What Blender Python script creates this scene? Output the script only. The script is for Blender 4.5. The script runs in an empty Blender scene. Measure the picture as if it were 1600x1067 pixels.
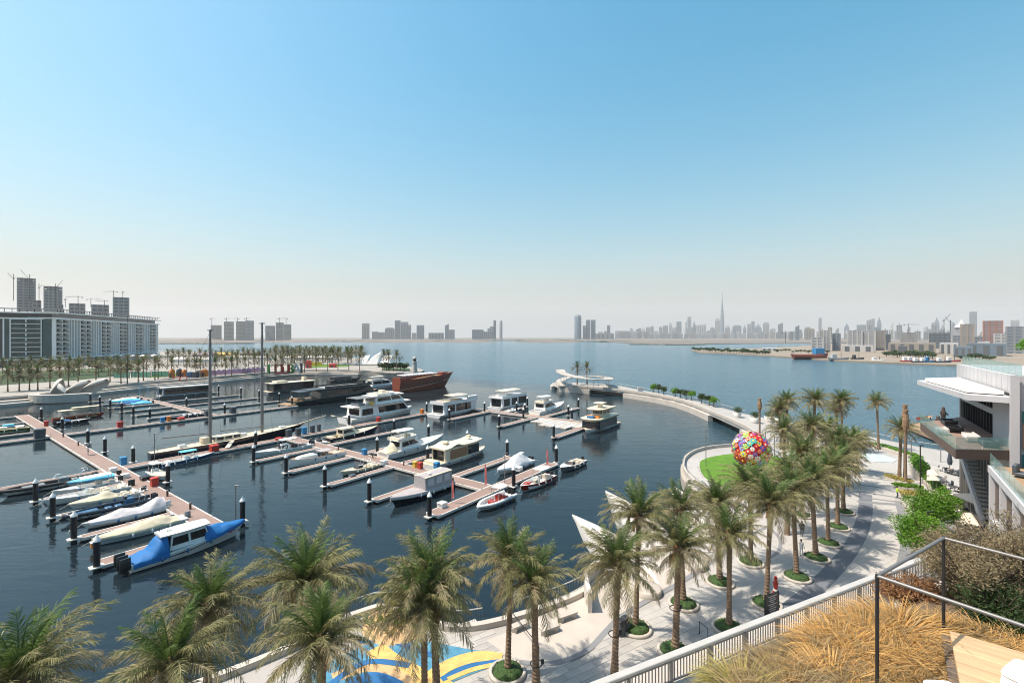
import bpy, math, random
from mathutils import Vector, Matrix, noise
R = math.radians
random.seed(7)
scene = bpy.context.scene
COL = scene.collection
# ---------------------------------------------------------------- camera, sky, sun, exposure
F, HY, CH = 720.0, 526.0, 25.0            # focal length in photo pixels, horizon row, eye height (m)
cam = bpy.data.cameras.new("camera"); camo = bpy.data.objects.new("camera", cam); COL.objects.link(camo)
camo.location = (0, 0, CH); camo.rotation_euler = (R(90), 0, 0)
cam.sensor_width = 36; cam.lens = 36 * F / 1600; cam.shift_y = (HY - 533.5) / 1600
cam.clip_start = .1; cam.clip_end = 60000
scene.camera = camo
SUN_EL, SUN_AZ = 62, 94                   # elevation; azimuth anticlockwise from +Y (94 = from the west side of the view)
world = bpy.data.worlds.new("World"); scene.world = world; world.use_nodes = True
wn = world.node_tree.nodes; wl = world.node_tree.links
sky = wn.new("ShaderNodeTexSky"); sky.sky_type = 'NISHITA'; sky.sun_disc = False
sky.sun_elevation = R(SUN_EL); sky.sun_rotation = R(-SUN_AZ)
sky.air_density = 1.3; sky.dust_density = 2.6; sky.ozone_density = .6; sky.altitude = 0
hs_ = wn.new("ShaderNodeHueSaturation"); hs_.inputs["Hue"].default_value = .472; hs_.inputs["Saturation"].default_value = 1.62; hs_.inputs["Value"].default_value = .98
wl.new(sky.outputs[0], hs_.inputs["Color"])
# dust layer: the sky pales evenly towards the horizon all the way round
tcw = wn.new("ShaderNodeTexCoord"); sxw = wn.new("ShaderNodeSeparateXYZ"); wl.new(tcw.outputs["Generated"], sxw.inputs[0])
ab = wn.new("ShaderNodeMath"); ab.operation = 'ABSOLUTE'; wl.new(sxw.outputs[2], ab.inputs[0])
ml = wn.new("ShaderNodeMath"); ml.operation = 'MULTIPLY'; ml.inputs[1].default_value = -5.5; wl.new(ab.outputs[0], ml.inputs[0])
ex = wn.new("ShaderNodeMath"); ex.operation = 'EXPONENT'; wl.new(ml.outputs[0], ex.inputs[0])
mxw = wn.new("ShaderNodeMix"); mxw.data_type = 'RGBA'; wl.new(ex.outputs[0], mxw.inputs[0]); wl.new(hs_.outputs[0], mxw.inputs[6]); mxw.inputs[7].default_value = (2.4, 2.45, 2.5, 1)
wl.new(mxw.outputs[2], wn["Background"].inputs[0]); wn["Background"].inputs[1].default_value = .15
sl = bpy.data.lights.new("sun", 'SUN'); so = bpy.data.objects.new("sun", sl); COL.objects.link(so)
sl.energy = 4.9; sl.angle = R(.5); sl.color = (1, .9, .76)
sd = Vector((-math.sin(R(SUN_AZ)) * math.cos(R(SUN_EL)), math.cos(R(SUN_AZ)) * math.cos(R(SUN_EL)), math.sin(R(SUN_EL))))
so.rotation_euler = sd.to_track_quat('Z', 'Y').to_euler()
vs = scene.view_settings; vs.view_transform = 'Standard'; vs.look = 'None'; vs.gamma = 1; vs.exposure = .4
vs.use_curve_mapping = False
cy = scene.cycles
cy.use_denoising = True; cy.use_adaptive_sampling = True; cy.adaptive_threshold = .012; cy.filter_width = 1.05; cy.sample_clamp_indirect = 6
cy.max_bounces = 6; cy.diffuse_bounces = 3; cy.glossy_bounces = 3; cy.transmission_bounces = 4; cy.volume_bounces = 1
cy.transparent_max_bounces = 12; cy.caustics_reflective = False; cy.caustics_refractive = False

# ---------------------------------------------------------------- measuring helpers
def P(x, y, z=0.0):                        # photo pixel on the level z -> metres
    Y = F * (CH - z) / (y - HY); return Vector(((x - 800) / F * Y, Y, z))
def D(x, y, Y):                            # photo pixel at distance Y -> metres
    return Vector(((x - 800) / F * Y, Y, CH - (y - HY) / F * Y))
AX, BX = Vector((.805, -.593, 0)), Vector((.593, .805, 0))     # the two axes of the marina's pontoon grid
def M(s, t, z=0.0): return AX * s + BX * t + Vector((0, 0, z))
ANG_B = math.atan2(BX.y, BX.x); ANG_A = math.atan2(AX.y, AX.x)

# ---------------------------------------------------------------- materials
def mat(name, col, rough=.6, metal=0, var=.12, scale=1.5, bump=0, bscale=20, spec=.5, alpha=1, obj_rand=0, col2=None, stretch=None, coat=0, trans=0):
    m = bpy.data.materials.new(name); m.use_nodes = True
    n = m.node_tree.nodes; l = m.node_tree.links; b = n["Principled BSDF"]
    b.inputs["Roughness"].default_value = rough; b.inputs["Metallic"].default_value = metal
    b.inputs["Specular IOR Level"].default_value = spec; b.inputs["Alpha"].default_value = alpha
    b.inputs["Coat Weight"].default_value = coat; b.inputs["Transmission Weight"].default_value = trans
    tc = n.new("ShaderNodeTexCoord"); mp = n.new("ShaderNodeMapping"); l.new(tc.outputs["Object"], mp.inputs[0])
    if stretch: mp.inputs["Scale"].default_value = stretch
    nz = n.new("ShaderNodeTexNoise"); nz.inputs["Scale"].default_value = scale; nz.inputs["Detail"].default_value = 5
    nz.inputs["Roughness"].default_value = .62; l.new(mp.outputs[0], nz.inputs["Vector"])
    c = Vector(col)
    lo = c * (1 - var); hi = c * (1 + var)
    if col2: lo = c; hi = Vector(col2)
    rp = n.new("ShaderNodeValToRGB"); rp.color_ramp.elements[0].position = .3; rp.color_ramp.elements[1].position = .7
    rp.color_ramp.elements[0].color = (*lo, 1); rp.color_ramp.elements[1].color = (*[min(1, q) for q in hi], 1)
    l.new(nz.outputs[0], rp.inputs[0]); out = rp.outputs[0]
    if obj_rand:
        oi = n.new("ShaderNodeObjectInfo"); hs = n.new("ShaderNodeHueSaturation")
        mr = n.new("ShaderNodeMapRange"); mr.inputs[3].default_value = 1 - obj_rand; mr.inputs[4].default_value = 1 + obj_rand
        l.new(oi.outputs["Random"], mr.inputs[0]); l.new(mr.outputs[0], hs.inputs["Value"]); l.new(out, hs.inputs["Color"]); out = hs.outputs[0]
    l.new(out, b.inputs["Base Color"])
    if bump:
        bn = n.new("ShaderNodeTexNoise"); bn.inputs["Scale"].default_value = bscale; bn.inputs["Detail"].default_value = 4
        l.new(mp.outputs[0], bn.inputs["Vector"])
        bp = n.new("ShaderNodeBump"); bp.inputs["Strength"].default_value = bump; bp.inputs["Distance"].default_value = .05
        l.new(bn.outputs[0], bp.inputs["Height"]); l.new(bp.outputs[0], b.inputs["Normal"])
    return m

MT = {}
def K(name): return MT[name]
def defm(name, *a, **k): MT[name] = mat(name, *a, **k)
defm('gel', (.76, .75, .72), .22, var=.05, scale=.8, coat=.3)
defm('cream', (.66, .58, .44), .35, var=.06, scale=.8)
defm('tanroof', (.62, .53, .39), .6, var=.08)
defm('navy', (.012, .018, .03), .2, var=.2, coat=.4)
defm('teal', (.012, .035, .042), .25, var=.2, coat=.4)
defm('black', (.012, .012, .014), .35, var=.2)
defm('rubber', (.02, .021, .024), .6, var=.2)
defm('greyhull', (.2, .21, .22), .3, var=.1)
defm('palehull', (.5, .6, .62), .25, var=.05)
defm('bluehull', (.03, .1, .2), .25, var=.1)
defm('redhull', (.3, .02, .015), .3, var=.15)
defm('boatglass', (.012, .016, .02), .06, var=.2, spec=.7)
defm('clear', (.5, .6, .62), .05, var=.02, alpha=.35)
defm('blue_tarp', (.003, .125, .36), .7, var=.14, scale=2, bump=.35, bscale=3)
defm('cyan_tarp', (.12, .5, .68), .6, var=.08, bump=.2, bscale=3)
defm('cream_tarp', (.6, .53, .38), .75, var=.08, scale=2, bump=.35, bscale=3)
defm('white_tarp', (.72, .71, .7), .7, var=.06, scale=2, bump=.35, bscale=3)
defm('grey_tarp', (.36, .33, .33), .75, var=.08, scale=2, bump=.35, bscale=3)
defm('lilac_tarp', (.55, .52, .53), .75, var=.08, scale=2, bump=.35, bscale=3)
defm('teak', (.33, .22, .13), .6, var=.2, scale=3, stretch=(1, 12, 1))
defm('wood_red', (.23, .055, .03), .45, var=.3, scale=2, stretch=(.3, 3, 6), bump=.2)
defm('banner', (.42, .1, .1), .7, var=.1)
defm('chrome', (.6, .6, .6), .25, 1, var=.05)
defm('seat', (.5, .42, .33), .6, var=.1)
defm('red', (.5, .04, .025), .5, var=.15)
defm('orange', (.65, .2, .03), .5, var=.15)
defm('tentgrey', (.5, .5, .5), .7, var=.05)
defm('yellow', (.7, .45, .05), .5, var=.1)
defm('bluebin', (.03, .13, .28), .5, var=.15)
defm('cyanbin', (.03, .22, .45), .5, var=.15)
defm('slate', (.06, .075, .09), .5, var=.15)
defm('float', (.05, .047, .043), .85, var=.35, scale=1)
defm('kerb', (.62, .57, .52), .65, var=.1, scale=.7)
defm('pile', (.008, .009, .012), .6, var=.3, scale=1.2)
defm('pilecap', (.72, .71, .69), .5, var=.12, scale=2)
# pontoon decking: boards with thin gaps
def deckmat():
    m = mat('pontoon_deck', (.255, .175, .145), .75, var=.12, scale=.35)
    n = m.node_tree.nodes; l = m.node_tree.links
    tc = n.new("ShaderNodeTexCoord"); w = n.new("ShaderNodeTexWave"); w.wave_type = 'BANDS'; w.bands_direction = 'X'
    w.inputs["Scale"].default_value = 2.2; w.inputs["Distortion"].default_value = .1
    l.new(tc.outputs["Object"], w.inputs["Vector"])
    bp = n.new("ShaderNodeBump"); bp.inputs["Strength"].default_value = .35; bp.inputs["Distance"].default_value = .02
    l.new(w.outputs[0], bp.inputs["Height"]); l.new(bp.outputs[0], n["Principled BSDF"].inputs["Normal"])
    return m
MT['pdeck'] = deckmat()
defm('stone', (.52, .49, .46), .75, var=.09, scale=.5, bump=.1, bscale=8)
defm('stonewarm', (.45, .41, .365), .75, var=.09, scale=.4, bump=.1, bscale=8)
defm('slab', (.37, .355, .335), .7, var=.08, scale=.9, obj_rand=.13, bump=.08, bscale=10)
defm('pave', (.35, .335, .315), .75, var=.08, scale=.2)
defm('parkpave', (.3, .28, .25), .8, var=.18, scale=.05)
defm('darkpave', (.15, .16, .18), .7, var=.12, scale=.8)
defm('midpave', (.2, .205, .215), .7, var=.1, scale=.8)
defm('quay', (.36, .33, .29), .85, var=.22, scale=.35, bump=.2, bscale=3)
defm('conc', (.42, .39, .35), .85, var=.18, scale=.4, bump=.15, bscale=4)
defm('shellwhite', (.58, .54, .49), .55, var=.05, scale=.3)
defm('lawn', (.085, .2, .01), .9, var=.25, scale=.5, bump=.6, bscale=30)
defm('hedge', (.04, .085, .02), .85, var=.5, scale=6, bump=.8, bscale=25)
defm('soil', (.12, .085, .055), .95, var=.3, scale=3)
defm('sand', (.24, .2, .155), .95, var=.15, scale=.02)
defm('farland', (.155, .135, .115), .95, var=.3, scale=.006)
defm('mangrove', (.035, .045, .03), .9, var=.4, scale=.05)
defm('whitewall', (.66, .66, .67), .6, var=.05, scale=.3)
defm('hotelwhite', (.74, .74, .73), .6, var=.03, scale=.3)
defm('bldgwhite', (.48, .475, .49), .6, var=.07, scale=.35, stretch=(1, 1, .25))
defm('greywall', (.42, .43, .45), .6, var=.06, scale=.3)
defm('darkwall', (.07, .065, .065), .6, var=.1)
defm('brownpanel', (.115, .08, .066), .6, var=.12, scale=.8, stretch=(1, 1, 6))
defm('woodpanel', (.28, .15, .08), .5, var=.2, scale=2, stretch=(1, 1, 8))
defm('glass_dark', (.012, .03, .035), .08, var=.3, scale=.4, spec=.7)
defm('glass_teal', (.01, .065, .072), .1, var=.3, scale=.15, spec=.7)
defm('glass_grey', (.02, .035, .042), .1, var=.3, scale=.15, spec=.7)
defm('baluglass', (.26, .45, .41), .04, var=.05, alpha=.36)
defm('metal_grey', (.2, .195, .19), .45, .3, var=.1)
defm('metal_pale', (.46, .44, .41), .5, .1, var=.08)
defm('metal_dark', (.03, .03, .032), .5, .3, var=.2)
defm('trunk', (.21, .145, .095), .9, var=.35, scale=6, bump=.8, bscale=14)
defm('trunk_boot', (.27, .17, .1), .9, var=.4, scale=8, bump=.8, bscale=14)
defm('frond_green', (.075, .13, .03), .5, col2=(.13, .19, .05), scale=3, obj_rand=.3)
defm('frond_olive', (.15, .165, .06), .6, col2=(.29, .26, .12), scale=3, obj_rand=.3)
defm('frond_tan', (.36, .3, .18), .7, col2=(.23, .21, .11), scale=3, obj_rand=.28)
defm('orange_fruit', (.42, .2, .05), .6, var=.3, scale=8)
defm('far_frond', (.10, .105, .045), .7, col2=(.2, .165, .095), scale=1.5)
defm('leaf_lime', (.085, .22, .012), .55, col2=(.16, .32, .025), scale=1.2, obj_rand=.1)
defm('leaf_dark', (.03, .06, .015), .6, col2=(.07, .12, .03), scale=1.2)
defm('leaf_dry', (.2, .155, .085), .8, col2=(.33, .27, .16), scale=2.5)
defm('leaf_rust', (.26, .115, .045), .8, col2=(.33, .19, .09), scale=2.5)
defm('straw', (.46, .24, .06), .75, col2=(.74, .48, .18), scale=3.5, obj_rand=.18)
defm('straw_pale', (.5, .38, .2), .8, col2=(.26, .18, .08), scale=3.5, obj_rand=.18)
defm('straw_green', (.3, .29, .06), .8, col2=(.5, .4, .14), scale=2.5)
defm('bark', (.12, .09, .07), .9, var=.3, scale=8, bump=.5)
defm('timberdeck', (.5, .34, .19), .6, var=.2, scale=2, stretch=(.4, 6, 1), obj_rand=.12)
defm('cushion', (.75, .73, .68), .85, var=.05, scale=2, bump=.1)
defm('skin', (.4, .24, .17), .6, var=.05)
defm('cl_black', (.02, .02, .024), .8, var=.2)
defm('cl_white', (.7, .69, .67), .8, var=.06)
defm('cl_lime', (.42, .62, .04), .7, var=.06)
defm('cl_dark', (.04, .05, .07), .8, var=.2)
defm('tent', (.74, .72, .7), .6, var=.04)
defm('sail', (.66, .58, .47), .75, var=.06, scale=2)
defm('purple', (.34, .24, .38), .6, var=.1, scale=.3)
defm('greenbox', (.05, .3, .05), .5, var=.1)
defm('netgreen', (.16, .36, .25), .7, var=.15, scale=.3)
defm('play_blue', (.035, .17, .3), .75, col2=(.1, .28, .38), scale=.9)
defm('play_deep', (.015, .12, .3), .75, var=.15, scale=.6)
defm('play_yellow', (.6, .4, .13), .75, var=.18, scale=1.6)
defm('play_sand', (.56, .36, .18), .8, var=.1, scale=.8)
defm('signblack', (.015, .015, .016), .4, var=.2)
defm('print', (.7, .7, .68), .6, var=.03)
defm('potteal', (.1, .24, .24), .5, var=.1)
defm('potwhite', (.6, .56, .52), .6, var=.08)
defm('bronze', (.09, .06, .045), .4, .5, var=.3, scale=3)
for nm, c in dict(tw_grey=(.22, .23, .25), tw_pale=(.4, .4, .4), tw_blue=(.12, .16, .2), tw_tan=(.27, .235, .2), tw_dark=(.09, .1, .11), tw_red=(.3, .15, .12), tw_conc=(.26, .255, .25), tw_white=(.42, .41, .4)).items():
    defm(nm, c, .6, var=.15, scale=.03)
for i, c in enumerate([(.7, .05, .04), (.75, .4, .04), (.7, .68, .62), (.1, .12, .4), (.35, .06, .3), (.06, .35, .3), (.72, .6, .08), (.5, .02, .03), (.75, .2, .06), (.2, .35, .55), (.3, .45, .1)]):
    defm('fl%d' % i, c, .35, var=.05, coat=.3)

# thin leaves let some light through
def leafy(name, k=.35):
    m = MT[name]; n = m.node_tree.nodes; l = m.node_tree.links; b = n["Principled BSDF"]; out = n["Material Output"]; tr = n.new("ShaderNodeBsdfTranslucent"); mx = n.new("ShaderNodeMixShader"); mx.inputs[0].default_value = k
    l.new(b.inputs["Base Color"].links[0].from_socket, tr.inputs["Color"]); l.new(b.outputs[0], mx.inputs[1]); l.new(tr.outputs[0], mx.inputs[2]); l.new(mx.outputs[0], out.inputs["Surface"])
for nm in ('frond_green', 'frond_olive', 'frond_tan', 'far_frond', 'leaf_lime', 'leaf_dark', 'leaf_dry', 'leaf_rust', 'straw', 'straw_pale', 'straw_green'): leafy(nm)
# ---------------------------------------------------------------- mesh helpers
class MB:
    def __init__(s): s.v = []; s.f = []; s.m = []; s.s = []
    def add(s, vs, fs, mi=0, sm=False):
        o = len(s.v); s.v += [tuple(q) for q in vs]
        for f in fs: s.f.append([o + i for i in f]); s.m.append(mi); s.s.append(sm)
        return s
    def box(s, x0, x1, y0, y1, z0, z1, mi=0, tx=0, ty=0):
        # tx,ty: how much the top is pulled in
        v = [(x0, y0, z0), (x1, y0, z0), (x1, y1, z0), (x0, y1, z0), (x0 + tx, y0 + ty, z1), (x1 - tx, y0 + ty, z1), (x1 - tx, y1 - ty, z1), (x0 + tx, y1 - ty, z1)]
        return s.add(v, [(3, 2, 1, 0), (4, 5, 6, 7), (0, 1, 5, 4), (1, 2, 6, 5), (2, 3, 7, 6), (3, 0, 4, 7)], mi)
    def rbox(s, x0, x1, y0, y1, z0, z1, r=.05, mi=0):
        # box with chamfered vertical edges and a chamfered top
        def ring(i, z): return [(x0 + r + i, y0 + i, z), (x1 - r - i, y0 + i, z), (x1 - i, y0 + r + i, z), (x1 - i, y1 - r - i, z), (x1 - r - i, y1 - i, z), (x0 + r + i, y1 - i, z), (x0 + i, y1 - r - i, z), (x0 + i, y0 + r + i, z)]
        return s.loft([ring(0, z0), ring(0, z1 - r), ring(r, z1)], mi)
    def seg(s, a, b, w, h, mi=0, up=None):
        # a bar of width w and height h from a to b
        a, b = Vector(a), Vector(b); d = (b - a).normalized(); u = Vector((0, 0, 1)) if abs(d.z) < .95 else Vector((1, 0, 0))
        x = d.cross(u).normalized(); y = x.cross(d).normalized()
        vs = [p + x * i * w / 2 + y * j * h / 2 for p in (a, b) for i, j in ((-1, -1), (1, -1), (1, 1), (-1, 1))]
        return s.add(vs, [(3, 2, 1, 0), (4, 5, 6, 7), (0, 1, 5, 4), (1, 2, 6, 5), (2, 3, 7, 6), (3, 0, 4, 7)], mi)
    def prism(s, poly, z0, z1, mi=0, mtop=None):
        n = len(poly); vs = [(p[0], p[1], z0) for p in poly] + [(p[0], p[1], z1) for p in poly]
        s.add(vs, [(i, (i + 1) % n, n + (i + 1) % n, n + i) for i in range(n)] + [tuple(range(n - 1, -1, -1))], mi)
        s.add([(p[0], p[1], z1) for p in poly], [tuple(range(n))], mi if mtop is None else mtop)
        return s
    def flat(s, poly, z, mi=0):
        return s.add([(p[0], p[1], z) for p in poly], [tuple(range(len(poly)))], mi)
    def tube(s, pts, r, n=6, mi=0, sm=True, cap=True):
        pts = [Vector(p) for p in pts]; rs = r if isinstance(r, (list, tuple)) else [r] * len(pts)
        rings = []
        for i, p in enumerate(pts):
            d = (pts[min(i + 1, len(pts) - 1)] - pts[max(i - 1, 0)]).normalized()
            u = Vector((0, 0, 1)) if abs(d.z) < .9 else Vector((1, 0, 0))
            x = d.cross(u).normalized(); y = x.cross(d).normalized()
            rings.append([p + (x * math.cos(k * 2 * math.pi / n) + y * math.sin(k * 2 * math.pi / n)) * rs[i] for k in range(n)])
        return s.loft(rings, mi, sm=sm, cap=cap)
    def loft(s, rings, mi=0, sm=False, cap=True, closed=True):
        n = len(rings[0]); vs = [p for r in rings for p in r]; fs = []
        for i in range(len(rings) - 1):
            for k in range(n if closed else n - 1):
                fs.append((i * n + k, i * n + (k + 1) % n, (i + 1) * n + (k + 1) % n, (i + 1) * n + k))
        s.add(vs, fs, mi, sm)
        if cap and closed:
            s.add(rings[0], [tuple(range(n - 1, -1, -1))], mi); s.add(rings[-1], [tuple(range(n))], mi)
        return s
    def lathe(s, prof, n=12, c=(0, 0, 0), mi=0, sm=True, cap=True):
        rings = [[(c[0] + r * math.cos(2 * math.pi * k / n), c[1] + r * math.sin(2 * math.pi * k / n), c[2] + z) for k in range(n)] for r, z in prof]
        return s.loft(rings, mi, sm, cap)
    def ell(s, c, r, n=10, m=6, mi=0):
        return s.lathe([(max(.001, math.cos(-math.pi / 2 + math.pi * i / m)), math.sin(-math.pi / 2 + math.pi * i / m)) for i in range(m + 1)], n, mi=mi).xf(c, r, n * (m + 1) + 2 * n)
    def xf(s, c, r, cnt):
        for i in range(len(s.v) - cnt, len(s.v)):
            v = s.v[i]; s.v[i] = (c[0] + v[0] * r[0], c[1] + v[1] * r[1], c[2] + v[2] * r[2])
        return s
    def mesh(s, name, mats):
        me = bpy.data.meshes.new(name); me.from_pydata(s.v, [], s.f)
        for m in (mats if isinstance(mats, (list, tuple)) else [mats]): me.materials.append(K(m) if isinstance(m, str) else m)
        me.polygons.foreach_set("material_index", s.m); me.polygons.foreach_set("use_smooth", s.s); me.update()
        return me
    def build(s, name, mats, parent=None, loc=None, rz=0):
        return link(name, s.mesh(name, mats), parent, loc, rz)
def link(name, me, parent=None, loc=None, rz=0):
    o = bpy.data.objects.new(name, me); COL.objects.link(o)
    if parent: o.parent = parent
    if loc is not None: o.location = loc
    if rz: o.rotation_euler.z = rz
    return o
def tag(o, label, cat=None, group=None, kind=None):
    o["label"] = label
    if cat: o["category"] = cat
    if group: o["group"] = group
    if kind: o["kind"] = kind
    return o
def thing(name, label, cat, loc=(0, 0, 0), rz=0, group=None):
    o = bpy.data.objects.new(name, None); COL.objects.link(o); o.location = loc; o.rotation_euler.z = rz; o.empty_display_size = .2
    return tag(o, label, cat, group)
def struct(o, label=None):
    o["kind"] = "structure"
    if label: o["label"] = label
    return o
ORD = "first second third fourth fifth sixth seventh eighth ninth tenth eleventh twelfth thirteenth fourteenth fifteenth sixteenth seventeenth eighteenth nineteenth twentieth".split()
ORD += ["twenty-" + q for q in ORD[:9]] + ["thirtieth"] + ["thirty-" + q for q in ORD[:9]] + ["fortieth"] + ["forty-" + q for q in ORD[:9]] + ["fiftieth"] + ["fifty-" + q for q in ORD[:9]]
def smooth_path(pts, n=6, closed=False):
    pts = [Vector(p) for p in pts]; out = []; N = len(pts)
    for i in range(N if closed else N - 1):
        p0 = pts[(i - 1) % N] if closed else pts[max(i - 1, 0)]; p1 = pts[i]; p2 = pts[(i + 1) % N]; p3 = pts[(i + 2) % N] if closed else pts[min(i + 2, N - 1)]
        for k in range(n):
            t = k / n
            out.append(.5 * ((2 * p1) + (p2 - p0) * t + (2 * p0 - 5 * p1 + 4 * p2 - p3) * t * t + (3 * p1 - p0 - 3 * p2 + p3) * t ** 3))
    if not closed: out.append(pts[-1])
    return out
def inside(p, poly):
    x, y = p[0], p[1]; c = False; j = len(poly) - 1
    for i in range(len(poly)):
        xi, yi = poly[i][0], poly[i][1]; xj, yj = poly[j][0], poly[j][1]
        if (yi > y) != (yj > y) and x < (xj - xi) * (y - yi) / (yj - yi) + xi: c = not c
        j = i
    return c
def ribbon(pts, w, n=None):
    # left and right edge of a strip of width w about a path
    L = []; Rr = []
    for i, p in enumerate(pts):
        d = (Vector(pts[min(i + 1, len(pts) - 1)]) - Vector(pts[max(i - 1, 0)])); d.z = 0; d.normalize(); q = Vector((-d.y, d.x, 0)) * w / 2
        L.append(Vector(p) + q); Rr.append(Vector(p) - q)
    return L, Rr
def strip_mb(mb, L, Rr, z0, z1, mi=0, mtop=None):
    rings = [[(a.x, a.y, z0), (a.x, a.y, z1), (b.x, b.y, z1), (b.x, b.y, z0)] for a, b in zip(L, Rr)]
    return mb.loft(rings, mi)
# ================================================================ water
def water_mat():
    m = bpy.data.materials.new('water'); m.use_nodes = True; n = m.node_tree.nodes; l = m.node_tree.links; b = n["Principled BSDF"]
    def math_(op, a, bb=None, c=None):
        q = n.new("ShaderNodeMath"); q.operation = op
        for i, v in enumerate((a, bb, c)):
            if v is None: continue
            if isinstance(v, (int, float)): q.inputs[i].default_value = v
            else: l.new(v, q.inputs[i])
        return q.outputs[0]
    g = n.new("ShaderNodeNewGeometry"); sx = n.new("ShaderNodeSeparateXYZ"); l.new(g.outputs["Position"], sx.inputs[0])
    X, Y = sx.outputs[0], sx.outputs[1]
    # open creek (1) against the sheltered basin (0)
    g1 = math_('SUBTRACT', math_('ADD', Y, math_('MULTIPLY', X, .89)), 237)
    g2 = math_('SUBTRACT', X, 62)
    mx = math_('MAXIMUM', g1, g2)
    mr = n.new("ShaderNodeMapRange"); mr.inputs[1].default_value = -25; mr.inputs[2].default_value = 25; l.new(mx, mr.inputs[0]); opn = mr.outputs[0]
    def nz(scale, detail, stretch, rot=0):
        mp = n.new("ShaderNodeMapping"); mp.inputs["Scale"].default_value = stretch; mp.inputs["Rotation"].default_value = (0, 0, rot); l.new(g.outputs["Position"], mp.inputs[0])
        t = n.new("ShaderNodeTexNoise"); t.inputs["Scale"].default_value = scale; t.inputs["Detail"].default_value = detail; t.inputs["Roughness"].default_value = .55; l.new(mp.outputs[0], t.inputs["Vector"]); return t.outputs[0]
    fine = nz(.9, 3, (.55, 1.6, 1), .25); mid = nz(.28, 3, (.6, 1.5, 1), -.15); big = nz(.02, 3, (1, 3, 1), .1); patch = nz(.035, 2, (.5, 1.5, 1))
    h_in = math_('ADD', math_('MULTIPLY', fine, .036), math_('MULTIPLY', mid, .06))
    h_out = math_('ADD', math_('MULTIPLY', fine, .42), math_('MULTIPLY', mid, .75))
    h_in = math_('MULTIPLY', h_in, math_('ADD', -.15, math_('MULTIPLY', patch, 2.1)))
    h_out = math_('MULTIPLY', h_out, math_('ADD', .3, math_('MULTIPLY', big, 1.3)))
    mixh = n.new("ShaderNodeMix"); mixh.data_type = 'FLOAT'; l.new(opn, mixh.inputs[0]); l.new(h_in, mixh.inputs[2]); l.new(h_out, mixh.inputs[3])
    bp = n.new("ShaderNodeBump"); bp.inputs["Strength"].default_value = 1; bp.inputs["Distance"].default_value = 1; l.new(mixh.outputs[0], bp.inputs["Height"]); l.new(bp.outputs[0], b.inputs["Normal"])
    rp = n.new("ShaderNodeMix"); rp.data_type = 'RGBA'; rp.inputs[6].default_value = (.01, .018, .024, 1); rp.inputs[7].default_value = (.04, .105, .145, 1)
    l.new(opn, rp.inputs[0]); l.new(rp.outputs[2], b.inputs["Base Color"])
    ro = n.new("ShaderNodeMapRange"); ro.inputs[3].default_value = .04; ro.inputs[4].default_value = .16; l.new(opn, ro.inputs[0]); l.new(ro.outputs[0], b.inputs["Roughness"])
    b.inputs["IOR"].default_value = 1.33
    return m
MT['water'] = water_mat()
mb = MB()
ys = [-60, 0, 60, 120, 250, 500, 1000, 2500, 6000, 14000]
for i in range(len(ys) - 1):
    w = 400 + ys[i + 1] * 1.6
    mb.flat([(-w, ys[i]), (w, ys[i]), (w, ys[i + 1]), (-w, ys[i + 1])], 0)
struct(mb.build('water', 'water'), "dark rippled harbour water opening into the blue creek")

# ================================================================ far shores
def pxs(lst, z): return [P(x, y, z) for x, y in lst]
far = [Vector((-7000, 1500, 0)), Vector((-2200, 1600, 0))] + pxs([(250, 537.5), (330, 537), (430, 535), (560, 534), (640, 533.2), (700, 532.3), (770, 532), (850, 532.5), (930, 533.5), (985, 536.5), (1040, 539.3), (1085, 539.2), (1105, 537.8), (1180, 537), (1300, 536.5)], 0)
far += [Vector((4200, 2200, 0)), Vector((11000, 3000, 0)), Vector((16000, 13500, 0)), Vector((-16000, 13500, 0))]
mb = MB(); mb.prism(far, -2, 1.6); struct(mb.build('far_shore_ground', 'farland'), "hazy sandy shore across the creek")
rl = pxs([(1079, 548.3), (1092, 551.5), (1150, 554), (1200, 557), (1250, 560.5), (1300, 564), (1400, 569), (1480, 572), (1560, 574), (1700, 578)], 0)
rl += [Vector((900, 330, 0)), Vector((3000, 900, 0)), Vector((3000, 2100, 0))] + pxs([(1300, 538), (1240, 542.5), (1180, 545.5), (1110, 547.5)], 0)
mb = MB(); mb.prism(rl, -2, 1.5); struct(mb.build('near_shore_ground', 'sand'), "sandy bank of the creek below the city skyline")

# ================================================================ promontory with the park (across the basin)
prom = pxs([(-120, 634), (-40, 626), (0, 622), (60, 617), (130, 608), (165, 604), (250, 596), (320, 591), (400, 584), (470, 579), (560, 579.5), (620, 583), (655, 582), (663, 578), (650, 574), (610, 570), (597, 566), (560, 560), (480, 554), (400, 551), (300, 549), (250, 548)], 2.5)
prom += [Vector((-900, 900, 2.5)), Vector((-1200, 300, 2.5))]
mb = MB(); mb.prism(prom, -1, 2.5, 0, 1); struct(mb.build('promontory_ground', ['quay', 'parkpave']), "paved park peninsula beyond the pontoons")
mb = MB(); L, Rr = ribbon(smooth_path(prom[1:13], 4), 1.4); strip_mb(mb, L, Rr, 2.2, 3.05); struct(mb.build('promontory_kerb', 'stonewarm'))
# low stepped ledge at the water line
step = [p + Vector((q, -4.5, 0)) for p, q in zip(prom[1:11], [2.5] * 10)]
mb = MB(); L, Rr = ribbon(smooth_path(step, 4), 6); strip_mb(mb, L, Rr, -.8, .9)
L, Rr = ribbon([p + Vector((-1.0, 2.0, 0)) for p in smooth_path(step, 4)], 4); strip_mb(mb, L, Rr, .9, 1.7); struct(mb.build('promontory_steps', 'stonewarm'))

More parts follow.
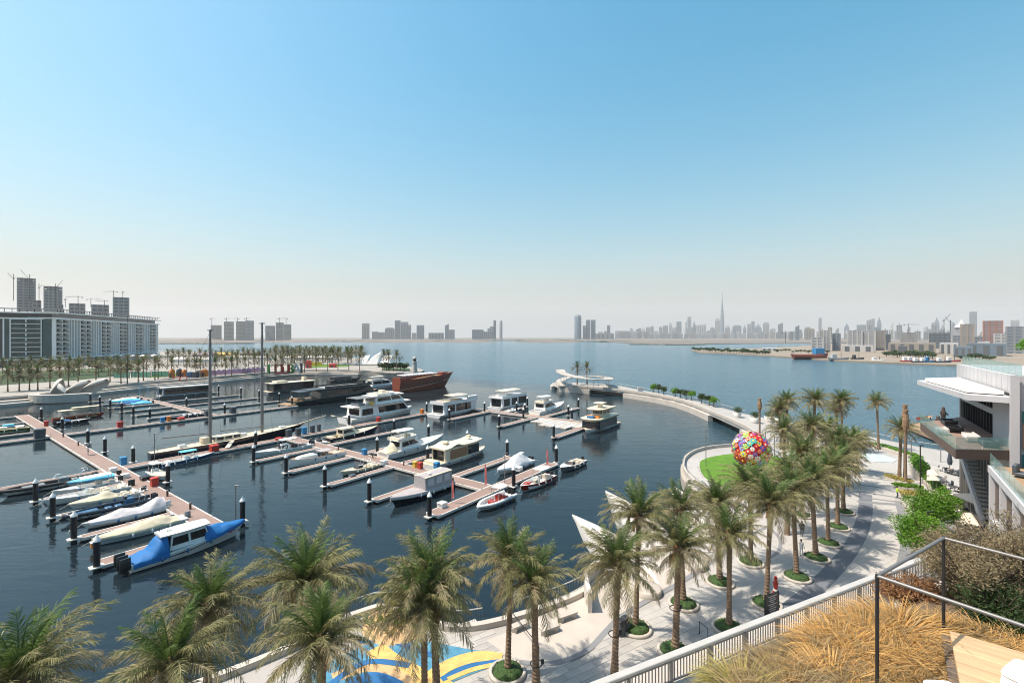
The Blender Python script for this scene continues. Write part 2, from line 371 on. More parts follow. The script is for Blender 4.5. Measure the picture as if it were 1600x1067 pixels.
# ================================================================ promenade (this side) and breakwater
EDGE_NEAR = [Vector((-70, 2, 2.5)), Vector((-42, 14, 2.5))] + pxs([(390, 1030), (480, 985), (572, 948), (607, 946), (697, 973), (787, 961), (880, 930), (925, 905), (960, 884), (1010, 856), (1060, 822), (1100, 790)], 2.5)
BULGE = pxs([(1112, 777), (1097, 765), (1080, 751), (1070, 737), (1069, 721), (1081, 709.6), (1099, 703), (1119, 699.5), (1145, 697.5), (1170, 695)], 2.5)
INNER = pxs([(1183, 688), (1182, 680), (1160, 667), (1110, 645), (1075, 631), (1037, 621), (975, 611.5), (922, 606.5), (874, 603)], 2.5)
TIP = pxs([(864, 601), (862, 599), (868, 597)], 2.5)
OUTER = pxs([(905, 598), (957, 601), (1000, 609), (1040, 616), (1087, 626), (1122, 635), (1147, 642), (1180, 650), (1230, 659), (1300, 669), (1370, 684), (1440, 698), (1510, 708)], 2.5)
REST = [Vector((90, 78, 2.5)), Vector((160, 110, 2.5)), Vector((200, 60, 2.5)), Vector((150, -30, 2.5)), Vector((-70, -30, 2.5))]
en = smooth_path(EDGE_NEAR[1:], 5)
bl = smooth_path(BULGE, 5); inn = smooth_path(INNER, 6); tp = smooth_path(TIP, 4); ou = smooth_path(OUTER, 5)
PROM = [EDGE_NEAR[0]] + en + bl + inn + tp + ou + REST
mb = MB(); mb.prism(PROM, 1.75, 2.5, 0, 1); promenade = struct(mb.build('promenade_ground', ['stone', 'pave']), "pale stone waterfront promenade and curving breakwater")
def wall(path, name, w=1.2, z0=-1.2, z1=1.75, m='quay', lab=None):
    mb = MB(); L, Rr = ribbon(path, w); strip_mb(mb, L, Rr, z0, z1); o = mb.build(name, m); struct(o, lab); return o
wall(en + bl, 'quay_wall', 1.0)
openA = [p for p in inn if 1112 < p.x / p.y * F + 800 < 1158]; openB = [p for p in inn if 924 < p.x / p.y * F + 800 < 974]
segs = []; cur = []
for p in inn:
    x = p.x / p.y * F + 800
    if 1113 < x < 1157 or 925 < x < 973:
        if len(cur) > 1: segs.append(cur)
        cur = []
    else: cur.append(p)
if len(cur) > 1: segs.append(cur)
for s_ in segs: wall(s_, 'breakwater_wall', 1.4, m='stonewarm')
wall(tp, 'breakwater_wall', 1.4, m='stonewarm'); wall(ou, 'breakwater_wall', 1.4, m='stonewarm')
wall([p + Vector((4, 5, 0)) for p in inn if 1090 < p.x / p.y * F + 800 < 1175], 'breakwater_wall', .6, m='conc'); wall([p + Vector((2, 5, 0)) for p in inn if 905 < p.x / p.y * F + 800 < 985], 'breakwater_wall', .6, m='conc')
# parapets: white low wall along the breakwater (each panel its own piece) and round the lawn
def panels(path, name, parent, step, w, z0, z1, m, gap=.04):
    # cut a path into equal pieces with a small joint between
    pts = [Vector(p) for p in path]; d = [0]
    for a, b in zip(pts, pts[1:]): d.append(d[-1] + (b - a).length)
    def at(q):
        for i in range(len(d) - 1):
            if d[i + 1] >= q: return pts[i].lerp(pts[i + 1], (q - d[i]) / max(1e-6, d[i + 1] - d[i]))
        return pts[-1]
    n = max(1, int(d[-1] / step))
    for i in range(n):
        a = at(i * d[-1] / n + gap / 2); b = at((i + 1) * d[-1] / n - gap / 2)
        mb = MB(); L, Rr = ribbon([a, b], w); strip_mb(mb, L, Rr, z0, z1); mb.build(name, m, parent)
par = thing('breakwater_parapet', "white stone parapet along the curving breakwater", "parapet")
panels([p for p in inn[6:-3]], 'panel', par, 7.5, .5, 2.5, 3.35, 'stonewarm', .12)
par2 = thing('lawn_parapet', "low curved stone parapet and rail round the lawn", "parapet")
panels(bl, 'panel', par2, 3, .35, 2.5, 3.1, 'stonewarm', .05)
mb = MB(); mb.tube([p + Vector((0, 0, 1.05)) for p in bl], .04, 5, 0)
for p in bl[::4]: mb.tube([p + Vector((0, 0, .5)), p + Vector((0, 0, 1.05))], .03, 5)
mb.build('rail', 'metal_grey', par2)

# ---- paving slabs, dark bands, lawn
UD = Vector((.862, .507, 0)); VD = Vector((.507, -.862, 0))
LAWN = smooth_path(pxs([(1093, 727), (1100, 718), (1125, 712), (1160, 709), (1205, 712), (1232, 724), (1225, 742), (1190, 757), (1150, 764), (1118, 756), (1100, 744)], 2.5), 4, True)
mb = MB(); mb.prism(LAWN, 2.45, 2.62); struct(mb.build('lawn', 'lawn'), "bright mown lawn under the flower sphere")
slab_me = [None] * 3
for i in range(3):
    mb = MB(); mb.box(-.593, .593, -.293, .293, 0, .03, tx=.006, ty=.006); slab_me[i] = mb.mesh('paving_slab', 'slab')
PLAY = pxs([(440, 1090), (520, 1030), (590, 1000), (660, 1000), (720, 1012), (770, 1020), (790, 1034), (740, 1052), (690, 1072), (560, 1110)], 2.5)
AMPH = pxs([(800, 1028), (870, 1036), (920, 1020), (960, 975), (1000, 960), (1090, 905), (1112, 870), (1060, 822), (960, 884), (880, 930), (787, 961), (740, 965)], 2.5)
cand = []
for i in range(-25, 75):
    for j in range(-90, 40):
        c = UD * (i * 1.2 + (.6 if j % 2 else 0)) + VD * (j * .6) + Vector((6, 18, 0))
        if c.y < 18 or c.y > 85: continue
        x = c.x / c.y * F + 800; y = HY + 22.5 * F / c.y
        if not (560 < x < 1500 and 710 < y < 1080): continue
        if not inside(c, PROM) or inside(c, LAWN) or inside(c, PLAY) or inside(c, AMPH): continue
        if min((c - q).length for q in en + bl) < .9: continue
        cand.append((c.y, c))
cand.sort(key=lambda q: q[0])
rot = math.atan2(UD.y, UD.x)
for y, c in cand[:300]:
    o = link('paving_slab', random.choice(slab_me), promenade, (c.x, c.y, 2.5 + random.uniform(-.006, .004)), rot)
if cand[300:]:
    mb = MB()
    for y, c in cand[300:]:
        z = 2.5 + random.uniform(0, .004); q = [c + UD * a + VD * b for a, b in ((-.593, -.293), (.593, -.293), (.593, .293), (-.593, .293))]
        mb.prism([(p.x, p.y) for p in q], z - .01, z + .03)
    o = mb.build('paving_slabs', 'slab', promenade); o["kind"] = "stuff"
def band(px, w, m, name='paving_band', z=2.536, label=None):
    pts = smooth_path(pxs(px, 2.5), 8); mb = MB(); L, Rr = ribbon(pts, w); strip_mb(mb, L, Rr, z - .012, z); return mb.build(name, m, promenade)
band([(1352, 772), (1352, 800), (1344, 830), (1326, 862), (1298, 895), (1262, 930), (1215, 965), (1160, 1000)], 1.5, 'darkpave')
band([(1406, 783), (1415, 815), (1418, 850), (1412, 885), (1400, 915)], 1.2, 'midpave')
for y0, y1 in ((734, 742), (744, 754), (757, 767), (768, 779), (776, 786)): band([(1340, y0), (1415, y1)], .55, 'midpave', z=2.541)
band([(1340, 784), (1410, 789)], .9, 'midpave', z=2.544)
band([(800, 1033), (840, 1037), (880, 1033), (920, 1014), (948, 985), (965, 968), (1000, 945), (1060, 912), (1110, 880), (1150, 850), (1200, 822)], .45, 'midpave', z=2.546)
band([(1201, 872), (1216, 862), (1219, 845), (1210, 832), (1196, 822)], .35, 'midpave', z=2.548)
# ================================================================ palms
def frond_mesh(name, e0, L, bend, n, material, seed, lw=.025, ll=.52):
    rnd = random.Random(seed); mb = MB()
    N = 14; p = Vector((0, 0, 0)); pts = [p.copy()]; tang = []
    for i in range(N):
        u = (i + .5) / N; a = R(e0) - R(bend) * u ** 1.5
        d = Vector((math.cos(a), 0, math.sin(a))); tang.append(d); p = p + d * L / N; pts.append(p.copy())
    tang.append(tang[-1])
    side = Vector((0, 1, 0)); tw = rnd.uniform(-.25, .25)
    mb.tube(pts[::2] if N % 2 == 0 else pts, [.045 * (1 - .85 * i / (len(pts[::2]) - 1)) for i in range(len(pts[::2]))], 3, 0, False, False)
    for i in range(n):
        u = .13 + .87 * i / (n - 1); q = u * N; k = min(int(q), N - 1); f = q - k
        c = pts[k].lerp(pts[k + 1], f); t = tang[k]; up = t.cross(side).normalized() * -1
        ln = ll * (.55 + .6 * math.sin(math.pi * min(1, u * .82 + .12))) * rnd.uniform(.8, 1.12) * (1 if u < .93 else .7)
        for s in (-1, 1):
            fw = .55 + .75 * u + rnd.uniform(-.3, .3); v = .35 + rnd.uniform(-.5, .55) + tw * s
            d = (t * fw + side * s * (1.05 - .35 * u) + up * v).normalized()
            tip = c + d * ln + Vector((0, 0, -.16 * ln * rnd.uniform(.3, 1.5))); mid = c + d * ln * .45
            wv = (t * .8 + Vector((0, 0, .5)) * rnd.uniform(-1, 1)).normalized() * lw
            mb.add([c - wv * .5, mid - wv, tip, mid + wv, c + wv * .5], [(0, 1, 2, 3, 4)], 0)
    return mb.mesh(name, material)
CLS = [(83, 2.2, 18, 'frond_green'), (71, 2.6, 30, 'frond_green'), (58, 2.9, 46, 'frond_olive'), (44, 3.1, 60, 'frond_olive'), (30, 3.1, 70, 'frond_tan'), (14, 3.0, 74, 'frond_olive'), (-4, 2.8, 66, 'frond_tan'), (-26, 2.5, 50, 'frond_tan')]
FR = [[frond_mesh('frond', e + 4 * (k - .5), L * (.95 + .1 * k), b + 8 * k, 42, m, i * 10 + k) for k in range(2)] for i, (e, L, b, m) in enumerate(CLS)]
CNT = [4, 6, 9, 11, 11, 10, 7, 4]
def trunk_mb(h, r=.2, boots=True, n=10, seed=0, rings=30):
    rnd = random.Random(seed); mb = MB(); prof = []
    for i in range(rings + 1):
        u = i / rings; rr = r * (1.25 - .35 * min(1, u * 5)) * (1 + .05 * math.sin(u * 9))
        prof.append((rr * .96, u * h)); prof.append((rr * 1.09, u * h + h / rings * .55))
    mb.lathe(prof, n, mi=0, sm=False)
    return mb
TRUNKS = {}
def trunk_mesh(h, seed):
    k = (round(h * 2) / 2, seed % 3)
    if k not in TRUNKS: TRUNKS[k] = trunk_mb(k[0], .2 + .02 * (seed % 3), seed=seed).mesh('trunk', ['trunk'])
    return TRUNKS[k], k[0]
def boot_mesh():
    mb = MB(); rnd = random.Random(3)
    mb.lathe([(.2, -.9), (.3, -.5), (.36, -.1), (.3, .25), (.12, .5)], 10, mi=0, sm=False)
    for i in range(70):
        a = rnd.uniform(0, 6.283); z = rnd.uniform(-.85, .3); r = .3 + rnd.uniform(0, .06)
        o = Vector((math.cos(a), math.sin(a), 0)); p = o * r * .8 + Vector((0, 0, z)); q = o * (r + .16) + Vector((0, 0, z + .2)); w = Vector((-o.y, o.x, 0)) * .06
        mb.add([p - w, p + w, q + w * .6, q - w * .6], [(0, 1, 2, 3)], 0)
    return mb.mesh('frond_base_cluster', 'trunk_boot')
BOOT = boot_mesh()
mb = MB(); rnd = random.Random(77)
mb.tube([(0, 0, 0), (.35, 0, .25), (.7, 0, .05), (.8, 0, -.3)], .02, 4)
for i in range(26):
    a = rnd.uniform(0, 6.28); r = rnd.uniform(.03, .16); mb.tube([(.8, 0, -.25), (.8 + r * math.cos(a), r * math.sin(a), -.5 - rnd.uniform(0, .5))], .018, 3)
FRUIT = mb.mesh('fruit_stalk', 'orange_fruit')
def palm(base, h, label, group, seed, dens=1.0, size=1.0, lean=(0, 0)):
    rnd = random.Random(seed); t = thing('date_palm', label, 'palm tree', base, rnd.uniform(0, 6.28), group)
    me, hh = trunk_mesh(h, seed)
    t.rotation_euler = (rnd.gauss(0, .025), rnd.gauss(0, .025), t.rotation_euler.z); dens *= rnd.uniform(.82, 1.12); size *= rnd.uniform(.9, 1.08)
    link('trunk', me, t)
    for q in range(rnd.randint(0, 4)):
        o = link('fruit_stalk', FRUIT, t, (0, 0, hh - .05), rnd.uniform(0, 6.28))
    link('frond_base_cluster', BOOT, t, (0, 0, hh - .1))
    off = rnd.uniform(0, 6.28)
    for i, c in enumerate(CNT):
        m = max(3, int(c * dens + rnd.uniform(-1, 1)))
        for j in range(m):
            off += 2.39996 + rnd.uniform(-.25, .25)
            o = link('frond', rnd.choice(FR[i]), t, (.12 * math.cos(off), .12 * math.sin(off), hh + .25 - .09 * i))
            o.rotation_euler = (rnd.uniform(-.25, .25), rnd.uniform(-.16, .16), off); k = size * .95 * rnd.uniform(.8, 1.12); o.scale = (k, k, k)
    return t
# a whole crown in one mesh for the palms across the water
def crown_mb(seed, size=1.0, n=9):
    rnd = random.Random(seed); mb = MB()
    for i, (e, L, b, m) in enumerate(CLS):
        for j in range(CNT[i] - 1):
            a = rnd.uniform(0, 6.283); N = 5; p = Vector((0, 0, .2 - .08 * i)); o = Vector((math.cos(a), math.sin(a), 0)); sd = Vector((-o.y, o.x, 0)); pts = [p.copy()]
            l = L * size * rnd.uniform(.85, 1.1)
            for k in range(N):
                u = (k + .5) / N; q = R(e) - R(b) * u ** 1.5; p = p + (o * math.cos(q) + Vector((0, 0, math.sin(q)))) * l / N; pts.append(p.copy())
            for k in range(n):
                u = .15 + .85 * k / (n - 1); q = u * N; kk = min(int(q), N - 1); c = pts[kk].lerp(pts[kk + 1], q - kk); t = (pts[kk + 1] - pts[kk]).normalized()
                for s in (-1, 1):
                    d = (t * .8 + sd * s * .9 + Vector((0, 0, .25))).normalized(); ln = .55 * size * rnd.uniform(.7, 1.1)
                    w = t * .11
                    mb.add([c - w, c + d * ln + Vector((0, 0, -.1)), c + w], [(0, 1, 2)], 0 if i > 1 else 1)
    return mb
CROWNS = [crown_mb(50 + i).mesh('crown', ['far_frond', 'leaf_dark']) for i in range(4)]
FTR = {}
def far_palm(base, h, label, group, seed, size=1.0):
    rnd = random.Random(seed); t = thing('date_palm', label, 'palm tree', base, rnd.uniform(0, 6.28), group)
    k = round(h)
    if k not in FTR: FTR[k] = trunk_mb(k, .24, rings=6, n=7).mesh('trunk', ['trunk'])
    link('trunk', FTR[k], t); o = link('crown', CROWNS[seed % 4], t, (0, 0, k)); o.scale = (size,) * 3
    return t

# ---- leafy things made of many small leaf faces
def leaf_cloud(mb, blobs, n, size, rnd, mi=0, narrow=.45, shell=.55):
    tot = sum(b[1][0] * b[1][1] * b[1][2] for b in blobs)
    for c, r in blobs:
        k = int(n * r[0] * r[1] * r[2] / tot) + 1
        for i in range(k):
            v = Vector((rnd.gauss(0, 1), rnd.gauss(0, 1), rnd.gauss(0, 1))).normalized() * (shell + (1 - shell) * rnd.random()) * rnd.uniform(.8, 1.12)
            p = Vector((c[0] + v.x * r[0], c[1] + v.y * r[1], c[2] + v.z * r[2]))
            a = Vector((rnd.gauss(0, 1), rnd.gauss(0, 1), rnd.gauss(0, .6))).normalized(); b = a.cross(Vector((rnd.gauss(0, 1), rnd.gauss(0, 1), rnd.gauss(0, 1)))).normalized()
            s = size * rnd.uniform(.6, 1.3)
            mb.add([p - a * s, p - b * s * narrow, p + a * s, p + b * s * narrow], [(0, 1, 2, 3)], mi)
    return mb
def blobs_in(rnd, n, c, R_, r):
    out = []
    for i in range(n):
        v = Vector((rnd.gauss(0, 1), rnd.gauss(0, 1), rnd.gauss(0, 1))).normalized() * rnd.uniform(.3, 1)
        k = rnd.uniform(.7, 1.25) * r; out.append(((c[0] + v.x * R_[0], c[1] + v.y * R_[1], c[2] + v.z * R_[2]), (k, k, k * .8)))
    return out
def tree(base, h, cr, label, seed, n=5000, leaf='leaf_lime', size=.09, group=None, nb=26, name='tree', cat='tree', br=.42):
    rnd = random.Random(seed); t = thing(name, label, cat, base, 0, group)
    mb = MB(); top = h - cr[2] * .9
    mb.tube([(0, 0, -.1), (.05, .02, top * .5), (.0, .06, top)], [.16, .12, .09], 7)
    for k in range(7):
        a = k * .9 + rnd.random(); mb.tube([(0, .04, top * .85), (math.cos(a) * cr[0] * .4, math.sin(a) * cr[1] * .4, top + cr[2] * .5), (math.cos(a) * cr[0] * .75, math.sin(a) * cr[1] * .75, top + cr[2] * rnd.uniform(.6, 1.3))], [.07, .04, .015], 5)
    mb.build('trunk', 'bark', t)
    mb = MB(); bl_ = blobs_in(rnd, nb, (0, 0, h - cr[2]), (cr[0] * .72, cr[1] * .72, cr[2] * .75), cr[0] * br)
    leaf_cloud(mb, bl_, n, size, rnd); mb.build('crown', leaf, t)
    return t
# shared low-detail trees for far banks
def far_tree_mesh(seed, leaf='leaf_dark', n=260, size=.5):
    rnd = random.Random(seed); mb = MB(); leaf_cloud(mb, blobs_in(rnd, 7, (0, 0, 2.6), (1.5, 1.5, .8), 1.2), n, size, rnd)
    mb.tube([(0, 0, 0), (0, 0, 2.4)], [.18, .1], 5, 1); return mb
# ================================================================ pontoons
def pontoon(label, s0, t0, s1, t1, w, z=.5):
    a, b = M(s0, t0), M(s1, t1); L = (b - a).length; rz = math.atan2((b - a).y, (b - a).x)
    t = thing('pontoon', label, 'pontoon', a, rz, 'floating pontoons of the marina')
    mb = MB(); mb.box(0, L, -w / 2 + .17, w / 2 - .17, z - .12, z); mb.build('deck', 'pdeck', t)
    for s in (-1, 1):
        mb = MB(); mb.box(.0, L, s * (w / 2 - .085) - .085, s * (w / 2 - .085) + .085, z - .3, z + .035); mb.build('edge_beam', 'kerb', t)
    for e in (-.11, L):
        mb = MB(); mb.box(e, e + .11, -w / 2, w / 2, z - .3, z + .03); mb.build('end_beam', 'kerb', t)
    n = max(1, int(L / 6))
    mb = MB()
    for i in range(n): mb.box(i * L / n + .15, (i + 1) * L / n - .15, -w / 2 + .1, w / 2 - .1, -.3, z - .13)
    mb.build('float', 'float', t)
    k = max(1, int(L / 7))
    for i in range(k):
        for s in (-1, 1):
            mb = MB(); x = (i + .5) * L / k; mb.tube([(x - .2, s * (w / 2 - .09), z + .14), (x + .2, s * (w / 2 - .09), z + .14)], .035, 5); mb.box(x - .05, x + .05, s * (w / 2 - .09) - .03, s * (w / 2 - .09) + .03, z, z + .14); mb.build('cleat', 'chrome', t)
    return t
pontoon("long main pontoon from the shell-shaped pavilion side past the covered motorboats", -209, 25, -66.6, 25, 2.9)
pontoon("main pontoon between the day cruisers and the flybridge yacht", -108.2, 57.9, -48, 57.9, 2.9)
pontoon("cross pontoon running beside the two-masted schooner", -110, 26.5, -110, 103, 2.7)
pontoon("cross pontoon reaching out of the picture beside the black inflatable", -110, -18, -110, 23.4, 2.7)
pontoon("long cross pontoon ending at the dark green party yacht", -159, 26.5, -159, 86.5, 2.4)
pontoon("cross pontoon beyond the empty berth at the picture edge", -159, -14, -159, 23.4, 2.4)
pontoon("spine pontoon of the small far berths by the glass-sided houseboat", -238, 60.5, -160.5, 60.5, 2.4)
pontoon("spine pontoon behind the white houseboats and grey floating platform", -106, 118.3, -57, 118.3, 2.5)
pontoon("end pontoon with the red banner and rescue inflatable", -46.6, 44.8, -46.6, 76.5, 2.5)
pontoon("end finger with bare boards beside the blue-covered cruiser", -65.6, 13.8, -65.6, 23.4, 2.2)
for s, d in ((-98, "between the black inflatable and the cream-covered bowrider"), (-87.4, "beside the navy inflatable with metal arch"), (-76, "beside the cream-covered speedboat")):
    pontoon("narrow finger pontoon " + d, s, 14.2, s, 23.4, 1.3)
for s, d in ((-94.6, "beside the pale blue sport boat"), (-82.2, "beside the square-bowed white launch"), (-69.8, "under the small tan bowrider"), (-57.8, "behind the grey-covered cabin boat")):
    pontoon("finger pontoon " + d, s, 43.6, s, 56.3, 1.5)
for s, t1, d in ((-95.4, 77, "beside the black-hulled sport cruiser"), (-82.6, 77, "behind the white flybridge yacht"), (-70, 77, "between flybridge yacht and tan houseboat"), (-56.2, 75.5, "beside the white shrouded boat")):
    pontoon("far-side finger pontoon " + d, s, 59.5, s, t1, 1.6)
for s, t0, t1, d in ((-96, 100, 117, "beside the big cream-topped houseboat"), (-77.6, 100, 117, "bordering the grey floating platform"), (-58.4, 97, 122, "where the tan trawler is moored")):
    pontoon("wide finger pontoon " + d, s, t0, s, t1, 2.0)
for s, t1, d in ((-92, 133, "between lilac houseboat and motor yacht"), (-76, 141, "beside the white motor yacht with black side window")):
    pontoon("outer finger pontoon " + d, s, 119.6, s, t1, 1.7)
for i, s in enumerate((-231, -218, -205, -192, -180, -170)):
    pontoon("low grey finger pontoon, %s from the shell pavilion, off the small berths" % ORD[i], s, 46.5, s, 59.2, 1.3)
for i, (s, t1) in enumerate(((-225, 86), (-208, 88), (-192, 88), (-176, 88))):
    pontoon("long finger pontoon facing the quay wall, %s from the glass houseboat" % ORD[i], s, 61.8, s, t1, 1.4)
for i, s in enumerate((-207, -191, -169)):
    pontoon("short finger at the picture edge, %s from the quay" % ORD[i], s, 8, s, 23.4, 1.3)
# grey floating platform
pf = thing('floating_platform', "pale grey modular floating platform between two finger pontoons", "platform", M(-76, 108), ANG_A)
for i in range(7):
    for j in range(3 if 1 < i < 6 else 2):
        mb = MB(); mb.rbox(.4 + i * 2.3, 2.6 + i * 2.3, 6.6 - j * 3.0, 9.5 - j * 3.0, -.2, .34, .06); mb.build('block', 'conc' if (i + j) % 3 else 'greywall', pf)

# ================================================================ mooring piles
pm = []
mb = MB(); mb.lathe([(.31, -1.5), (.31, 3.2)], 14); PILE = mb.mesh('shaft', 'pile')
mb = MB(); mb.lathe([(.36, 3.2), (.36, 3.28), (.3, 3.42), (.02, 3.92)], 14, sm=False); PCAP = mb.mesh('cap', 'pilecap')
mb = MB(); mb.box(-.62, .62, -.5, .5, .42, .56); PCOL = mb.mesh('collar', 'kerb')
def pile(s, t, label, sc=1.0):
    o = thing('mooring_pile', "black mooring pile with white cone cap " + label, 'mooring pile', M(s, t), ANG_B, 'mooring piles')
    link('shaft', PILE, o); link('cap', PCAP, o); link('collar', PCOL, o); o.scale = (1, 1, sc)
for s, t, l in [(-64.8, 13.3, "at the outboards of the blue-covered cruiser"), (-65, 28, "at the bow of the blue-covered cruiser"), (-76, 13.5, "at the bow of the cream-covered speedboat"), (-87.4, 13.4, "by the bow of the navy inflatable"), (-98, 13.2, "by the bow of the cream-and-white bowrider"), (-111.5, 8.5, "at the picture edge by the black inflatable"),
    (-93, 28.2, "beside the red bin on the long main pontoon"), (-113, 28.6, "beside the blue bin where the pontoons cross"), (-128, 27.6, "alone halfway up the main pontoon's schooner side"), (-142, 27.6, "beyond the parasol walker on the main pontoon"), (-168, 27.6, "just past the far gate of the main pontoon"), (-196, 27.6, "near the tan-canopied boat"),
    (-94.6, 42.8, "at the bow of the pale blue sport boat"), (-82.2, 42.8, "at the bow of the square-bowed launch"), (-69.8, 42.8, "ending the tan bowrider's finger"), (-58, 42.8, "at the bow of the grey-covered cabin boat"), (-46.4, 44.0, "ending the red banner's pontoon"),
    (-95.4, 78, "at the bow of the black-hulled sport cruiser"), (-80.8, 61.6, "beside the blue bin on the day-cruiser pontoon"), (-82.6, 78, "behind the flybridge yacht's hardtop"), (-66.4, 62.5, "at the stern of the tan houseboat"), (-70, 78, "behind the bow of the tan houseboat"), (-57.2, 76, "behind the white shrouded boat"), (-44.6, 61, "by the red-hulled bowrider"), (-46.4, 77.6, "by the grey bowrider at the pontoon's tip"),
    (-108.4, 49.5, "beside the schooner's gangway"), (-112, 76, "past the black sport cruiser's bow"), (-111, 104, "between the big catamaran yacht and the cream houseboat"),
    (-96, 99, "at the near end of the cream houseboat"), (-96.6, 116, "at the far corner of the cream houseboat"), (-77.6, 99.4, "at the near end of the platform's first finger"), (-79, 113, "midway along the platform's first finger"), (-58.4, 96.4, "at the near end of the trawler's finger"), (-57, 111, "by the trawler's bow"), (-67, 121, "beside the red life ring post"), (-84, 121, "behind the lilac houseboat's tender"), (-92, 134, "at the outer end beyond the lilac houseboat"), (-88, 122, "at the root of the motor yacht's berth"), (-76, 142, "at the outer end by the motor yacht's bow"), (-71, 126, "beside the motor yacht's flank"),
    (-231, 45.6, "first of the row by the shell pavilion"), (-218, 45.6, "second of the row by the shell pavilion"), (-205, 45.6, "third of the row by the shell pavilion"), (-192, 45.6, "fourth of the row by the shell pavilion"), (-180, 45.6, "fifth of the row by the shell pavilion"), (-170, 47, "sixth of the row by the shell pavilion"),
    (-225, 87, "off the quay behind the glass houseboat"), (-208, 89, "second off the quay behind the glass houseboat"), (-192, 89, "third off the quay behind the glass houseboat"), (-176, 89, "fourth off the quay, by the taller mast"), (-161, 64, "next to the grey bins by the schooner's mast"), (-161, 86, "at the stern of the dark green party yacht"), (-188, 62.5, "by the low black speedboat with white stripes")]:
    pile(s, t, l)

# ================================================================ boats
class Boat:
    def __init__(b, name, label, cat, s, t, heading, L, B, fst, fbow, hull='gel', deck='gel', stripe=None, cockpit=None, transom=.86, draft=.35, rake=.1, fine=2.2, sole=.3, full=.45, z=0, flare=.82):
        rz = {'+t': ANG_B, '-t': ANG_B + math.pi, '+s': ANG_A, '-s': ANG_A + math.pi}.get(heading, heading)
        b.L, b.B, b.fst, b.fbow, b.tr, b.fine, b.full = L, B, fst, fbow, transom, fine, full
        b.t = thing(name, label, cat, M(s, t, z), rz)
        mb = MB(); N = 16; sh = []; dk = []
        for i in range(N + 1):
            u = i / N; x = u * L; w = b.hb(x); zg = b.zg(x); xk = u * L * (1 - rake); f2 = flare * (1 - .35 * max(0, u - .5) * 2)
            half = [(xk, 0, -draft * (1 - max(0, u - .7) * 2)), (xk + (x - xk) * .25, w * f2 * .96, .06), (xk + (x - xk) * .28, w * f2, .16), (xk + (x - xk) * .7, w * (f2 * .3 + .7), zg * .62), (x, w, zg)]
            sh.append([(p[0], -p[1], p[2]) for p in half[::-1]] + half[1:])
            zd = sole if cockpit and cockpit[0] * L <= x <= cockpit[1] * L else zg - .07
            wi = max(.005, w - .13); dk.append([(x, -w, zg), (x, -wi, zg + .01), (x - .02, -wi * .97, zd), (x - .02, wi * .97, zd), (x, wi, zg + .01), (x, w, zg)])
        n = len(sh[0])
        for k, mi in ((0, 0), (1, 0), (2, 2), (3, 3), (4, 3), (5, 2), (6, 0), (7, 0)):
            mb.loft([[r[k], r[k + 1]] for r in sh], mi, True, closed=False)
        mb.add(sh[0], [tuple(range(n))], 0)
        mb.loft(dk, 1, False, closed=False)
        mb.build('hull', [hull, deck, stripe or hull, 'rubber'], b.t)
        if L < 21:
            for u in (.22, .42, .62):
                for sd in (-1, 1):
                    x = u * L; f = MB(); f.lathe([(.02, -.28), (.1, -.2), (.12, 0), (.1, .2), (.02, .28)], 7, (x, sd * (b.hb(x) + .1), max(.3, b.zg(x) - .35))); f.build('fender', 'bluebin' if hull == 'gel' else 'gel', b.t)
            r = MB(); r.tube([(L * .97, 0, b.zg(L * .97) + .05), (L * .97 + .5, .2, .75), (L + .9, .3, .55)], .018, 4); r.build('mooring_line', 'cream', b.t); r = MB(); r.tube([(.15, b.hb(0) * .9, b.zg(0) + .03), (-.5, b.hb(0) + .2, .65), (-.9, b.hb(0) + .4, .55)], .018, 4); r.build('mooring_line', 'cream', b.t)
    def hb(b, x):
        u = max(0, min(1, x / b.L)); f = b.full
        if u < f: k = b.tr + (1 - b.tr) * math.sin(math.pi / 2 * u / f)
        else: k = 1 - ((u - f) / (1 - f)) ** b.fine
        return max(.015, b.B / 2 * k)
    def zg(b, x):
        u = max(0, min(1, x / b.L)); return b.fst + (b.fbow - b.fst) * u ** 1.7
    def part(b, mb, name, mats): return mb.build(name, mats, b.t)
    def outboards(b, n=2, x=-.25, z=.35, m='black', sc=1.0, tilt=.0):
        for i in range(n):
            y = (i - (n - 1) / 2) * .72 * sc; mb = MB()
            r = [[(x - .28 * sc + tilt * (q), y - .17 * sc * k, z + q * sc), (x + .3 * sc + tilt * q, y - .19 * sc * k, z + q * sc), (x + .36 * sc + tilt * q, y, z + q * sc), (x + .3 * sc + tilt * q, y + .19 * sc * k, z + q * sc), (x - .28 * sc + tilt * q, y + .17 * sc * k, z + q * sc), (x - .38 * sc + tilt * q, y, z + q * sc)] for q, k in ((.0, .7), (.25, 1.05), (.6, 1.1), (.85, .8), (.95, .4))]
            mb.loft(r, 0, True); mb.box(x - .12 * sc, x + .14 * sc, y - .07 * sc, y + .07 * sc, z - .75 * sc, z + .05); mb.box(x - .2, x + .5, y - .06, y + .06, z - .05, z + .1)
            b.part(mb, 'outboard_motor', m)
    def shield(b, x, w, z, h=.55, back=.5, m='boatglass'):
        # raked three-sided windscreen with frame
        mb = MB(); p = [(x - back * 1.6, -w / 2, z), (x, -w / 2 * .8, z), (x + .15, 0, z), (x, w / 2 * .8, z), (x - back * 1.6, w / 2, z)]
        q = [(a[0] - back, a[1] * .9, z + h * (.8 if i in (0, 4) else 1)) for i, a in enumerate(p)]
        mb.loft([p, q], 0, closed=False); b.part(mb, 'windscreen', m)
        mb = MB(); mb.tube(q, .03, 4); b.part(mb, 'windscreen_frame', 'chrome')
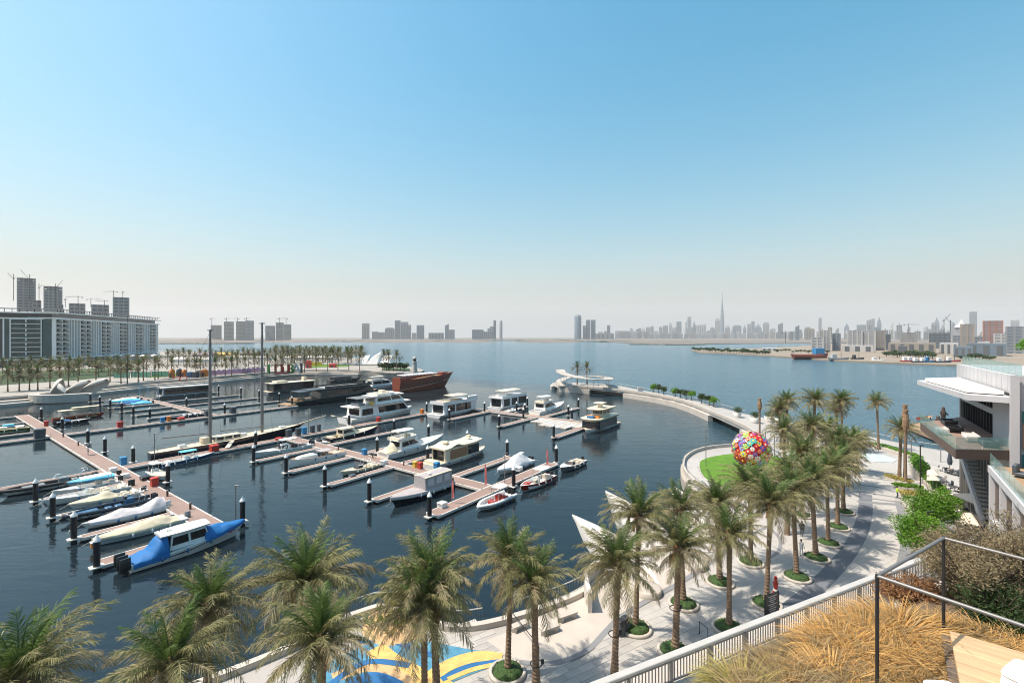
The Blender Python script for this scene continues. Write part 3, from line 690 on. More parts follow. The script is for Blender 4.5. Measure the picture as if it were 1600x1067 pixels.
    def hardtop(b, x0, x1, w, z, m='gel', posts=True, z0=.6, th=.1, name='hardtop', inset=.15, camber=.1):
        mb = MB(); rings = []
        for i in range(7):
            u = i / 6; x = x0 + (x1 - x0) * u; ww = w / 2 * (.82 + .18 * math.sin(math.pi * u)); rings.append([(x, -ww, z), (x, -ww * .5, z + camber * .8), (x, 0, z + camber), (x, ww * .5, z + camber * .8), (x, ww, z), (x, ww * .95, z - th), (x, -ww * .95, z - th)])
        mb.loft(rings, 0); b.part(mb, name, m)
        if posts:
            for x in (x0 + inset, x1 - inset):
                for s in (-1, 1):
                    mb = MB(); mb.tube([(x + (.25 if x > (x0 + x1) / 2 else -.1), s * w * .42, z0), (x, s * w * .42, z - th * .5)], .035, 5); b.part(mb, 'support', 'chrome')
    def cabin(b, x0, x1, w0, w1, z0, z1, rf=.6, rb=.1, m='gel', ti=.12, win=None, wm='boatglass', name='cabin', front=True, back=True, wz=(.35, .85)):
        # superstructure with raked ends; window panes stand a little proud
        mb = MB(); base = [(x0, -w0 / 2), (x1 - rf * .2, -w1 / 2), (x1, -w1 / 2 * .55), (x1, w1 / 2 * .55), (x1 - rf * .2, w1 / 2), (x0, w0 / 2)]
        def ring(k, z):
            o = []
            for x, y in base:
                xx = x + (rb * k if x == x0 else -rf * k); o.append((xx, y - math.copysign(ti * k, y), z))
            return o
        mb.loft([ring(0, z0), ring(.92, z0 + (z1 - z0) * .92), [(p[0] * .985 + (x0 + x1) / 2 * .015, p[1] * .93, z1) for p in ring(1, z1)]], 0)
        c = b.part(mb, name, m)
        h = z1 - z0; A = ring(wz[0], z0 + h * wz[0]); Z = ring(wz[1], z0 + h * wz[1])
        def pane(i, j, u0, u1):
            a, bb, d, e = [Vector(q) for q in (A[i], A[j], Z[j], Z[i])]; nrm = (bb - a).cross(e - a).normalized()
            mid = Vector(((x0 + x1) / 2, 0, a.z)); nrm = nrm if nrm.dot(a.lerp(bb, .5) - mid) > 0 else -nrm
            q = [a.lerp(bb, u0), a.lerp(bb, u1), e.lerp(d, u1), e.lerp(d, u0)]; k = MB()
            k.add([p + nrm * .015 for p in q] + [p - nrm * .03 for p in q], [(0, 1, 2, 3), (0, 1, 5, 4), (1, 2, 6, 5), (2, 3, 7, 6), (3, 0, 4, 7)], 0); o = k.build('window', wm, c)
        for u0, u1 in (win or []): pane(0, 1, u0, u1); pane(5, 4, u0, u1)
        if front: pane(2, 3, .04, .96); pane(1, 2, .1, .95); pane(4, 3, .1, .95)
        if back: pane(0, 5, .15, .85)
        return c
    def tarp(b, x0, x1, ridge, m, drop=.15, over=.05, p=1.6, seed=1, name='cover', tail=0):
        # cloth cover stretched over a ridge line; ridge = [(u, height above gunwale)]
        rnd = random.Random(seed); mb = MB(); N = 44; K_ = 18; rings = []
        for i in range(N + 1):
            x = x0 + (x1 - x0) * i / N; w = b.hb(min(max(x, 0), b.L * .995)) + over; zg = b.zg(x); u = i / N; H = ridge[-1][1]
            for (ua, ha), (ub, hbb) in zip(ridge, ridge[1:]):
                if ua <= u <= ub: q = (u - ua) / max(1e-6, ub - ua); q = q * q * (3 - 2 * q) * .5 + q * .5; H = ha + (hbb - ha) * q; break
            ring = [(x, -w, zg - drop + .05 * noise.noise((x * 1.7, seed, 0)))]
            for k in range(K_ + 1):
                v = -1 + 2 * k / K_; z = zg + H * (1 - abs(v) ** p) + (.13 * noise.noise((x * 1.1, v * 2.2, seed)) + .09 * abs(noise.noise((x * 2.6 + v * 1.5, v * 1.2, seed + 3)))) * (.3 + H) + .02
                ring.append((x, v * w, z))
            ring.append((x, w, zg - drop + .05 * noise.noise((x * 1.7, seed + 9, 0)))); rings.append(ring)
        mb.loft(rings, 0, True, closed=False); mb.add(rings[0], [tuple(range(len(rings[0])))]); mb.add(rings[-1], [tuple(range(len(rings[0])))])
        return b.part(mb, name, m)
    def rail(b, u0, u1, h=.5, m='chrome', r=.022, name='rail', inset=.1):
        mb = MB(); L_ = []; N = 8
        for s in (-1, 1):
            pts = [(b.L * (u0 + (u1 - u0) * i / N), s * max(.02, b.hb(b.L * (u0 + (u1 - u0) * i / N)) - inset), b.zg(b.L * (u0 + (u1 - u0) * i / N)) + h) for i in range(N + 1)]
            mb.tube(pts, r, 4)
            for q in pts[::2]: mb.tube([(q[0], q[1], q[2] - h), q], r, 4)
        b.part(mb, name, m)
    def boxes(b, lst, name, m):
        for q in lst:
            mb = MB(); mb.rbox(*q, r=min(.06, (q[5] - q[4]) * .3)); b.part(mb, name, m)

# --- W1 berths (near side): covered boats, bows pointing away from the main pontoon
b = Boat('motor_cruiser', "large white cruiser under bright blue covers with black outboards", "boat", -62.3, 15.3, '+t', 11.9, 3.3, .95, 1.75, stripe='gel', cockpit=(.04, .3), draft=.4, rake=.14)
b.cabin(3.4, 7.6, 2.5, 2.3, 1.15, 2.75, .5, .25, win=[(.04, .46), (.52, .96)], wz=(.3, .85))
b.hardtop(2.6, 7.5, 2.7, 2.95, posts=False, th=.16, camber=.14)
b.boxes([(3.3, 3.9, -.3, .5, 3.05, 3.25)], 'roof_hatch', 'gel')
mb = MB(); mb.tube([(3.0, .6, 3.0), (3.0, .6, 3.5)], .04, 5); mb.tube([(3.3, -.7, 3.0), (3.3, -.7, 3.6)], .03, 5); b.part(mb, 'antenna', 'metal_dark')
b.tarp(6.9, 11.7, [(0, 1.15), (.25, .8), (.7, .35), (1, .12)], 'blue_tarp', .32, .06, 2.2, 4)
b.tarp(.15, 3.3, [(0, .12), (.45, .55), (.8, 1.6), (1, 1.95)], 'blue_tarp', .45, .06, 3.0, 6, name='stern_cover')
b.outboards(3, x=-.45, z=.45, sc=1.35)
mb = MB()
for s in (-1, 1):
    mb.tube([(2.2 + i * 1.1, s * (b.hb(2.2 + i * 1.1) * .985 + .012), .62 + .05 * i + (.14 if i > 3 else 0)) for i in range(6)], [.02, .05, .07, .06, .04, .02], 5)
b.part(mb, 'graphic_stripe', 'black')
mb = MB(); mb.box(9.6, 9.95, -b.hb(9.8) * .93 - .02, -b.hb(9.8) * .93 + .1, 1.0, 1.14); mb.box(10.1, 10.35, -b.hb(10.2) * .9 - .02, -b.hb(10.2) * .9 + .1, 1.05, 1.2); b.part(mb, 'registration_mark', 'red')

b = Boat('speedboat', "white-blue speedboat under a smooth cream cover with orange box", "boat", -72.6, 24.0, '-t', 9.6, 2.6, .75, 1.0, hull='palehull', deck='gel', stripe='palehull')
b.tarp(.9, 9.5, [(0, .2), (.25, .95), (.6, .55), (.85, .3), (1, .06)], 'cream_tarp', .2, .05, 1.8, 11); b.outboards(1, sc=1.0, m='greyhull')
mb = MB(); mb.rbox(9.3, 9.95, 1.2, 1.85, .5, 1.05, .05, 0); mb.rbox(9.25, 10.0, 1.15, 1.9, 1.05, 1.15, .04, 1); b.part(mb, 'tackle_box', ['orange', 'gel'])
b = Boat('speedboat', "white speedboat under wrinkled lilac-white cover with high stern peak", "boat", -79.7, 24.0, '-t', 9.2, 2.5, .75, 1.0, stripe='greyhull', cockpit=(.02, .2))
b.tarp(.3, 8.4, [(0, 1.2), (.1, 1.35), (.35, .5), (.6, .8), (.8, .4), (1, .06)], 'lilac_tarp', .4, .06, 1.7, 15); b.outboards(1, x=-.2, m='gel')
b = Boat('inflatable', "navy rigid inflatable with steel arch beside the wrinkled white cover", "boat", -85.0, 23.8, '-t', 9.8, 2.6, .7, .85, hull='gel', deck='greyhull', stripe='navy', cockpit=(.05, .8), transom=.95, fine=2.8)
def tubes(b, m, r=.26, lift=.05):
    mb = MB(); P_ = []
    for s in (1, -1):
        xs = [b.L * i / 10 for i in range(11)]; xs = xs if s == 1 else xs[::-1]
        P_ += [(x, s * b.hb(x), b.zg(x) + lift) for x in xs]
    mb.tube(P_, r, 8); b.part(mb, 'inflatable_tube', m)
tubes(b, 'navy'); b.boxes([(2.2, 3.3, -.45, .45, .3, 1.5), (3.6, 4.4, -.5, .5, .3, .85), (4.7, 5.5, -.5, .5, .3, .85), (6.2, 8.4, -.6, .6, .3, .95)], 'seat', 'bluehull')
def arch(b, x, w, z0, z1, m='chrome', rk=.5):
    mb = MB()
    for dx in (0, .7): mb.tube([(x + dx, -w / 2, z0), (x + dx - rk * .7, -w / 2 * .9, z0 + (z1 - z0) * .8), (x - rk, -w / 2 * .6, z1), (x - rk, w / 2 * .6, z1), (x + dx - rk * .7, w / 2 * .9, z0 + (z1 - z0) * .8), (x + dx, w / 2, z0)], .035, 5)
    b.part(mb, 'arch', m)
arch(b, 1.3, 2.3, .9, 2.5); b.shield(3.5, 1.0, 1.5, .4, .2); b.outboards(2, sc=1.0)
b = Boat('bowrider', "white bowrider with cream tent cover at its stern half", "boat", -90.6, 24.0, '-t', 8.6, 2.4, .75, 1.0, stripe='gel', cockpit=(.05, .35))
b.tarp(3.2, 8.4, [(0, .3), (.2, .95), (.5, .45), (1, .06)], 'cream_tarp', .2, .05, 1.3, 21); b.boxes([(.5, 1.3, -.9, .9, .3, .95), (1.7, 2.5, -.9, -.3, .3, 1.0), (1.7, 2.5, .3, .9, .3, 1.0)], 'seat', 'cream'); b.outboards(1)
b = Boat('bowrider', "cream and white open bowrider with raked windscreen and black outboard", "boat", -95.2, 23.6, '-t', 10.2, 2.6, .8, 1.15, stripe='greyhull', cockpit=(.04, .58))
b.shield(5.6, 2.0, 1.0, .7, .5, 'clear'); b.boxes([(.6, 1.4, -1, 1, .3, 1.0), (2.6, 3.5, -.95, -.3, .3, 1.1), (2.6, 3.5, .3, .95, .3, 1.1), (4.2, 4.8, -.9, -.2, .3, 1.2)], 'seat', 'cream'); b.outboards(1, sc=1.25); b.rail(.65, .97, .35)
b = Boat('motorboat', "small white motorboat with flat pale canopy next to the bowrider", "boat", -100.3, 23.4, '-t', 8.2, 2.3, .75, 1.0, stripe='greyhull', cockpit=(.05, .6))
b.hardtop(1.0, 4.9, 2.1, 2.15, 'white_tarp', z0=.8, th=.06, name='canopy'); b.boxes([(2.2, 3.0, -.5, .5, .3, 1.2), (.6, 1.2, -.9, .9, .3, .9)], 'seat', 'seat'); b.outboards(1)
b = Boat('inflatable', "black inflatable with grey windscreen console at the berth's edge", "boat", -106.4, 21.4, '-t', 11.0, 2.6, .7, .9, hull='gel', deck='greyhull', stripe='rubber', cockpit=(.05, .8), transom=.95, fine=2.8)
tubes(b, 'rubber'); b.boxes([(3.2, 4.4, -.5, .5, .3, 1.5), (2.0, 2.8, -.6, .6, .3, 1.0), (6.0, 8.6, -.7, .7, .3, 1.02)], 'seat', 'greyhull'); b.shield(5.0, 1.3, 1.5, .7, .4, 'clear'); arch(b, 1.4, 2.2, .9, 2.4); b.outboards(2)
b = Boat('motorboat', "low boat under a pale turquoise cover by the pontoon crossing", "boat", -104.6, 24.2, '-t', 6.6, 2.1, .7, .9, stripe='navy')
b.tarp(.5, 6.4, [(0, .3), (.4, .55), (1, .06)], 'cyan_tarp', .15, .05, 1.8, 31); b.outboards(1)
b = Boat('motorboat', "white motorboat with hardtop and cream bow cover beside the red bin", "boat", -102.5, 28.6, '+s', 7.2, 2.3, .75, 1.05, stripe='rubber', cockpit=(.05, .45), draft=.3)
b.hardtop(.9, 3.2, 1.8, 2.4, z0=.8, th=.09); b.boxes([(1.4, 2.2, -.5, .5, .3, 1.3)], 'console', 'gel'); b.tarp(3.2, 7.1, [(0, .3), (.4, .25), (1, .05)], 'cream_tarp', .12, .04, 1.8, 33); b.outboards(2, sc=.9)
b = Boat('motorboat', "navy and white boat with turquoise bimini below the schooner", "boat", -106.6, 31.0, '+t', 9.5, 2.5, .75, 1.1, hull='bluehull', stripe='gel', cockpit=(.05, .6))
b.hardtop(3.2, 6.0, 2.0, 2.3, 'cyan_tarp', z0=.8, th=.06, name='bimini'); b.shield(6.2, 1.9, .95, .6, .5, 'clear'); b.boxes([(1, 1.8, -.9, .9, .3, .95), (4, 4.8, -.7, .7, .3, 1.2)], 'seat', 'gel'); b.outboards(2)

# --- W2 berths
b = Boat('sport_boat', "pale blue centre-console sport boat with white T-top", "boat", -98.6, 57.0, '-t', 12.6, 3.1, .95, 1.35, hull='palehull', deck='gel', stripe='palehull', cockpit=(.04, .6), rake=.06, fine=2.6)
b.hardtop(3.6, 7.0, 2.2, 2.9, z0=.8, th=.12); b.cabin(5.2, 7.6, 1.5, 1.2, .5, 1.9, .8, .1, win=[(.2, .9)]); b.boxes([(3.4, 4.2, -.9, -.1, .3, 1.5), (3.4, 4.2, .1, .9, .3, 1.5), (1.2, 2.2, -1.1, 1.1, .3, 1.0)], 'seat', 'rubber'); b.outboards(2, sc=1.2)
b = Boat('launch', "square-bowed white launch with tan sunbed and plumb stem", "boat", -86.4, 57.0, '-t', 11.4, 3.3, 1.1, 1.55, hull='gel', deck='teak', stripe='gel', cockpit=(.04, .55), rake=0, fine=4.2, flare=.93)
b.cabin(6.2, 10.4, 2.4, 1.4, 1.25, 1.75, .9, .1, win=None, front=False, back=False, name='foredeck'); b.shield(6.6, 2.3, 1.3, .75, .6); b.boxes([(.8, 2.6, -1.2, 1.2, .3, 1.15), (3.6, 4.4, -1.1, -.2, .3, 1.3), (3.6, 4.4, .2, 1.1, .3, 1.3)], 'seat', 'seat'); b.hardtop(3.0, 5.6, 2.6, 2.0, 'grey_tarp', z0=1.0, th=.05, name='canopy')
b = Boat('bowrider', "small tan bowrider with folded steel arch", "boat", -73.4, 55.6, '-t', 7.6, 2.3, .7, 1.0, hull='cream', deck='cream', stripe='black', cockpit=(.05, .55))
b.shield(4.5, 1.9, .9, .5, .5); arch(b, 2.2, 2.1, .8, 2.1); b.boxes([(.6, 1.4, -.9, .9, .3, .9), (2.4, 3.2, -.8, -.2, .3, 1.0), (2.4, 3.2, .2, .8, .3, 1.0)], 'seat', 'cream')
mb = MB(); mb.rbox(6.4, 7.6, 2.2, 3.2, .5, .8, .12); b.part(mb, 'dinghy_cover', 'slate')
b = Boat('cabin_boat', "dark blue cabin boat wholly wrapped in grey canvas", "boat", -54.3, 56.0, '-t', 12.4, 3.2, .95, 1.5, hull='navy', deck='grey_tarp', stripe='navy')
b.tarp(.1, 12.3, [(0, .15), (.5, .2), (1, .05)], 'grey_tarp', .42, .05, 2.2, 41, name='hull_cover')
def tent(b, x0, x1, w, z0, z1, m, m2):
    mb = MB(); rings = []
    for i in range(9):
        x = x0 + (x1 - x0) * i / 8; j = .03 * noise.noise((x * 2, 1, 4)); rings.append([(x, -w / 2, z0), (x, -w / 2 + .05 + j, (z0 + z1) / 2), (x, -w / 2 + .1, z1), (x, 0, z1 + .16), (x, w / 2 - .1, z1), (x, w / 2 - .05 - j, (z0 + z1) / 2), (x, w / 2, z0)])
    mb.loft(rings, 0); o = b.part(mb, 'canvas_enclosure', m)
    for s in (-1, 1):
        for u in (.1, .4, .7):
            k = MB(); xa = x0 + (x1 - x0) * u; k.box(xa, xa + (x1 - x0) * .2, s * (w / 2 - .03) - .03, s * (w / 2 - .03) + .03, z0 + .75, z1 - .3); k.build('window', m2, o)
    k = MB(); k.box(x0, x1, -w / 2 - .02, w / 2 + .02, z1 - .02, z1 + .03); k.build('roof_edge', 'cream_tarp', o)
    mb = MB()
    for i in range(8): pass
tent(b, .7, 6.6, 2.7, .95, 3.1, 'grey_tarp', 'lilac_tarp'); b.outboards(2, m='black')
mb = MB(); mb.tube([(5, -.4, 3.1), (5, -.4, 3.9)], .03, 4); mb.ell((5.0, .5, 3.35), (.3, .3, .2)); b.part(mb, 'antenna', 'gel')
b = Boat('sport_cruiser', "black-hulled sport cruiser with cream deck beside the tall piles", "boat", -99.6, 61.6, '+t', 14.6, 3.8, 1.1, 1.9, hull='navy', deck='cream', stripe='greyhull', cockpit=(.03, .28), fine=2.4)
b.cabin(3.4, 9.4, 2.9, 1.9, 1.2, 2.6, 2.6, .1, 'cream', win=[(.05, .75)]); b.hardtop(3.0, 6.6, 2.8, 2.8, 'cream', posts=False, th=.12); b.boxes([(.5, 1.6, -1.3, 1.3, .3, 1.3), (-.9, 0, -1.5, 1.5, .15, .35)], 'sunbed', 'seat'); b.rail(.55, .98, .45)
b = Boat('jet_ski', "small white and black tender by the sport cruiser's stern", "boat", -102.6, 60.4, '+s', 5.2, 1.7, .5, .7, hull='gel', stripe='rubber', cockpit=(.1, .6))
b.boxes([(1, 2.4, -.4, .4, .3, .9)], 'seat', 'rubber')
def flybridge(b, x0, x1, w, z, m='gel', roof=True, rm='gel', rz_=2.0, wind='boatglass'):
    mb = MB(); n = 10; ring0 = []; ring1 = []
    for i in range(n + 1):
        a = math.pi * (i / n - .5); ring0.append((x1 - (x1 - x0) * .18 + (x1 - x0) * .18 * math.cos(a), w / 2 * math.sin(a), z)); ring1.append((x1 - (x1 - x0) * .18 + ((x1 - x0) * .18 + .1) * math.cos(a), (w / 2 + .08) * math.sin(a), z + .6))
    ring0 = [(x0, -w / 2, z)] + ring0 + [(x0, w / 2, z)]; ring1 = [(x0, -w / 2 - .08, z + .5)] + ring1 + [(x0, w / 2 + .08, z + .5)]
    mb.loft([ring0, ring1, [(p[0], p[1] * .92, p[2] + .02) for p in ring1], [(p[0], p[1] * .92, z + .05) for p in ring0]], 0, closed=False); mb.add([(p[0], p[1], z + .03) for p in ring0], [tuple(range(len(ring0)))]); b.part(mb, 'flybridge', m)
    b.boxes([(x0 + .3, x0 + 1.1, -w * .4, w * .4, z + .05, z + .55), (x1 - 2.0, x1 - 1.4, -.8, -.1, z + .05, z + .9), (x1 - 2.0, x1 - 1.4, .1, .8, z + .05, z + .9)], 'flybridge_seat', 'cream')
    if roof: b.hardtop(x0 + .5, x1 - .8, w * .8, z + rz_, rm, z0=z + .3, th=.1)
b = Boat('flybridge_yacht', "white flybridge yacht with arched side windows and white hardtop", "yacht", -77.0, 60.0, '+t', 17.5, 4.6, 1.3, 2.3, cockpit=(.02, .18), fine=2.3, stripe='gel')
b.cabin(3.2, 11.6, 3.9, 2.4, 1.4, 3.3, 3.2, .2, win=[(.05, .38), (.42, .8)]); flybridge(b, 2.6, 8.2, 3.6, 3.3, rz_=1.9); b.rail(.5, .98, .6); arch(b, 3.6, 3.0, 3.6, 5.0, 'gel', .5)
b.boxes([(-1.2, 0, -2, 2, .2, .42)], 'swim_platform', 'teak'); b.boxes([(.5, 1.3, -1.6, 1.6, .35, 1.3)], 'seat', 'cream'); b.tarp(-.2, 2.6, [(0, .2), (.5, .9), (1, 1.5)], 'cream_tarp', .0, -.5, 1.5, 43, name='cockpit_cover')
mb = MB(); mb.tube([(2.8, 1.2, 3.6), (1.6, 1.4, 6.6)], .02, 4); b.part(mb, 'antenna', 'gel')
def houseboat(b, x0, x1, w, z0, z1, m, wins, roof, rm, wave=False, wm='boatglass', rails=True):
    c = MB(); c.rbox(x0, x1, -w / 2, w / 2, z0, z1, .18); o = b.part(c, 'cabin', m)
    for u0, u1, mm in wins:
        for s in (-1, 1):
            k = MB(); k.box(x0 + (x1 - x0) * u0, x0 + (x1 - x0) * u1, s * w / 2 - .03, s * w / 2 + .03, z0 + .35, z1 - .35); k.build('window', mm, o)
    for x, s in ((x0, -1), (x1, 1)):
        k = MB(); k.box(x - .03, x + .03, -w * .36, w * .36, z0 + .25, z1 - .35); k.build('glass_door', wm, o)
    mb = MB(); rings = []
    for i in range(19):
        u = i / 18; x = x0 - .6 + (x1 - x0 + 1.2) * u; h = z1 + .12 + (.5 * math.exp(-((u - .32) / .12) ** 2) + .35 * max(0, u - .8) * 4 if wave else 0)
        rings.append([(x, -w / 2 - .25, h), (x, 0, h + .12), (x, w / 2 + .25, h), (x, w / 2 + .25, h - .2), (x, -w / 2 - .25, h - .2)])
    mb.loft(rings, 0); b.part(mb, 'roof', rm)
b = Boat('houseboat', "tan wave-roofed houseboat with brown and black side panels", "houseboat", -64.6, 60.6, '+t', 17.0, 4.6, .9, 1.2, hull='gel', deck='cream', stripe='gel', fine=3.6, rake=.05, cockpit=(.75, .96), sole=.7)
houseboat(b, 3.0, 13.0, 4.0, .8, 3.3, 'cream', [(.12, .62, 'woodpanel'), (.64, .97, 'boatglass')], True, 'cream', True); b.boxes([(4.5, 5.2, -.7, .7, 4.0, 4.4), (11.4, 12, -.5, .4, 3.95, 4.5), (.6, 2, -1.4, 1.4, .85, 1.4)], 'roof_box', 'cream')
mb = MB(); mb.tube([(8, -1.6, 3.5), (8, -1.6, 4.3), (12.6, -1.6, 4.3)], .02, 4); mb.tube([(8, 1.6, 3.5), (8, 1.6, 4.3), (12.6, 1.6, 4.3)], .02, 4); b.part(mb, 'roof_rail', 'chrome')
# --- T3
b = Boat('shrouded_boat', "motorboat under a peaked white shroud", "boat", -51.2, 75.6, '-t', 10.6, 2.9, .85, 1.2, stripe='gel', deck='white_tarp')
b.tarp(.6, 10.4, [(0, .3), (.25, 1.6), (.42, 1.75), (.7, .7), (1, .06)], 'white_tarp', .35, .06, 1.4, 51); b.outboards(2, sc=1.0); b.boxes([(2.6, 3.4, -.4, .4, 2.4, 2.75)], 'radar', 'gel')
b = Boat('bowrider', "red and white bowrider with white tower and life ring", "boat", -42.6, 69.4, '-t', 9.4, 2.7, .85, 1.2, hull='redhull', deck='gel', stripe='gel', cockpit=(.04, .85))
b.hardtop(1.6, 4.4, 2.1, 2.6, z0=.9, th=.1); b.shield(5.2, 2.1, 1.0, .55, .4, 'clear'); b.boxes([(3.6, 4.4, -.6, .1, .3, 1.4), (.8, 1.6, -1, 1, .3, 1.0), (5.6, 6.4, .5, 1.0, .3, 1.5), (6.6, 7.4, -.9, -.4, .3, .8)], 'seat', 'seat'); b.outboards(1)
mb = MB(); mb.tube([(7.4 + .5 * math.cos(a * .5236), .5 * math.sin(a * .5236), 1.1) for a in range(13)], .09, 6); b.part(mb, 'life_ring', 'red')
b = Boat('rescue_inflatable', "white rescue inflatable with canopy and maroon seats", "boat", -42.8, 57.6, '-t', 7.6, 2.5, .6, .75, hull='gel', deck='gel', stripe='white_tarp', cockpit=(.05, .8), transom=.95, fine=2.8)
tubes(b, 'white_tarp', .25); b.hardtop(1.6, 3.8, 1.7, 2.5, 'white_tarp', z0=.7, th=.07, name='canopy'); b.boxes([(2.6, 3.3, -.4, .4, .3, 1.3), (1.4, 2.0, -.8, .8, .3, .85), (4.1, 4.8, -.6, .6, .3, .8)], 'seat', 'redhull'); b.outboards(2, sc=.85)
b = Boat('bowrider', "grey-hulled bowrider with white foredeck at the tip of the pontoon", "boat", -42.9, 81.6, '-t', 8.6, 2.7, .85, 1.15, hull='greyhull', deck='gel', stripe='greyhull', cockpit=(.04, .58))
b.shield(5.4, 2.1, 1.0, .45, .4); b.boxes([(.7, 1.5, -1, 1, .3, 1.0), (2.6, 3.4, -.9, -.2, .3, 1.1), (2.6, 3.4, .2, .9, .3, 1.1), (4.0, 4.8, -.5, .2, .3, 1.0)], 'seat', 'seat'); b.outboards(1)

# --- schooner
b = Boat('schooner', "two-masted black schooner with tan decks and tall bare masts", "sailing ship", -114.6, 31.6, '+t', 33.0, 5.0, 1.5, 2.6, hull='navy', deck='tanroof', stripe='navy', transom=.5, fine=1.9, rake=.16, draft=.6, full=.5)
mb = MB(); mb.tube([(31.5, 0, 2.5), (39, 0, 3.7)], [.22, .1], 8); b.part(mb, 'bowsprit', 'tanroof')
mb = MB(); mb.tube([(38.6, 0, 3.65), (30, -1.1, 2.6)], .03, 4); mb.tube([(38.6, 0, 3.65), (30, 1.1, 2.6)], .03, 4); b.part(mb, 'bowsprit_stay', 'rubber')
for x, h in ((11.0, 26.6), (22.2, 28.4)):
    mb = MB(); mb.tube([(x, 0, 1.4), (x, 0, h * .6), (x, 0, h)], [.34, .3, .2], 10); mb.box(x - .35, x + .35, -.8, .8, h - .3, h - .1); mb.box(x - .08, x + .08, -1.3, 1.3, h * .58, h * .58 + .15); b.part(mb, 'mast', 'metal_grey')
    mb = MB()
    for s in (-1, 1):
        for dx in (-1.5, 1.5): mb.tube([(x + dx, s * b.hb(x), 1.8), (x, s * .1, h - 1)], .02, 3)
    b.part(mb, 'shrouds', 'rubber')
mb = MB(); mb.tube([(22.2, 0, 27.5), (38.6, 0, 3.8)], .025, 3); mb.tube([(11, 0, 26), (.3, 0, 2)], .025, 3); b.part(mb, 'stay', 'rubber')
mb = MB(); mb.tube([(10.6, .1, 3.6), (2.2, .1, 4.0)], .14, 6); mb.tube([(21.8, .1, 3.3), (13, .1, 3.7)], .12, 6); b.part(mb, 'boom', 'metal_grey')
b.cabin(11.6, 17.2, 2.7, 2.4, 1.6, 2.75, .2, .1, 'cream', win=[(.05, .3), (.36, .62), (.7, .95)], front=False); b.boxes([(9.2, 10.6, -.9, .9, 1.5, 2.9)], 'deckhouse', 'tanroof'); b.boxes([(26.4, 27.8, -.5, .5, 2.1, 2.7), (17.5, 18.6, -.6, .5, 1.7, 2.5), (5, 6.4, -.8, .8, 1.5, 2.0)], 'deck_hatch', 'gel'); b.rail(.03, .95, .75, 'metal_dark', .025)
mb = MB(); mb.seg((14.6, -2.4, 1.7), (12.6, -4.6, .7), .9, .08); b.part(mb, 'gangway', 'cream')

# --- big boats further out
b = Boat('catamaran_yacht', "big white three-deck catamaran yacht with black swoosh windows", "yacht", -116.6, 77.6, '+t', 25.0, 7.6, 1.6, 2.4, hull='gel', deck='gel', stripe='greyhull', fine=3.2, rake=.04, transom=.95)
b.cabin(3.0, 22.5, 7.0, 5.0, 1.7, 4.6, 2.4, .3, win=[(.02, .24), (.36, .97)], wz=(.2, .82)); b.hardtop(.6, 22, 7.4, 4.85, posts=False, th=.22); b.cabin(8.5, 20.5, 6.2, 4.6, 4.9, 7.0, 2.2, .3, win=[(.05, .55), (.6, .95)]); b.hardtop(7.6, 19.4, 6.8, 7.25, posts=False, th=.25); flybridge(b, 9.4, 16.6, 5.4, 7.3, roof=False)
b.hardtop(2.2, 8.3, 6.2, 7.1, 'metal_grey', z0=4.9, th=.06, name='pergola'); b.boxes([(6.6, 7.6, -3.2, -2.4, 4.95, 5.8)], 'yellow_cushion', 'yellow'); b.boxes([(3.4, 4.4, -2, 2, 4.95, 5.5), (5.0, 6.2, -1, 2, 4.95, 5.4)], 'lounge_seat', 'grey_tarp'); b.boxes([(12.4, 13.6, -1, 1, 7.3, 8.6)], 'helm_frame', 'cream')
for u, w_ in ((14.0, .5), (14.7, .4), (15.3, .5), (16.0, .35), (16.6, .5)):
    mb = MB(); mb.box(u, u + w_, -3.42, -3.36, 7.05, 7.35); b.part(mb, 'lettering', 'slate')
for u in range(9):
    mb = MB(); mb.box(13.0 + u * .7, 13.45 + u * .7, -3.06, -2.98, 4.66, 4.83); b.part(mb, 'lettering', 'slate')
mb = MB(); mb.seg((.4, -1.5, 1.7), (-5.2, -2.4, 3.4), 1.6, .25); b.part(mb, 'gangplank', 'cream')
b = Boat('houseboat', "grey-white houseboat with cream roof terrace and long black window", "houseboat", -103.6, 99.8, '+t', 18.0, 6.4, 1.0, 1.2, hull='whitewall', deck='gel', stripe='whitewall', fine=5, rake=.02, transom=.98)
houseboat(b, 2.0, 17.0, 5.9, 1.1, 4.0, 'whitewall', [(.08, .3, 'boatglass'), (.34, .8, 'boatglass')], True, 'whitewall')
b.boxes([(1.5, 17.4, -3.1, -2.95, 4.1, 4.8), (1.5, 17.4, 2.95, 3.1, 4.1, 4.8), (1.4, 1.55, -3, 3, 4.1, 4.8), (13.2, 17.4, -3, -2.0, 4.1, 5.6)], 'terrace_parapet', 'whitewall'); b.boxes([(2.2, 8.6, -2.6, 2.6, 4.1, 4.24)], 'roof_deck', 'tanroof'); b.hardtop(6.6, 13.4, 5.2, 6.2, 'cream', z0=4.2, th=.14, name='awning'); b.boxes([(9, 10.2, -1.6, 1.6, 4.2, 4.9), (10.8, 11.6, -1.6, .6, 4.2, 4.8), (3, 4.4, -2, 2, 4.24, 4.7)], 'lounge_seat', 'seat')
b = Boat('houseboat', "lilac-white houseboat with arched black windows and roof canopy", "houseboat", -97.0, 121.4, '+t', 17.0, 6.0, 1.0, 1.3, hull='whitewall', deck='gel', stripe='whitewall', fine=4.5, rake=.02, transom=.98)
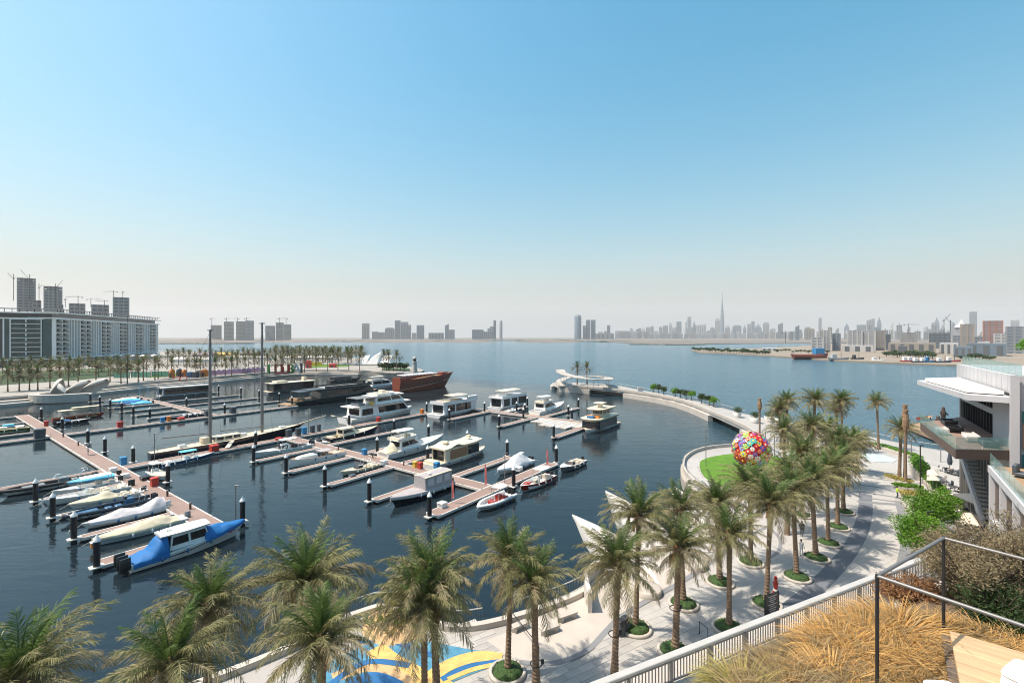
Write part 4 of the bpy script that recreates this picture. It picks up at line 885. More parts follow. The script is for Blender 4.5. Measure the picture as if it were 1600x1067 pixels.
houseboat(b, 1.2, 15.5, 5.6, 1.1, 4.2, 'whitewall', [(.05, .28, 'boatglass'), (.36, .58, 'boatglass'), (.64, .97, 'boatglass')], True, 'whitewall'); b.hardtop(3, 13, 4.8, 6.4, 'cream', z0=4.3, th=.14, name='awning'); b.boxes([(4, 5.2, -2, 2, 4.35, 5.0), (8, 9, -2, 1, 4.35, 5.0), (1.0, 15.6, -2.9, -2.75, 4.3, 5.0), (1.0, 15.6, 2.75, 2.9, 4.3, 5.0)], 'lounge_seat', 'gel')
b = Boat('tender', "white tender moored below the lilac houseboat", "boat", -90.4, 119.8, '+t', 7.6, 2.3, .7, .95, stripe='greyhull', cockpit=(.05, .5)); b.boxes([(1, 2, -.7, .7, .3, 1.1), (3, 3.6, -.4, .4, .3, 1.3)], 'seat', 'gel'); b.shield(4.0, 1.4, .85, .5, .4, 'clear')
b = Boat('motor_yacht', "white motor yacht with radar arch and black swept side window", "yacht", -80.4, 121.0, '+t', 18.5, 5.0, 1.5, 2.7, stripe='gel', hull='gel', cockpit=(.02, .16), fine=2.3)
b.cabin(3.0, 13.4, 4.3, 2.4, 1.6, 3.8, 3.8, .2, win=[(.04, .9)]); flybridge(b, 2.6, 9.0, 4.0, 3.8, rz_=1.9, rm='gel'); b.rail(.5, .98, .6); b.boxes([(-1.4, 0, -2.1, 2.1, .2, .4)], 'swim_platform', 'teak'); b.boxes([(.3, .6, -1.8, 1.8, 1.0, 1.5)], 'transom_grille', 'boatglass'); arch(b, 4.0, 3.4, 4.2, 6.0, 'gel')
mb = MB()
for s in (-1, 1): mb.tube([(6 + i, s * (b.hb(6 + i) * .97 + .01), 1.15 + .05 * i) for i in range(7)], [.02, .1, .13, .13, .12, .08, .02], 5)
b.part(mb, 'hull_window', 'boatglass')
b = Boat('trawler_houseboat', "tan trawler with rounded upper deck above a black hull band", "houseboat", -55.0, 122.8, '-t', 16.0, 5.4, .9, 1.1, hull='gel', deck='tanroof', stripe='gel', fine=4.2, rake=.02, transom=.96)
c = MB(); c.rbox(2.2, 13.6, -2.6, 2.6, .95, 3.0, .3); o = b.part(c, 'lower_cabin', 'navy')
mb = MB()
def oval(x0, x1, w, z): return [(x0, -w / 2, z), (x1 - 1.6, -w / 2, z), (x1 - .5, -w * .36, z), (x1, -w * .15, z), (x1, w * .15, z), (x1 - .5, w * .36, z), (x1 - 1.6, w / 2, z), (x0, w / 2, z)]
mb.loft([oval(1.8, 14.8, 5.4, 3.0), oval(1.7, 15.2, 5.8, 3.5), oval(1.7, 15.2, 5.8, 3.6)], 0); b.part(mb, 'upper_deck', 'cream')
b.cabin(5.0, 9.6, 3.4, 3.0, 3.6, 5.6, .3, .1, 'tanroof', win=[(.1, .42), (.5, .9)]); mb = MB(); mb.loft([oval(3.2, 12.2, 4.8, 5.6), oval(3.0, 12.4, 5.0, 5.8)], 0); b.part(mb, 'pilothouse_roof', 'tanroof'); b.boxes([(7.2, 8.2, -.5, .5, 5.8, 7.0), (6.4, 9.2, -1.4, 1.4, 7.0, 7.15)], 'mast_platform', 'cream')
b.boxes([(11.4, 12.6, -1.6, -.2, 3.6, 4.2), (11.2, 12.4, .6, 1.8, 3.6, 4.1)], 'lounge_seat', 'orange'); b.boxes([(12.5, 13.4, -1.2, .8, 3.6, 4.2)], 'blue_cushion', 'bluebin'); b.boxes([(-3.0, 0, -1.6, 1.6, .2, .5)], 'stern_platform', 'teak'); mb = MB(); mb.tube([(x, s * 2.75, 4.4) for s in (1,) for x in range(2, 14)], .03, 4); mb.tube([(x, -2.75, 4.4) for x in range(2, 14)], .03, 4); b.part(mb, 'deck_rail', 'chrome'); b.outboards(1, x=-2.0)
b = Boat('party_yacht', "long dark green double-deck party yacht with open stern terrace", "yacht", -163.0, 86.8, '+t', 38.0, 8.2, 1.8, 2.8, hull='teal', deck='teak', stripe='teal', fine=3.0, rake=.05, transom=.96)
b.cabin(9.0, 35.0, 7.4, 5.4, 2.0, 5.0, 2.6, .6, 'teal', win=[(.12, .5), (.52, .97)], wz=(.25, .8)); b.hardtop(5, 34, 7.6, 5.3, 'slate', posts=False, th=.25); b.hardtop(1.2, 10, 7.4, 5.0, 'slate', z0=2, th=.2, name='stern_awning'); b.boxes([(11, 32, -3.7, -3.5, 5.4, 6.2), (11, 32, 3.5, 3.7, 5.4, 6.2)], 'bulwark', 'teal'); b.boxes([(12, 30, -3.0, 3.0, 5.42, 5.55)], 'roof_deck', 'metal_pale'); b.boxes([(-3.0, .2, -3.4, 3.4, .5, .9), (.6, 1.6, -2.6, 2.6, 1.8, 2.7), (3, 4, -2, 2, 1.8, 2.6)], 'stern_platform', 'teak'); b.rail(.0, .3, 1.0, 'metal_dark'); b.boxes([(29, 30, -2, 2, 5.5, 7.2)], 'mast', 'metal_dark')
b = Boat('glass_houseboat', "black-sided restaurant boat with flat white roof under the palms", "houseboat", -206, 98.0, '+t', 24.0, 7.0, 1.0, 1.2, hull='greyhull', deck='tanroof', stripe='gel', fine=5, rake=.02, transom=.98)
houseboat(b, 2, 21, 6.2, 1.1, 4.4, 'darkwall', [(.03, .47, 'boatglass'), (.5, .97, 'boatglass')], True, 'cream'); b.boxes([(4, 9, -2, 2, 4.6, 5.3), (17, 18.4, -1, 1, 4.6, 6.4)], 'roof_cabin', 'cream')
b = Boat('houseboat', "silver-roofed houseboat with long dark side windows near the blue flags", "houseboat", -226, 65.0, '+t', 20.0, 6.0, 1.0, 1.2, hull='greyhull', deck='gel', stripe='gel', fine=5, rake=.02, transom=.98)
houseboat(b, 1, 18, 5.4, 1.1, 4.2, 'greywall', [(.03, .97, 'boatglass')], True, 'metal_pale')
b = Boat('speedboat', "low black speedboat with white stripes beside the far pontoon", "boat", -165, 60.0, '-t', 12, 2.6, .7, .95, hull='navy', deck='navy', stripe='gel', cockpit=(.1, .4)); b.boxes([(1 + i * 1.5, 1.5 + i * 1.5, -.9, .9, .7, 1.15) for i in range(4)], 'seat', 'gel')
for i, (s, t, m) in enumerate(((-222, 58.5, 'cyan_tarp'), (-214, 58.5, 'blue_tarp'), (-226.5, 58.5, 'white_tarp'), (-209, 58.5, 'cyan_tarp'))):
    b = Boat('speedboat', "speedboat under %s cover in the berths below the blue flags" % ('a pale cyan', 'a strong blue', 'a white', 'a small turquoise')[i], "boat", s, t, '-t', 11 - i, 2.7, .7, .95, stripe='bluehull'); b.tarp(.4, 9.4 - i, [(0, .4), (.4, .7), (1, .1)], m, .2, .06, 1.8, 61 + i); b.outboards(1)
b = Boat('canopy_boat', "dark red open boat with two-part tan canopy at the far pontoon", "boat", -190, 29, '+t', 12, 3.2, .9, 1.2, hull='redhull', deck='teak', stripe='navy', cockpit=(.05, .85)); b.hardtop(1.2, 9.0, 3.2, 2.9, 'cream_tarp', z0=.8, th=.1, name='canopy'); b.hardtop(4.2, 10.4, 2.6, 3.5, 'cream_tarp', z0=.8, th=.08, name='upper_canopy')
b = Boat('tender', "blue-covered tender at the stern of the tan-canopied boat", "boat", -181, 28.4, '+t', 7.4, 2.4, .8, 1.0, hull='navy', stripe='navy', cockpit=(.1, .6)); b.boxes([(1, 3, -.8, .8, .3, 1.2)], 'seat', 'bluebin'); b.outboards(2)
b = Boat('workboat', "moss-green sided open boat with cream gear at the picture edge", "boat", -176, 22.5, '-t', 11, 3.2, 1.1, 1.3, hull='hedge', deck='cream', stripe='hedge', cockpit=(.05, .6)); b.boxes([(1, 2.4, -1.2, 1.2, .4, 1.5), (4, 6, -1, 1, .4, 1.7)], 'gear_box', 'cream')
b = Boat('tender', "grey and cyan runabout behind the moss-green boat", "boat", -183, 22.5, '-t', 8.0, 2.4, .8, 1.0, hull='greyhull', stripe='greyhull', cockpit=(.1, .6)); b.boxes([(2, 4, -.8, .8, .3, 1.4)], 'seat', 'cyan_tarp')
# wooden dhow
b = Boat('wooden_dhow', "large red-brown wooden dhow with high carved stern rails", "dhow", -165, 136, '+t', 37, 9.0, 4.4, 7.2, hull='wood_red', deck='teak', stripe='wood_red', transom=.62, fine=2.0, rake=.22, draft=.8, cockpit=None)

for s_ in (-1, 1):
    mb = MB(); mb.loft([[(x, s_ * (b.hb(x) - .02), b.zg(x) - .1), (x, s_ * (b.hb(x) + .12), b.zg(x) + 1.3 - .03 * x), (x, s_ * (b.hb(x) - .1), b.zg(x) + 1.3 - .03 * x), (x, s_ * (b.hb(x) - .2), b.zg(x) - .1)] for x in [.2 + i * 1.9 for i in range(19)]], 0); b.part(mb, 'bulwark', 'wood_red')
    mb = MB(); mb.tube([(x, s_ * (b.hb(x) * .9 + .05), 1.0 + .09 * x) for x in [.5 + i * 1.9 for i in range(18)]], .1, 5); b.part(mb, 'white_strake', 'cream')
    for i in range(16):
        x = 2 + i * 1.5; mb = MB(); mb.tube([(x, s_ * b.hb(x) * .96, b.zg(x) + 1.2), (x, s_ * b.hb(x) * .96, 7.0)], .09, 5); b.part(mb, 'canopy_post', 'wood_red')
b.boxes([(.2, .6, -2.6, 2.6, 4.4, 6.6)], 'stern_board', 'wood_red'); b.hardtop(3, 25, 6.6, 7.0, 'wood_red', z0=4.6, th=.15, name='deck_canopy'); b.boxes([(27, 31, -1.8, 1.8, 5.6, 7.4)], 'fore_house', 'wood_red'); b.boxes([(3 + i * 2.1, 4.6 + i * 2.1, -3.1, 3.1, 7.1, 7.5) for i in range(10)], 'bundle', 'lilac_tarp')
for s in (-1, 1):
    for i in range(10):
        mb = MB(); x = 3 + i * 2.4; y = s * b.hb(x) * .965; mb.box(x, x + 1.2, y - .12, y + .12, 3.0, 3.8); b.part(mb, 'gallery_window', 'darkwall')
    mb = MB(); mb.tube([(1 + i * 3.4, s * (b.hb(1 + i * 3.4) + .04), b.zg(1 + i * 3.4) - .5) for i in range(11)], .14, 5); b.part(mb, 'rubbing_strake', 'wood_red')
b = Boat('motor_yacht', "white motor yacht moored behind the wooden dhow's stern", "yacht", -183, 133, '+t', 20, 5.4, 1.6, 2.4, hull='gel', stripe='gel'); b.cabin(2, 15, 4.8, 3.2, 1.7, 4.2, 2.6, .2, win=[(.04, .5), (.54, .95)]); flybridge(b, 2, 10, 4.2, 4.2, rz_=1.8)
b = Boat('dark_yacht', "low dark motor yacht berthed below the lighthouse", "yacht", -225, 140, '+t', 20, 5.2, 1.4, 2.0, hull='darkwall', deck='metal_dark', stripe='navy'); b.cabin(2, 15, 4.6, 3.2, 1.5, 3.4, 2.4, .2, 'darkwall', win=[(.04, .95)])

# ================================================================ things on the pontoons
def bin_(s, t, m, label, w=.55, h=1.0, name='bin', cat='bin', lid='slate'):
    o = thing(name, label, cat, M(s, t, .5), ANG_B); mb = MB(); mb.box(-w / 2 * .9, w / 2 * .9, -w / 2 * .9, w / 2 * .9, 0, h * .86, tx=-w * .05, ty=-w * .05); mb.build('body', m, o); mb = MB(); mb.rbox(-w / 2 - .02, w / 2 + .02, -w / 2 - .02, w / 2 + .02, h * .86, h, .05); mb.build('lid', m, o)
    mb = MB(); mb.tube([(-w / 2 - .05, -w / 3, h * .8), (-w / 2 - .05, w / 3, h * .8)], .03, 5); mb.build('handle', lid, o); return o
bin_(-112.3, 26.9, 'cyanbin', "blue bin where the main pontoon meets the schooner's pontoon", 1.0, 1.5)
bin_(-92.2, 26.1, 'red', "red bin on the long main pontoon near the hardtop motorboat", 1.0, 1.4)
bin_(-97.5, 26.3, 'black', "low black box beside the hardtop motorboat", 1.3, .6, 'dock_box', 'box')
bin_(-109.6, 41.5, 'red', "red fire box on the schooner's pontoon", 1.5, 1.4, 'fire_box', 'box')
bin_(-109, 57.4, 'slate', "dark grey tall bin at the schooner's bow", 1.1, 2.2); bin_(-110.2, 60.4, 'slate', "second dark grey bin at the schooner's bow", 1.0, 1.9); bin_(-111, 62.4, 'cyanbin', "blue bin at the schooner's bow", 1.0, 1.7); bin_(-109.3, 55.2, 'red', "red kayak box next to the grey bins", 1.3, .6, 'dock_box', 'box')
bin_(-111, 64.6, 'slate', "slate locker past the schooner's bowsprit", .9, 1.8, 'locker', 'locker'); bin_(-111, 66.4, 'slate', "second slate locker past the bowsprit", .7, 1.8, 'locker', 'locker')
bin_(-81.6, 59.0, 'cyanbin', "blue bin on the day-cruiser pontoon beside a pile", .9, 1.2); bin_(-66.0, 58.9, 'yellow', "yellow bin next to the red bin by the tan houseboat", .7, 1.1); bin_(-64.6, 58.9, 'red', "red bin next to the yellow one by the tan houseboat", .8, 1.2); bin_(-61.8, 60.4, 'cyanbin', "blue bin at the tan houseboat's stern", .9, 1.3)
bin_(-110.3, 84.5, 'red', "red box on the pontoon beside the catamaran yacht", 1.0, 1.2, 'fire_box', 'box'); bin_(-110.4, 101.4, 'orange', "orange bin at the end by the catamaran yacht", .9, 1.4)
bin_(-159, 37.4, 'red', "red bin on the long far cross pontoon", 1.2, 1.6); bin_(-159.4, 47, 'cyanbin', "blue bin beside an orange one on the far cross pontoon", 1.0, 1.4); bin_(-159.4, 48.6, 'orange', "orange bin beside the blue one on the far cross pontoon", .9, 1.4); bin_(-159.4, 51.6, 'red', "long low red box on the far cross pontoon", 1.6, .7, 'dock_box', 'box'); bin_(-160, 58.8, 'slate', "dark bin where the far pontoons meet", 1.4, 1.7); bin_(-160, 66, 'slate', "dark grey bins beside the schooner's mast", 1.6, 1.9)
bin_(-158.5, 22, 'slate', "dark blue locker cabinet at the empty berth corner", 2.0, 2.2, 'locker', 'locker'); bin_(-178, 26, 'red', "red bin near the tan-canopied boat", .9, 1.4)
for s, t, l in ((-108, 24.4, "by the turquoise-covered boat"), (-101.6, 24.6, "by the pale canopy boat"), (-72.5, 56.8, "by the tan bowrider"), (-47.4, 47.4, "at the end with the red banner"), (-49, 68.6, "by the white shrouded boat"), (-64.5, 24.4, "by the blue-covered cruiser")):
    bin_(s, t, 'gel', "white dock box " + l, 1.1, .75, 'dock_box', 'box')
for i, (s, t) in enumerate(((-84.6, 25.6), (-75.6, 25.6), (-101, 58.4), (-90, 58.4), (-78, 58.4), (-68.6, 58.4), (-58, 58.4), (-140, 25.6), (-155, 25.6))):
    o = thing('service_pedestal', "slim brown service pedestal, %s along the %s pontoon" % (ORD[i if i < 2 else i - 2], "covered-boat" if i < 2 else "day-cruiser") if i < 7 else "slim pedestal %s the parasol walker" % ("just before" if i == 7 else "well beyond"), "pedestal", M(s, t, .5))
    mb = MB(); mb.box(-.1, .1, -.1, .1, 0, .8); mb.build('post', 'bronze', o); mb = MB(); mb.rbox(-.14, .14, -.14, .14, .8, 1.0, .04); mb.build('head', 'metal_grey', o)
# lamp masts and banners
def pole(base, h, label, name='lamp_post', m='metal_grey', head=True):
    o = thing(name, label, 'lamp post' if head else 'pole', base); mb = MB(); mb.tube([(0, 0, 0), (0, 0, h)], .07, 8); mb.build('post', m, o)
    if head: mb = MB(); mb.rbox(-.1, .5, -.1, .1, h - .05, h + .08, .03); mb.build('lamp_head', m, o)
    return o
pole(M(-109.4, 31.0, .5), 5.6, "thin lamp pole on the schooner's pontoon by the blue bin"); pole(M(-65.6, 27.4, .5), 4.8, "thin pole beside the blue-covered cruiser's bow"); pole(M(-46.8, 61.5, .5), 5.0, "thin lamp pole behind the red-hulled bowrider"); pole(M(-111, 63.6, .5), 6.0, "thin lamp pole by the schooner's bowsprit")
def banner(base, h, m, label):
    o = thing('feather_banner', label, 'banner', base, ANG_A); mb = MB(); mb.tube([(0, 0, 0), (0, 0, h), (.2, 0, h + .1)], .025, 5); mb.build('pole', 'metal_pale', o)
    mb = MB(); r = []
    for i in range(9):
        z = .7 + (h - .7) * i / 8; w = .38 * min(1, (9 - i) / 3); r.append([(.03, .02 * math.sin(i), z), (.03 + w, .06 * math.sin(i * .9), z + .05), (.03 + w, .06 * math.sin(i * .9) + .015, z + .05), (.03, .02 * math.sin(i) + .015, z)])
    mb.loft(r, 0); mb.build('flag', m, o)
banner(M(-47.6, 57.2, .5), 3.9, 'banner', "red feather banner at the pontoon corner by the rescue inflatable"); banner(M(-47.4, 49.4, .5), 3.4, 'banner', "white-footed red feather banner near the end pile"); banner(M(-45.8, 73, .5), 3.6, 'banner', "slim pink banner by the grey bowrider")
for i, (x, y) in enumerate(((218, 622), (231, 621), (247, 626))):
    banner(P(x, y, .5), 7.5, 'cyanbin' if i < 2 else 'bluebin', "tall blue feather flag, %s from the shell pavilion" % ORD[i])
# gate on the main pontoon
g = thing('pontoon_gate', "low wire gate across the main pontoon", "gate", M(-157.4, 25), ANG_B); mb = MB()
for y in (-1.2, 1.2): mb.tube([(y, 0, .5), (y, 0, 1.6)], .04, 5)
mb.tube([(-1.2, 0, 1.6), (1.2, 0, 1.6)], .03, 5); mb.tube([(-1.2, 0, 1.0), (1.2, 0, 1.0)], .02, 5); mb.build('frame', 'metal_pale', g)
# ================================================================ far towers
def tower(x0, x1, yt, Y, m, label, style='slab', yb=None, group=None, cat='tower', name='tower', floors=0, m2='tw_dark', depth=None, rot=0):
    # a building that spans the photo columns x0..x1 and rises to row yt, at distance Y
    c = D((x0 + x1) / 2, 526, Y); w = (x1 - x0) / F * Y * math.cos(math.atan(c.x / c.y)); h = CH - (yt - HY) / F * Y; dp = depth or w * .8
    t = thing(name, label, cat, (c.x, c.y + dp / 2, 1), math.atan2(c.y, c.x) - math.pi / 2 + rot, group); h -= 1
    mb = MB()
    if style == 'slab': mb.box(-w / 2, w / 2, -dp / 2, dp / 2, 0, h)
    elif style == 'crown': mb.box(-w / 2, w / 2, -dp / 2, dp / 2, 0, h * .93); mb.box(-w * .36, w * .36, -dp * .36, dp * .36, h * .93, h)
    elif style == 'round': mb.lathe([(w / 2, 0), (w / 2, h * .9), (w * .42, h * .96), (w * .25, h)], 16)
    elif style == 'point': mb.box(-w / 2, w / 2, -dp / 2, dp / 2, 0, h * .72); mb.box(-w * .4, w * .4, -dp * .4, dp * .4, h * .72, h * .84, tx=w * .1, ty=dp * .1); mb.box(-w * .2, w * .2, -dp * .2, dp * .2, h * .84, h, tx=w * .19, ty=dp * .19)
    elif style == 'slope': mb.add([(-w / 2, -dp / 2, 0), (w / 2, -dp / 2, 0), (w / 2, dp / 2, 0), (-w / 2, dp / 2, 0), (-w / 2, -dp / 2, h * .88), (w / 2, -dp / 2, h), (w / 2, dp / 2, h), (-w / 2, dp / 2, h * .88)], [(3, 2, 1, 0), (4, 5, 6, 7), (0, 1, 5, 4), (1, 2, 6, 5), (2, 3, 7, 6), (3, 0, 4, 7)])
    elif style == 'step': mb.box(-w / 2, w / 2, -dp / 2, dp / 2, 0, h * .6); mb.box(-w * .1, w / 2, -dp * .4, dp * .4, h * .6, h * .85); mb.box(w * .12, w * .5, -dp * .35, dp * .35, h * .85, h)
    elif style == 'mast': mb.box(-w / 2, w / 2, -dp / 2, dp / 2, 0, h * .86); mb.box(-w * .06, w * .06, -w * .06, w * .06, h * .86, h)
    mb.build('body', m, t)
    # vertical window strips / floor bands as raised geometry
    if floors:
        k = MB(); fh = h / floors
        for i in range(floors):
            k.box(-w / 2 - .02 * w, w / 2 + .02 * w, -dp / 2 - .25, dp / 2 + .02 * w, i * fh + fh * .35, i * fh + fh * .85)
        k.build('window_band', m2, t)
        n = max(2, int(w / 6)); k = MB()
        for i in range(n + 1):
            x = -w / 2 + w * i / n; k.box(x - w / n * .14, x + w / n * .14, -dp / 2 - .5, -dp / 2, 0, h)
        k.build('pier', m, t)
    elif w > 8:
        k = MB(); n = 3 if w < 40 else 5
        for i in range(n):
            x = -w / 2 + w * (i + .5) / n; k.box(x - w / n * .22, x + w / n * .22, -dp / 2 - w * .012, -dp / 2, h * .05, h * (.86 if style not in ('point', 'step', 'round') else .58))
        if style != 'round': k.build('window_strip', m2, t)
    return t
def crane(x, yt, yb, Y, jib, label, luff=False, d=1):
    b = D(x, yb, Y); top = D(x, yt, Y); h = top.z - b.z; t = thing('tower_crane', label, 'crane', b); s = max(.35, Y / 720 * .5)
    j = jib / F * Y
    mb = MB(); mb.box(-s / 2, s / 2, -s / 2, s / 2, 0, h); mb.build('mast', 'metal_dark', t); mb = MB()
    if luff: mb.seg((0, 0, h * .8), (d * j, 0, h * .8 + j * 1.15), s * .7, s * .7); mb.seg((0, 0, h * .8), (-d * j * .3, 0, h * .85), s * 1.1, s * 1.1)
    else: mb.seg((-d * j * .35, 0, h * .88), (d * j, 0, h * .88), s * .7, s * .7); mb.seg((0, 0, h), (d * j * .8, 0, h * .89), s * .2, s * .2); mb.box(-d * j * .35 - s, -d * j * .35 + s, -s, s, h * .8, h * .88)
    mb.build('jib', 'metal_dark', t)
G1 = 'construction towers behind the hotel'
for x0, x1, yt, f, l in ((19.5, 47, 434, 26, "tallest raw concrete construction tower behind the hotel"), (47, 60, 469, 12, "low stepped concrete frame between the two construction towers"), (61, 89, 447, 22, "second tallest concrete construction tower behind the hotel"), (89, 96.5, 476, 8, "narrow low concrete core beside the second construction tower"), (102, 126, 474, 12, "squat concrete frame with one long crane behind the hotel"), (137, 162.5, 476, 12, "squat concrete frame with two cranes behind the hotel"), (171, 195, 464.5, 16, "twin-slab concrete tower nearest the hotel's open end")):
    tower(x0, x1, yt, 900, 'tw_conc', l, 'crown' if f > 20 else 'slab', group=G1, floors=f, m2='tw_dark')
for a in ((21, 428, 470, 900, 9, "luffing crane at the outer edge of the tallest tower", True, -1), (46, 429, 470, 900, 14, "luffing crane on top of the tallest tower", True, -1), (61, 443, 480, 900, 5, "small luffing crane between the two construction towers", True, 1), (87, 443, 480, 900, 11, "luffing crane on the second construction tower", True, 1), (122, 462, 480, 900, 20, "flat-top crane over the single squat frame", False, -1), (102, 466, 480, 900, 4, "short crane stub beside the single squat frame", False, 1), (142, 466, 480, 900, 18, "flat-top crane at the first of two squat-frame masts", False, 1), (163, 469, 480, 900, 14, "flat-top crane at the second of two squat-frame masts", False, -1), (177.5, 454, 468, 900, 16, "flat-top crane on the twin-slab tower", False, -1), (192, 455, 468, 900, 3, "crane stub on the twin-slab tower", False, 1)): crane(*a)
for i, (x0, x1, yt, m) in enumerate(((326, 342.5, 508, 'tw_tan'), (347, 362, 502.5, 'tw_tan'), (366, 381, 502, 'tw_tan'), (381, 394, 501, 'tw_conc'), (412, 427, 509, 'tw_conc'), (429, 441, 504, 'tw_tan'), (442, 453, 507, 'tw_tan'))):
    tower(x0, x1, yt, 2900, m, "%s block in the row of half-built towers beyond the schooner's masts" % ORD[i], 'slab', group='half-built blocks beyond the masts', floors=14)
for i, (x, d) in enumerate(((331, 1), (354, 1), (371, -1), (385, 1), (437, 1), (447, -1))): crane(x, 496, 510, 2900, 7, "%s thin crane over the half-built blocks beyond the masts" % ORD[i], False, d)
for i, (x0, x1, yt, m, st) in enumerate(((564, 576, 505, 'tw_tan', 'slab'), (580, 590, 518, 'tw_grey', 'slab'), (588, 600, 519, 'tw_grey', 'slab'), (600, 615, 512, 'tw_grey', 'crown'), (616, 625, 500.5, 'tw_blue', 'slab'), (625, 637, 503, 'tw_grey', 'slab'), (637, 642, 507.5, 'tw_grey', 'slab'), (643, 650, 520, 'tw_pale', 'slab'), (650, 662, 508, 'tw_blue', 'slab'), (668, 692, 520, 'tw_grey', 'slab'), (695, 701, 506, 'tw_blue', 'slope'), (701, 710, 515, 'tw_grey', 'slab'), (737, 755, 515, 'tw_blue', 'slab'), (755, 771, 510, 'tw_grey', 'step'), (771, 775, 500.5, 'tw_dark', 'slab'), (780.5, 785, 500.5, 'tw_grey', 'round'))):
    tower(x0, x1, yt, 4300, m, "%s hazy block in the cluster over the middle of the creek" % ORD[i], st, group='hazy blocks over the middle of the creek')
sky_l = [(898, 909, 491.7, 'tw_blue', 'round', "rounded tallest tower standing apart at the skyline's near end", 4200), (911, 916, 508.8, 'tw_grey', 'slab', "short slab beside the rounded skyline tower", 4200), (916, 923, 499.8, 'tw_blue', 'slab', "first of twin towers beside the rounded skyline tower", 4200), (924, 931, 499.8, 'tw_blue', 'slab', "second of twin towers beside the rounded skyline tower", 4200), (949, 954, 508, 'tw_blue', 'slab', "lone slim tower in the skyline gap past the twin towers", 4800)]
for a in sky_l: tower(a[0], a[1], a[2], a[6], a[3], a[5], a[4], group='skyline towers')
tower(928, 962, 521, 4600, 'tw_grey', "long low block below the lone slim skyline tower", 'slab', group='skyline towers')
lst = [(962, 972, 517), (973, 981, 517), (981, 987, 512.6), (987, 995, 517), (995, 1003, 512.6), (1003.5, 1009, 509), (1010, 1017, 511), (1017, 1022, 509.5), (1022, 1030, 517), (1030.5, 1036, 508), (1037, 1045, 509), (1046, 1051, 504.7), (1051, 1058, 511), (1058, 1066, 502.5), (1068.5, 1074, 501.4), (1075, 1081, 495), (1083, 1088, 500.7), (1088, 1106, 506), (1106, 1114, 516), (1113, 1118, 511), (1118.5, 1126, 497)]
sty = ['slab', 'crown', 'point', 'slab', 'slope', 'point', 'slab', 'crown', 'slab', 'mast', 'slab', 'slab', 'step', 'slab', 'round', 'slab', 'point', 'slope', 'slab', 'mast', 'crown']
for i, (x0, x1, yt) in enumerate(lst):
    tower(x0, x1, yt, 6200 + 300 * (i % 4), ('tw_grey', 'tw_blue', 'tw_pale')[i % 3], "downtown tower, %s from the needle-topped skyscraper towards the harbour mouth" % ORD[len(lst) - 1 - i], sty[i], group='downtown skyline towers')
lst = [(1134, 1142, 511.5), (1147, 1161, 508), (1162, 1167, 507), (1168.7, 1175, 506), (1175, 1180, 498), (1181.5, 1191.6, 505), (1194, 1204, 503.6), (1204, 1208, 515), (1217, 1225, 504), (1241, 1249, 509.5), (1249, 1254, 515), (1259, 1271, 512.5), (1280, 1285, 496.5), (1321, 1329, 504), (1342, 1357, 507.5), (1357, 1370, 497), (1372, 1379, 494), (1401, 1415, 517), (1445, 1452, 510), (1452, 1461, 514), (1462, 1470, 494.5), (1471, 1479, 506), (1486, 1494, 503), (1518, 1530, 487), (1583, 1597, 500)]
sty = ['slab', 'crown', 'point', 'slab', 'mast', 'point', 'crown', 'slab', 'slope', 'step', 'slab', 'crown', 'slab', 'point', 'slab', 'slope', 'point', 'slab', 'round', 'slab', 'point', 'point', 'round', 'slab', 'slab']
for i, (x0, x1, yt) in enumerate(lst):
    tower(x0, x1, yt, (6600 if i < 8 else 5200) - 150 * (i % 3), ('tw_grey', 'tw_blue', 'tw_blue')[i % 3], "city tower, %s from the needle-topped skyscraper towards the terrace building" % ORD[i], sty[i], group='inland skyline towers')
# filler low city blocks between the towers: each one a house of the far city
k = 0
for x in range(935, 1300, 9):
    rnd = random.Random(x); w = rnd.uniform(5, 9); yt = 526 - rnd.uniform(4, 9)
    tower(x, x + w, yt, 5600, rnd.choice(('tw_grey', 'tw_pale', 'tw_tan')), "low hazy city block, %s in the row along the foot of the skyline" % ORD[k], 'slab', group='low blocks at the foot of the skyline'); k += 1
for i in range(30):
    rnd = random.Random(900 + i); x = 1232 + i * 12.4 + rnd.uniform(-3, 3); w = rnd.uniform(5, 10); yt = 526 - rnd.choice((8, 11, 13, 15, 18, 22))
    tower(x, x + w, yt, 2900 + 200 * (i % 4), rnd.choice(('tw_grey', 'tw_blue', 'tw_pale', 'tw_tan')), "pale tower in the skyline's second row, %s from the lone crane" % ORD[i], rnd.choice(('slab', 'crown', 'step', 'slope', 'mast')), group='second skyline row')
for i in range(22):
    rnd = random.Random(950 + i); x = 985 + i * 10.6 + rnd.uniform(-3, 3); w = rnd.uniform(4, 7); yt = 526 - rnd.choice((9, 11, 13, 15, 18))
    tower(x, x + w, yt, 7600, rnd.choice(('tw_grey', 'tw_blue', 'tw_pale')), "faint tower in the hindmost downtown row, %s from the harbour-mouth end" % ORD[i], rnd.choice(('slab', 'crown', 'point', 'mast')), group='hindmost downtown row')
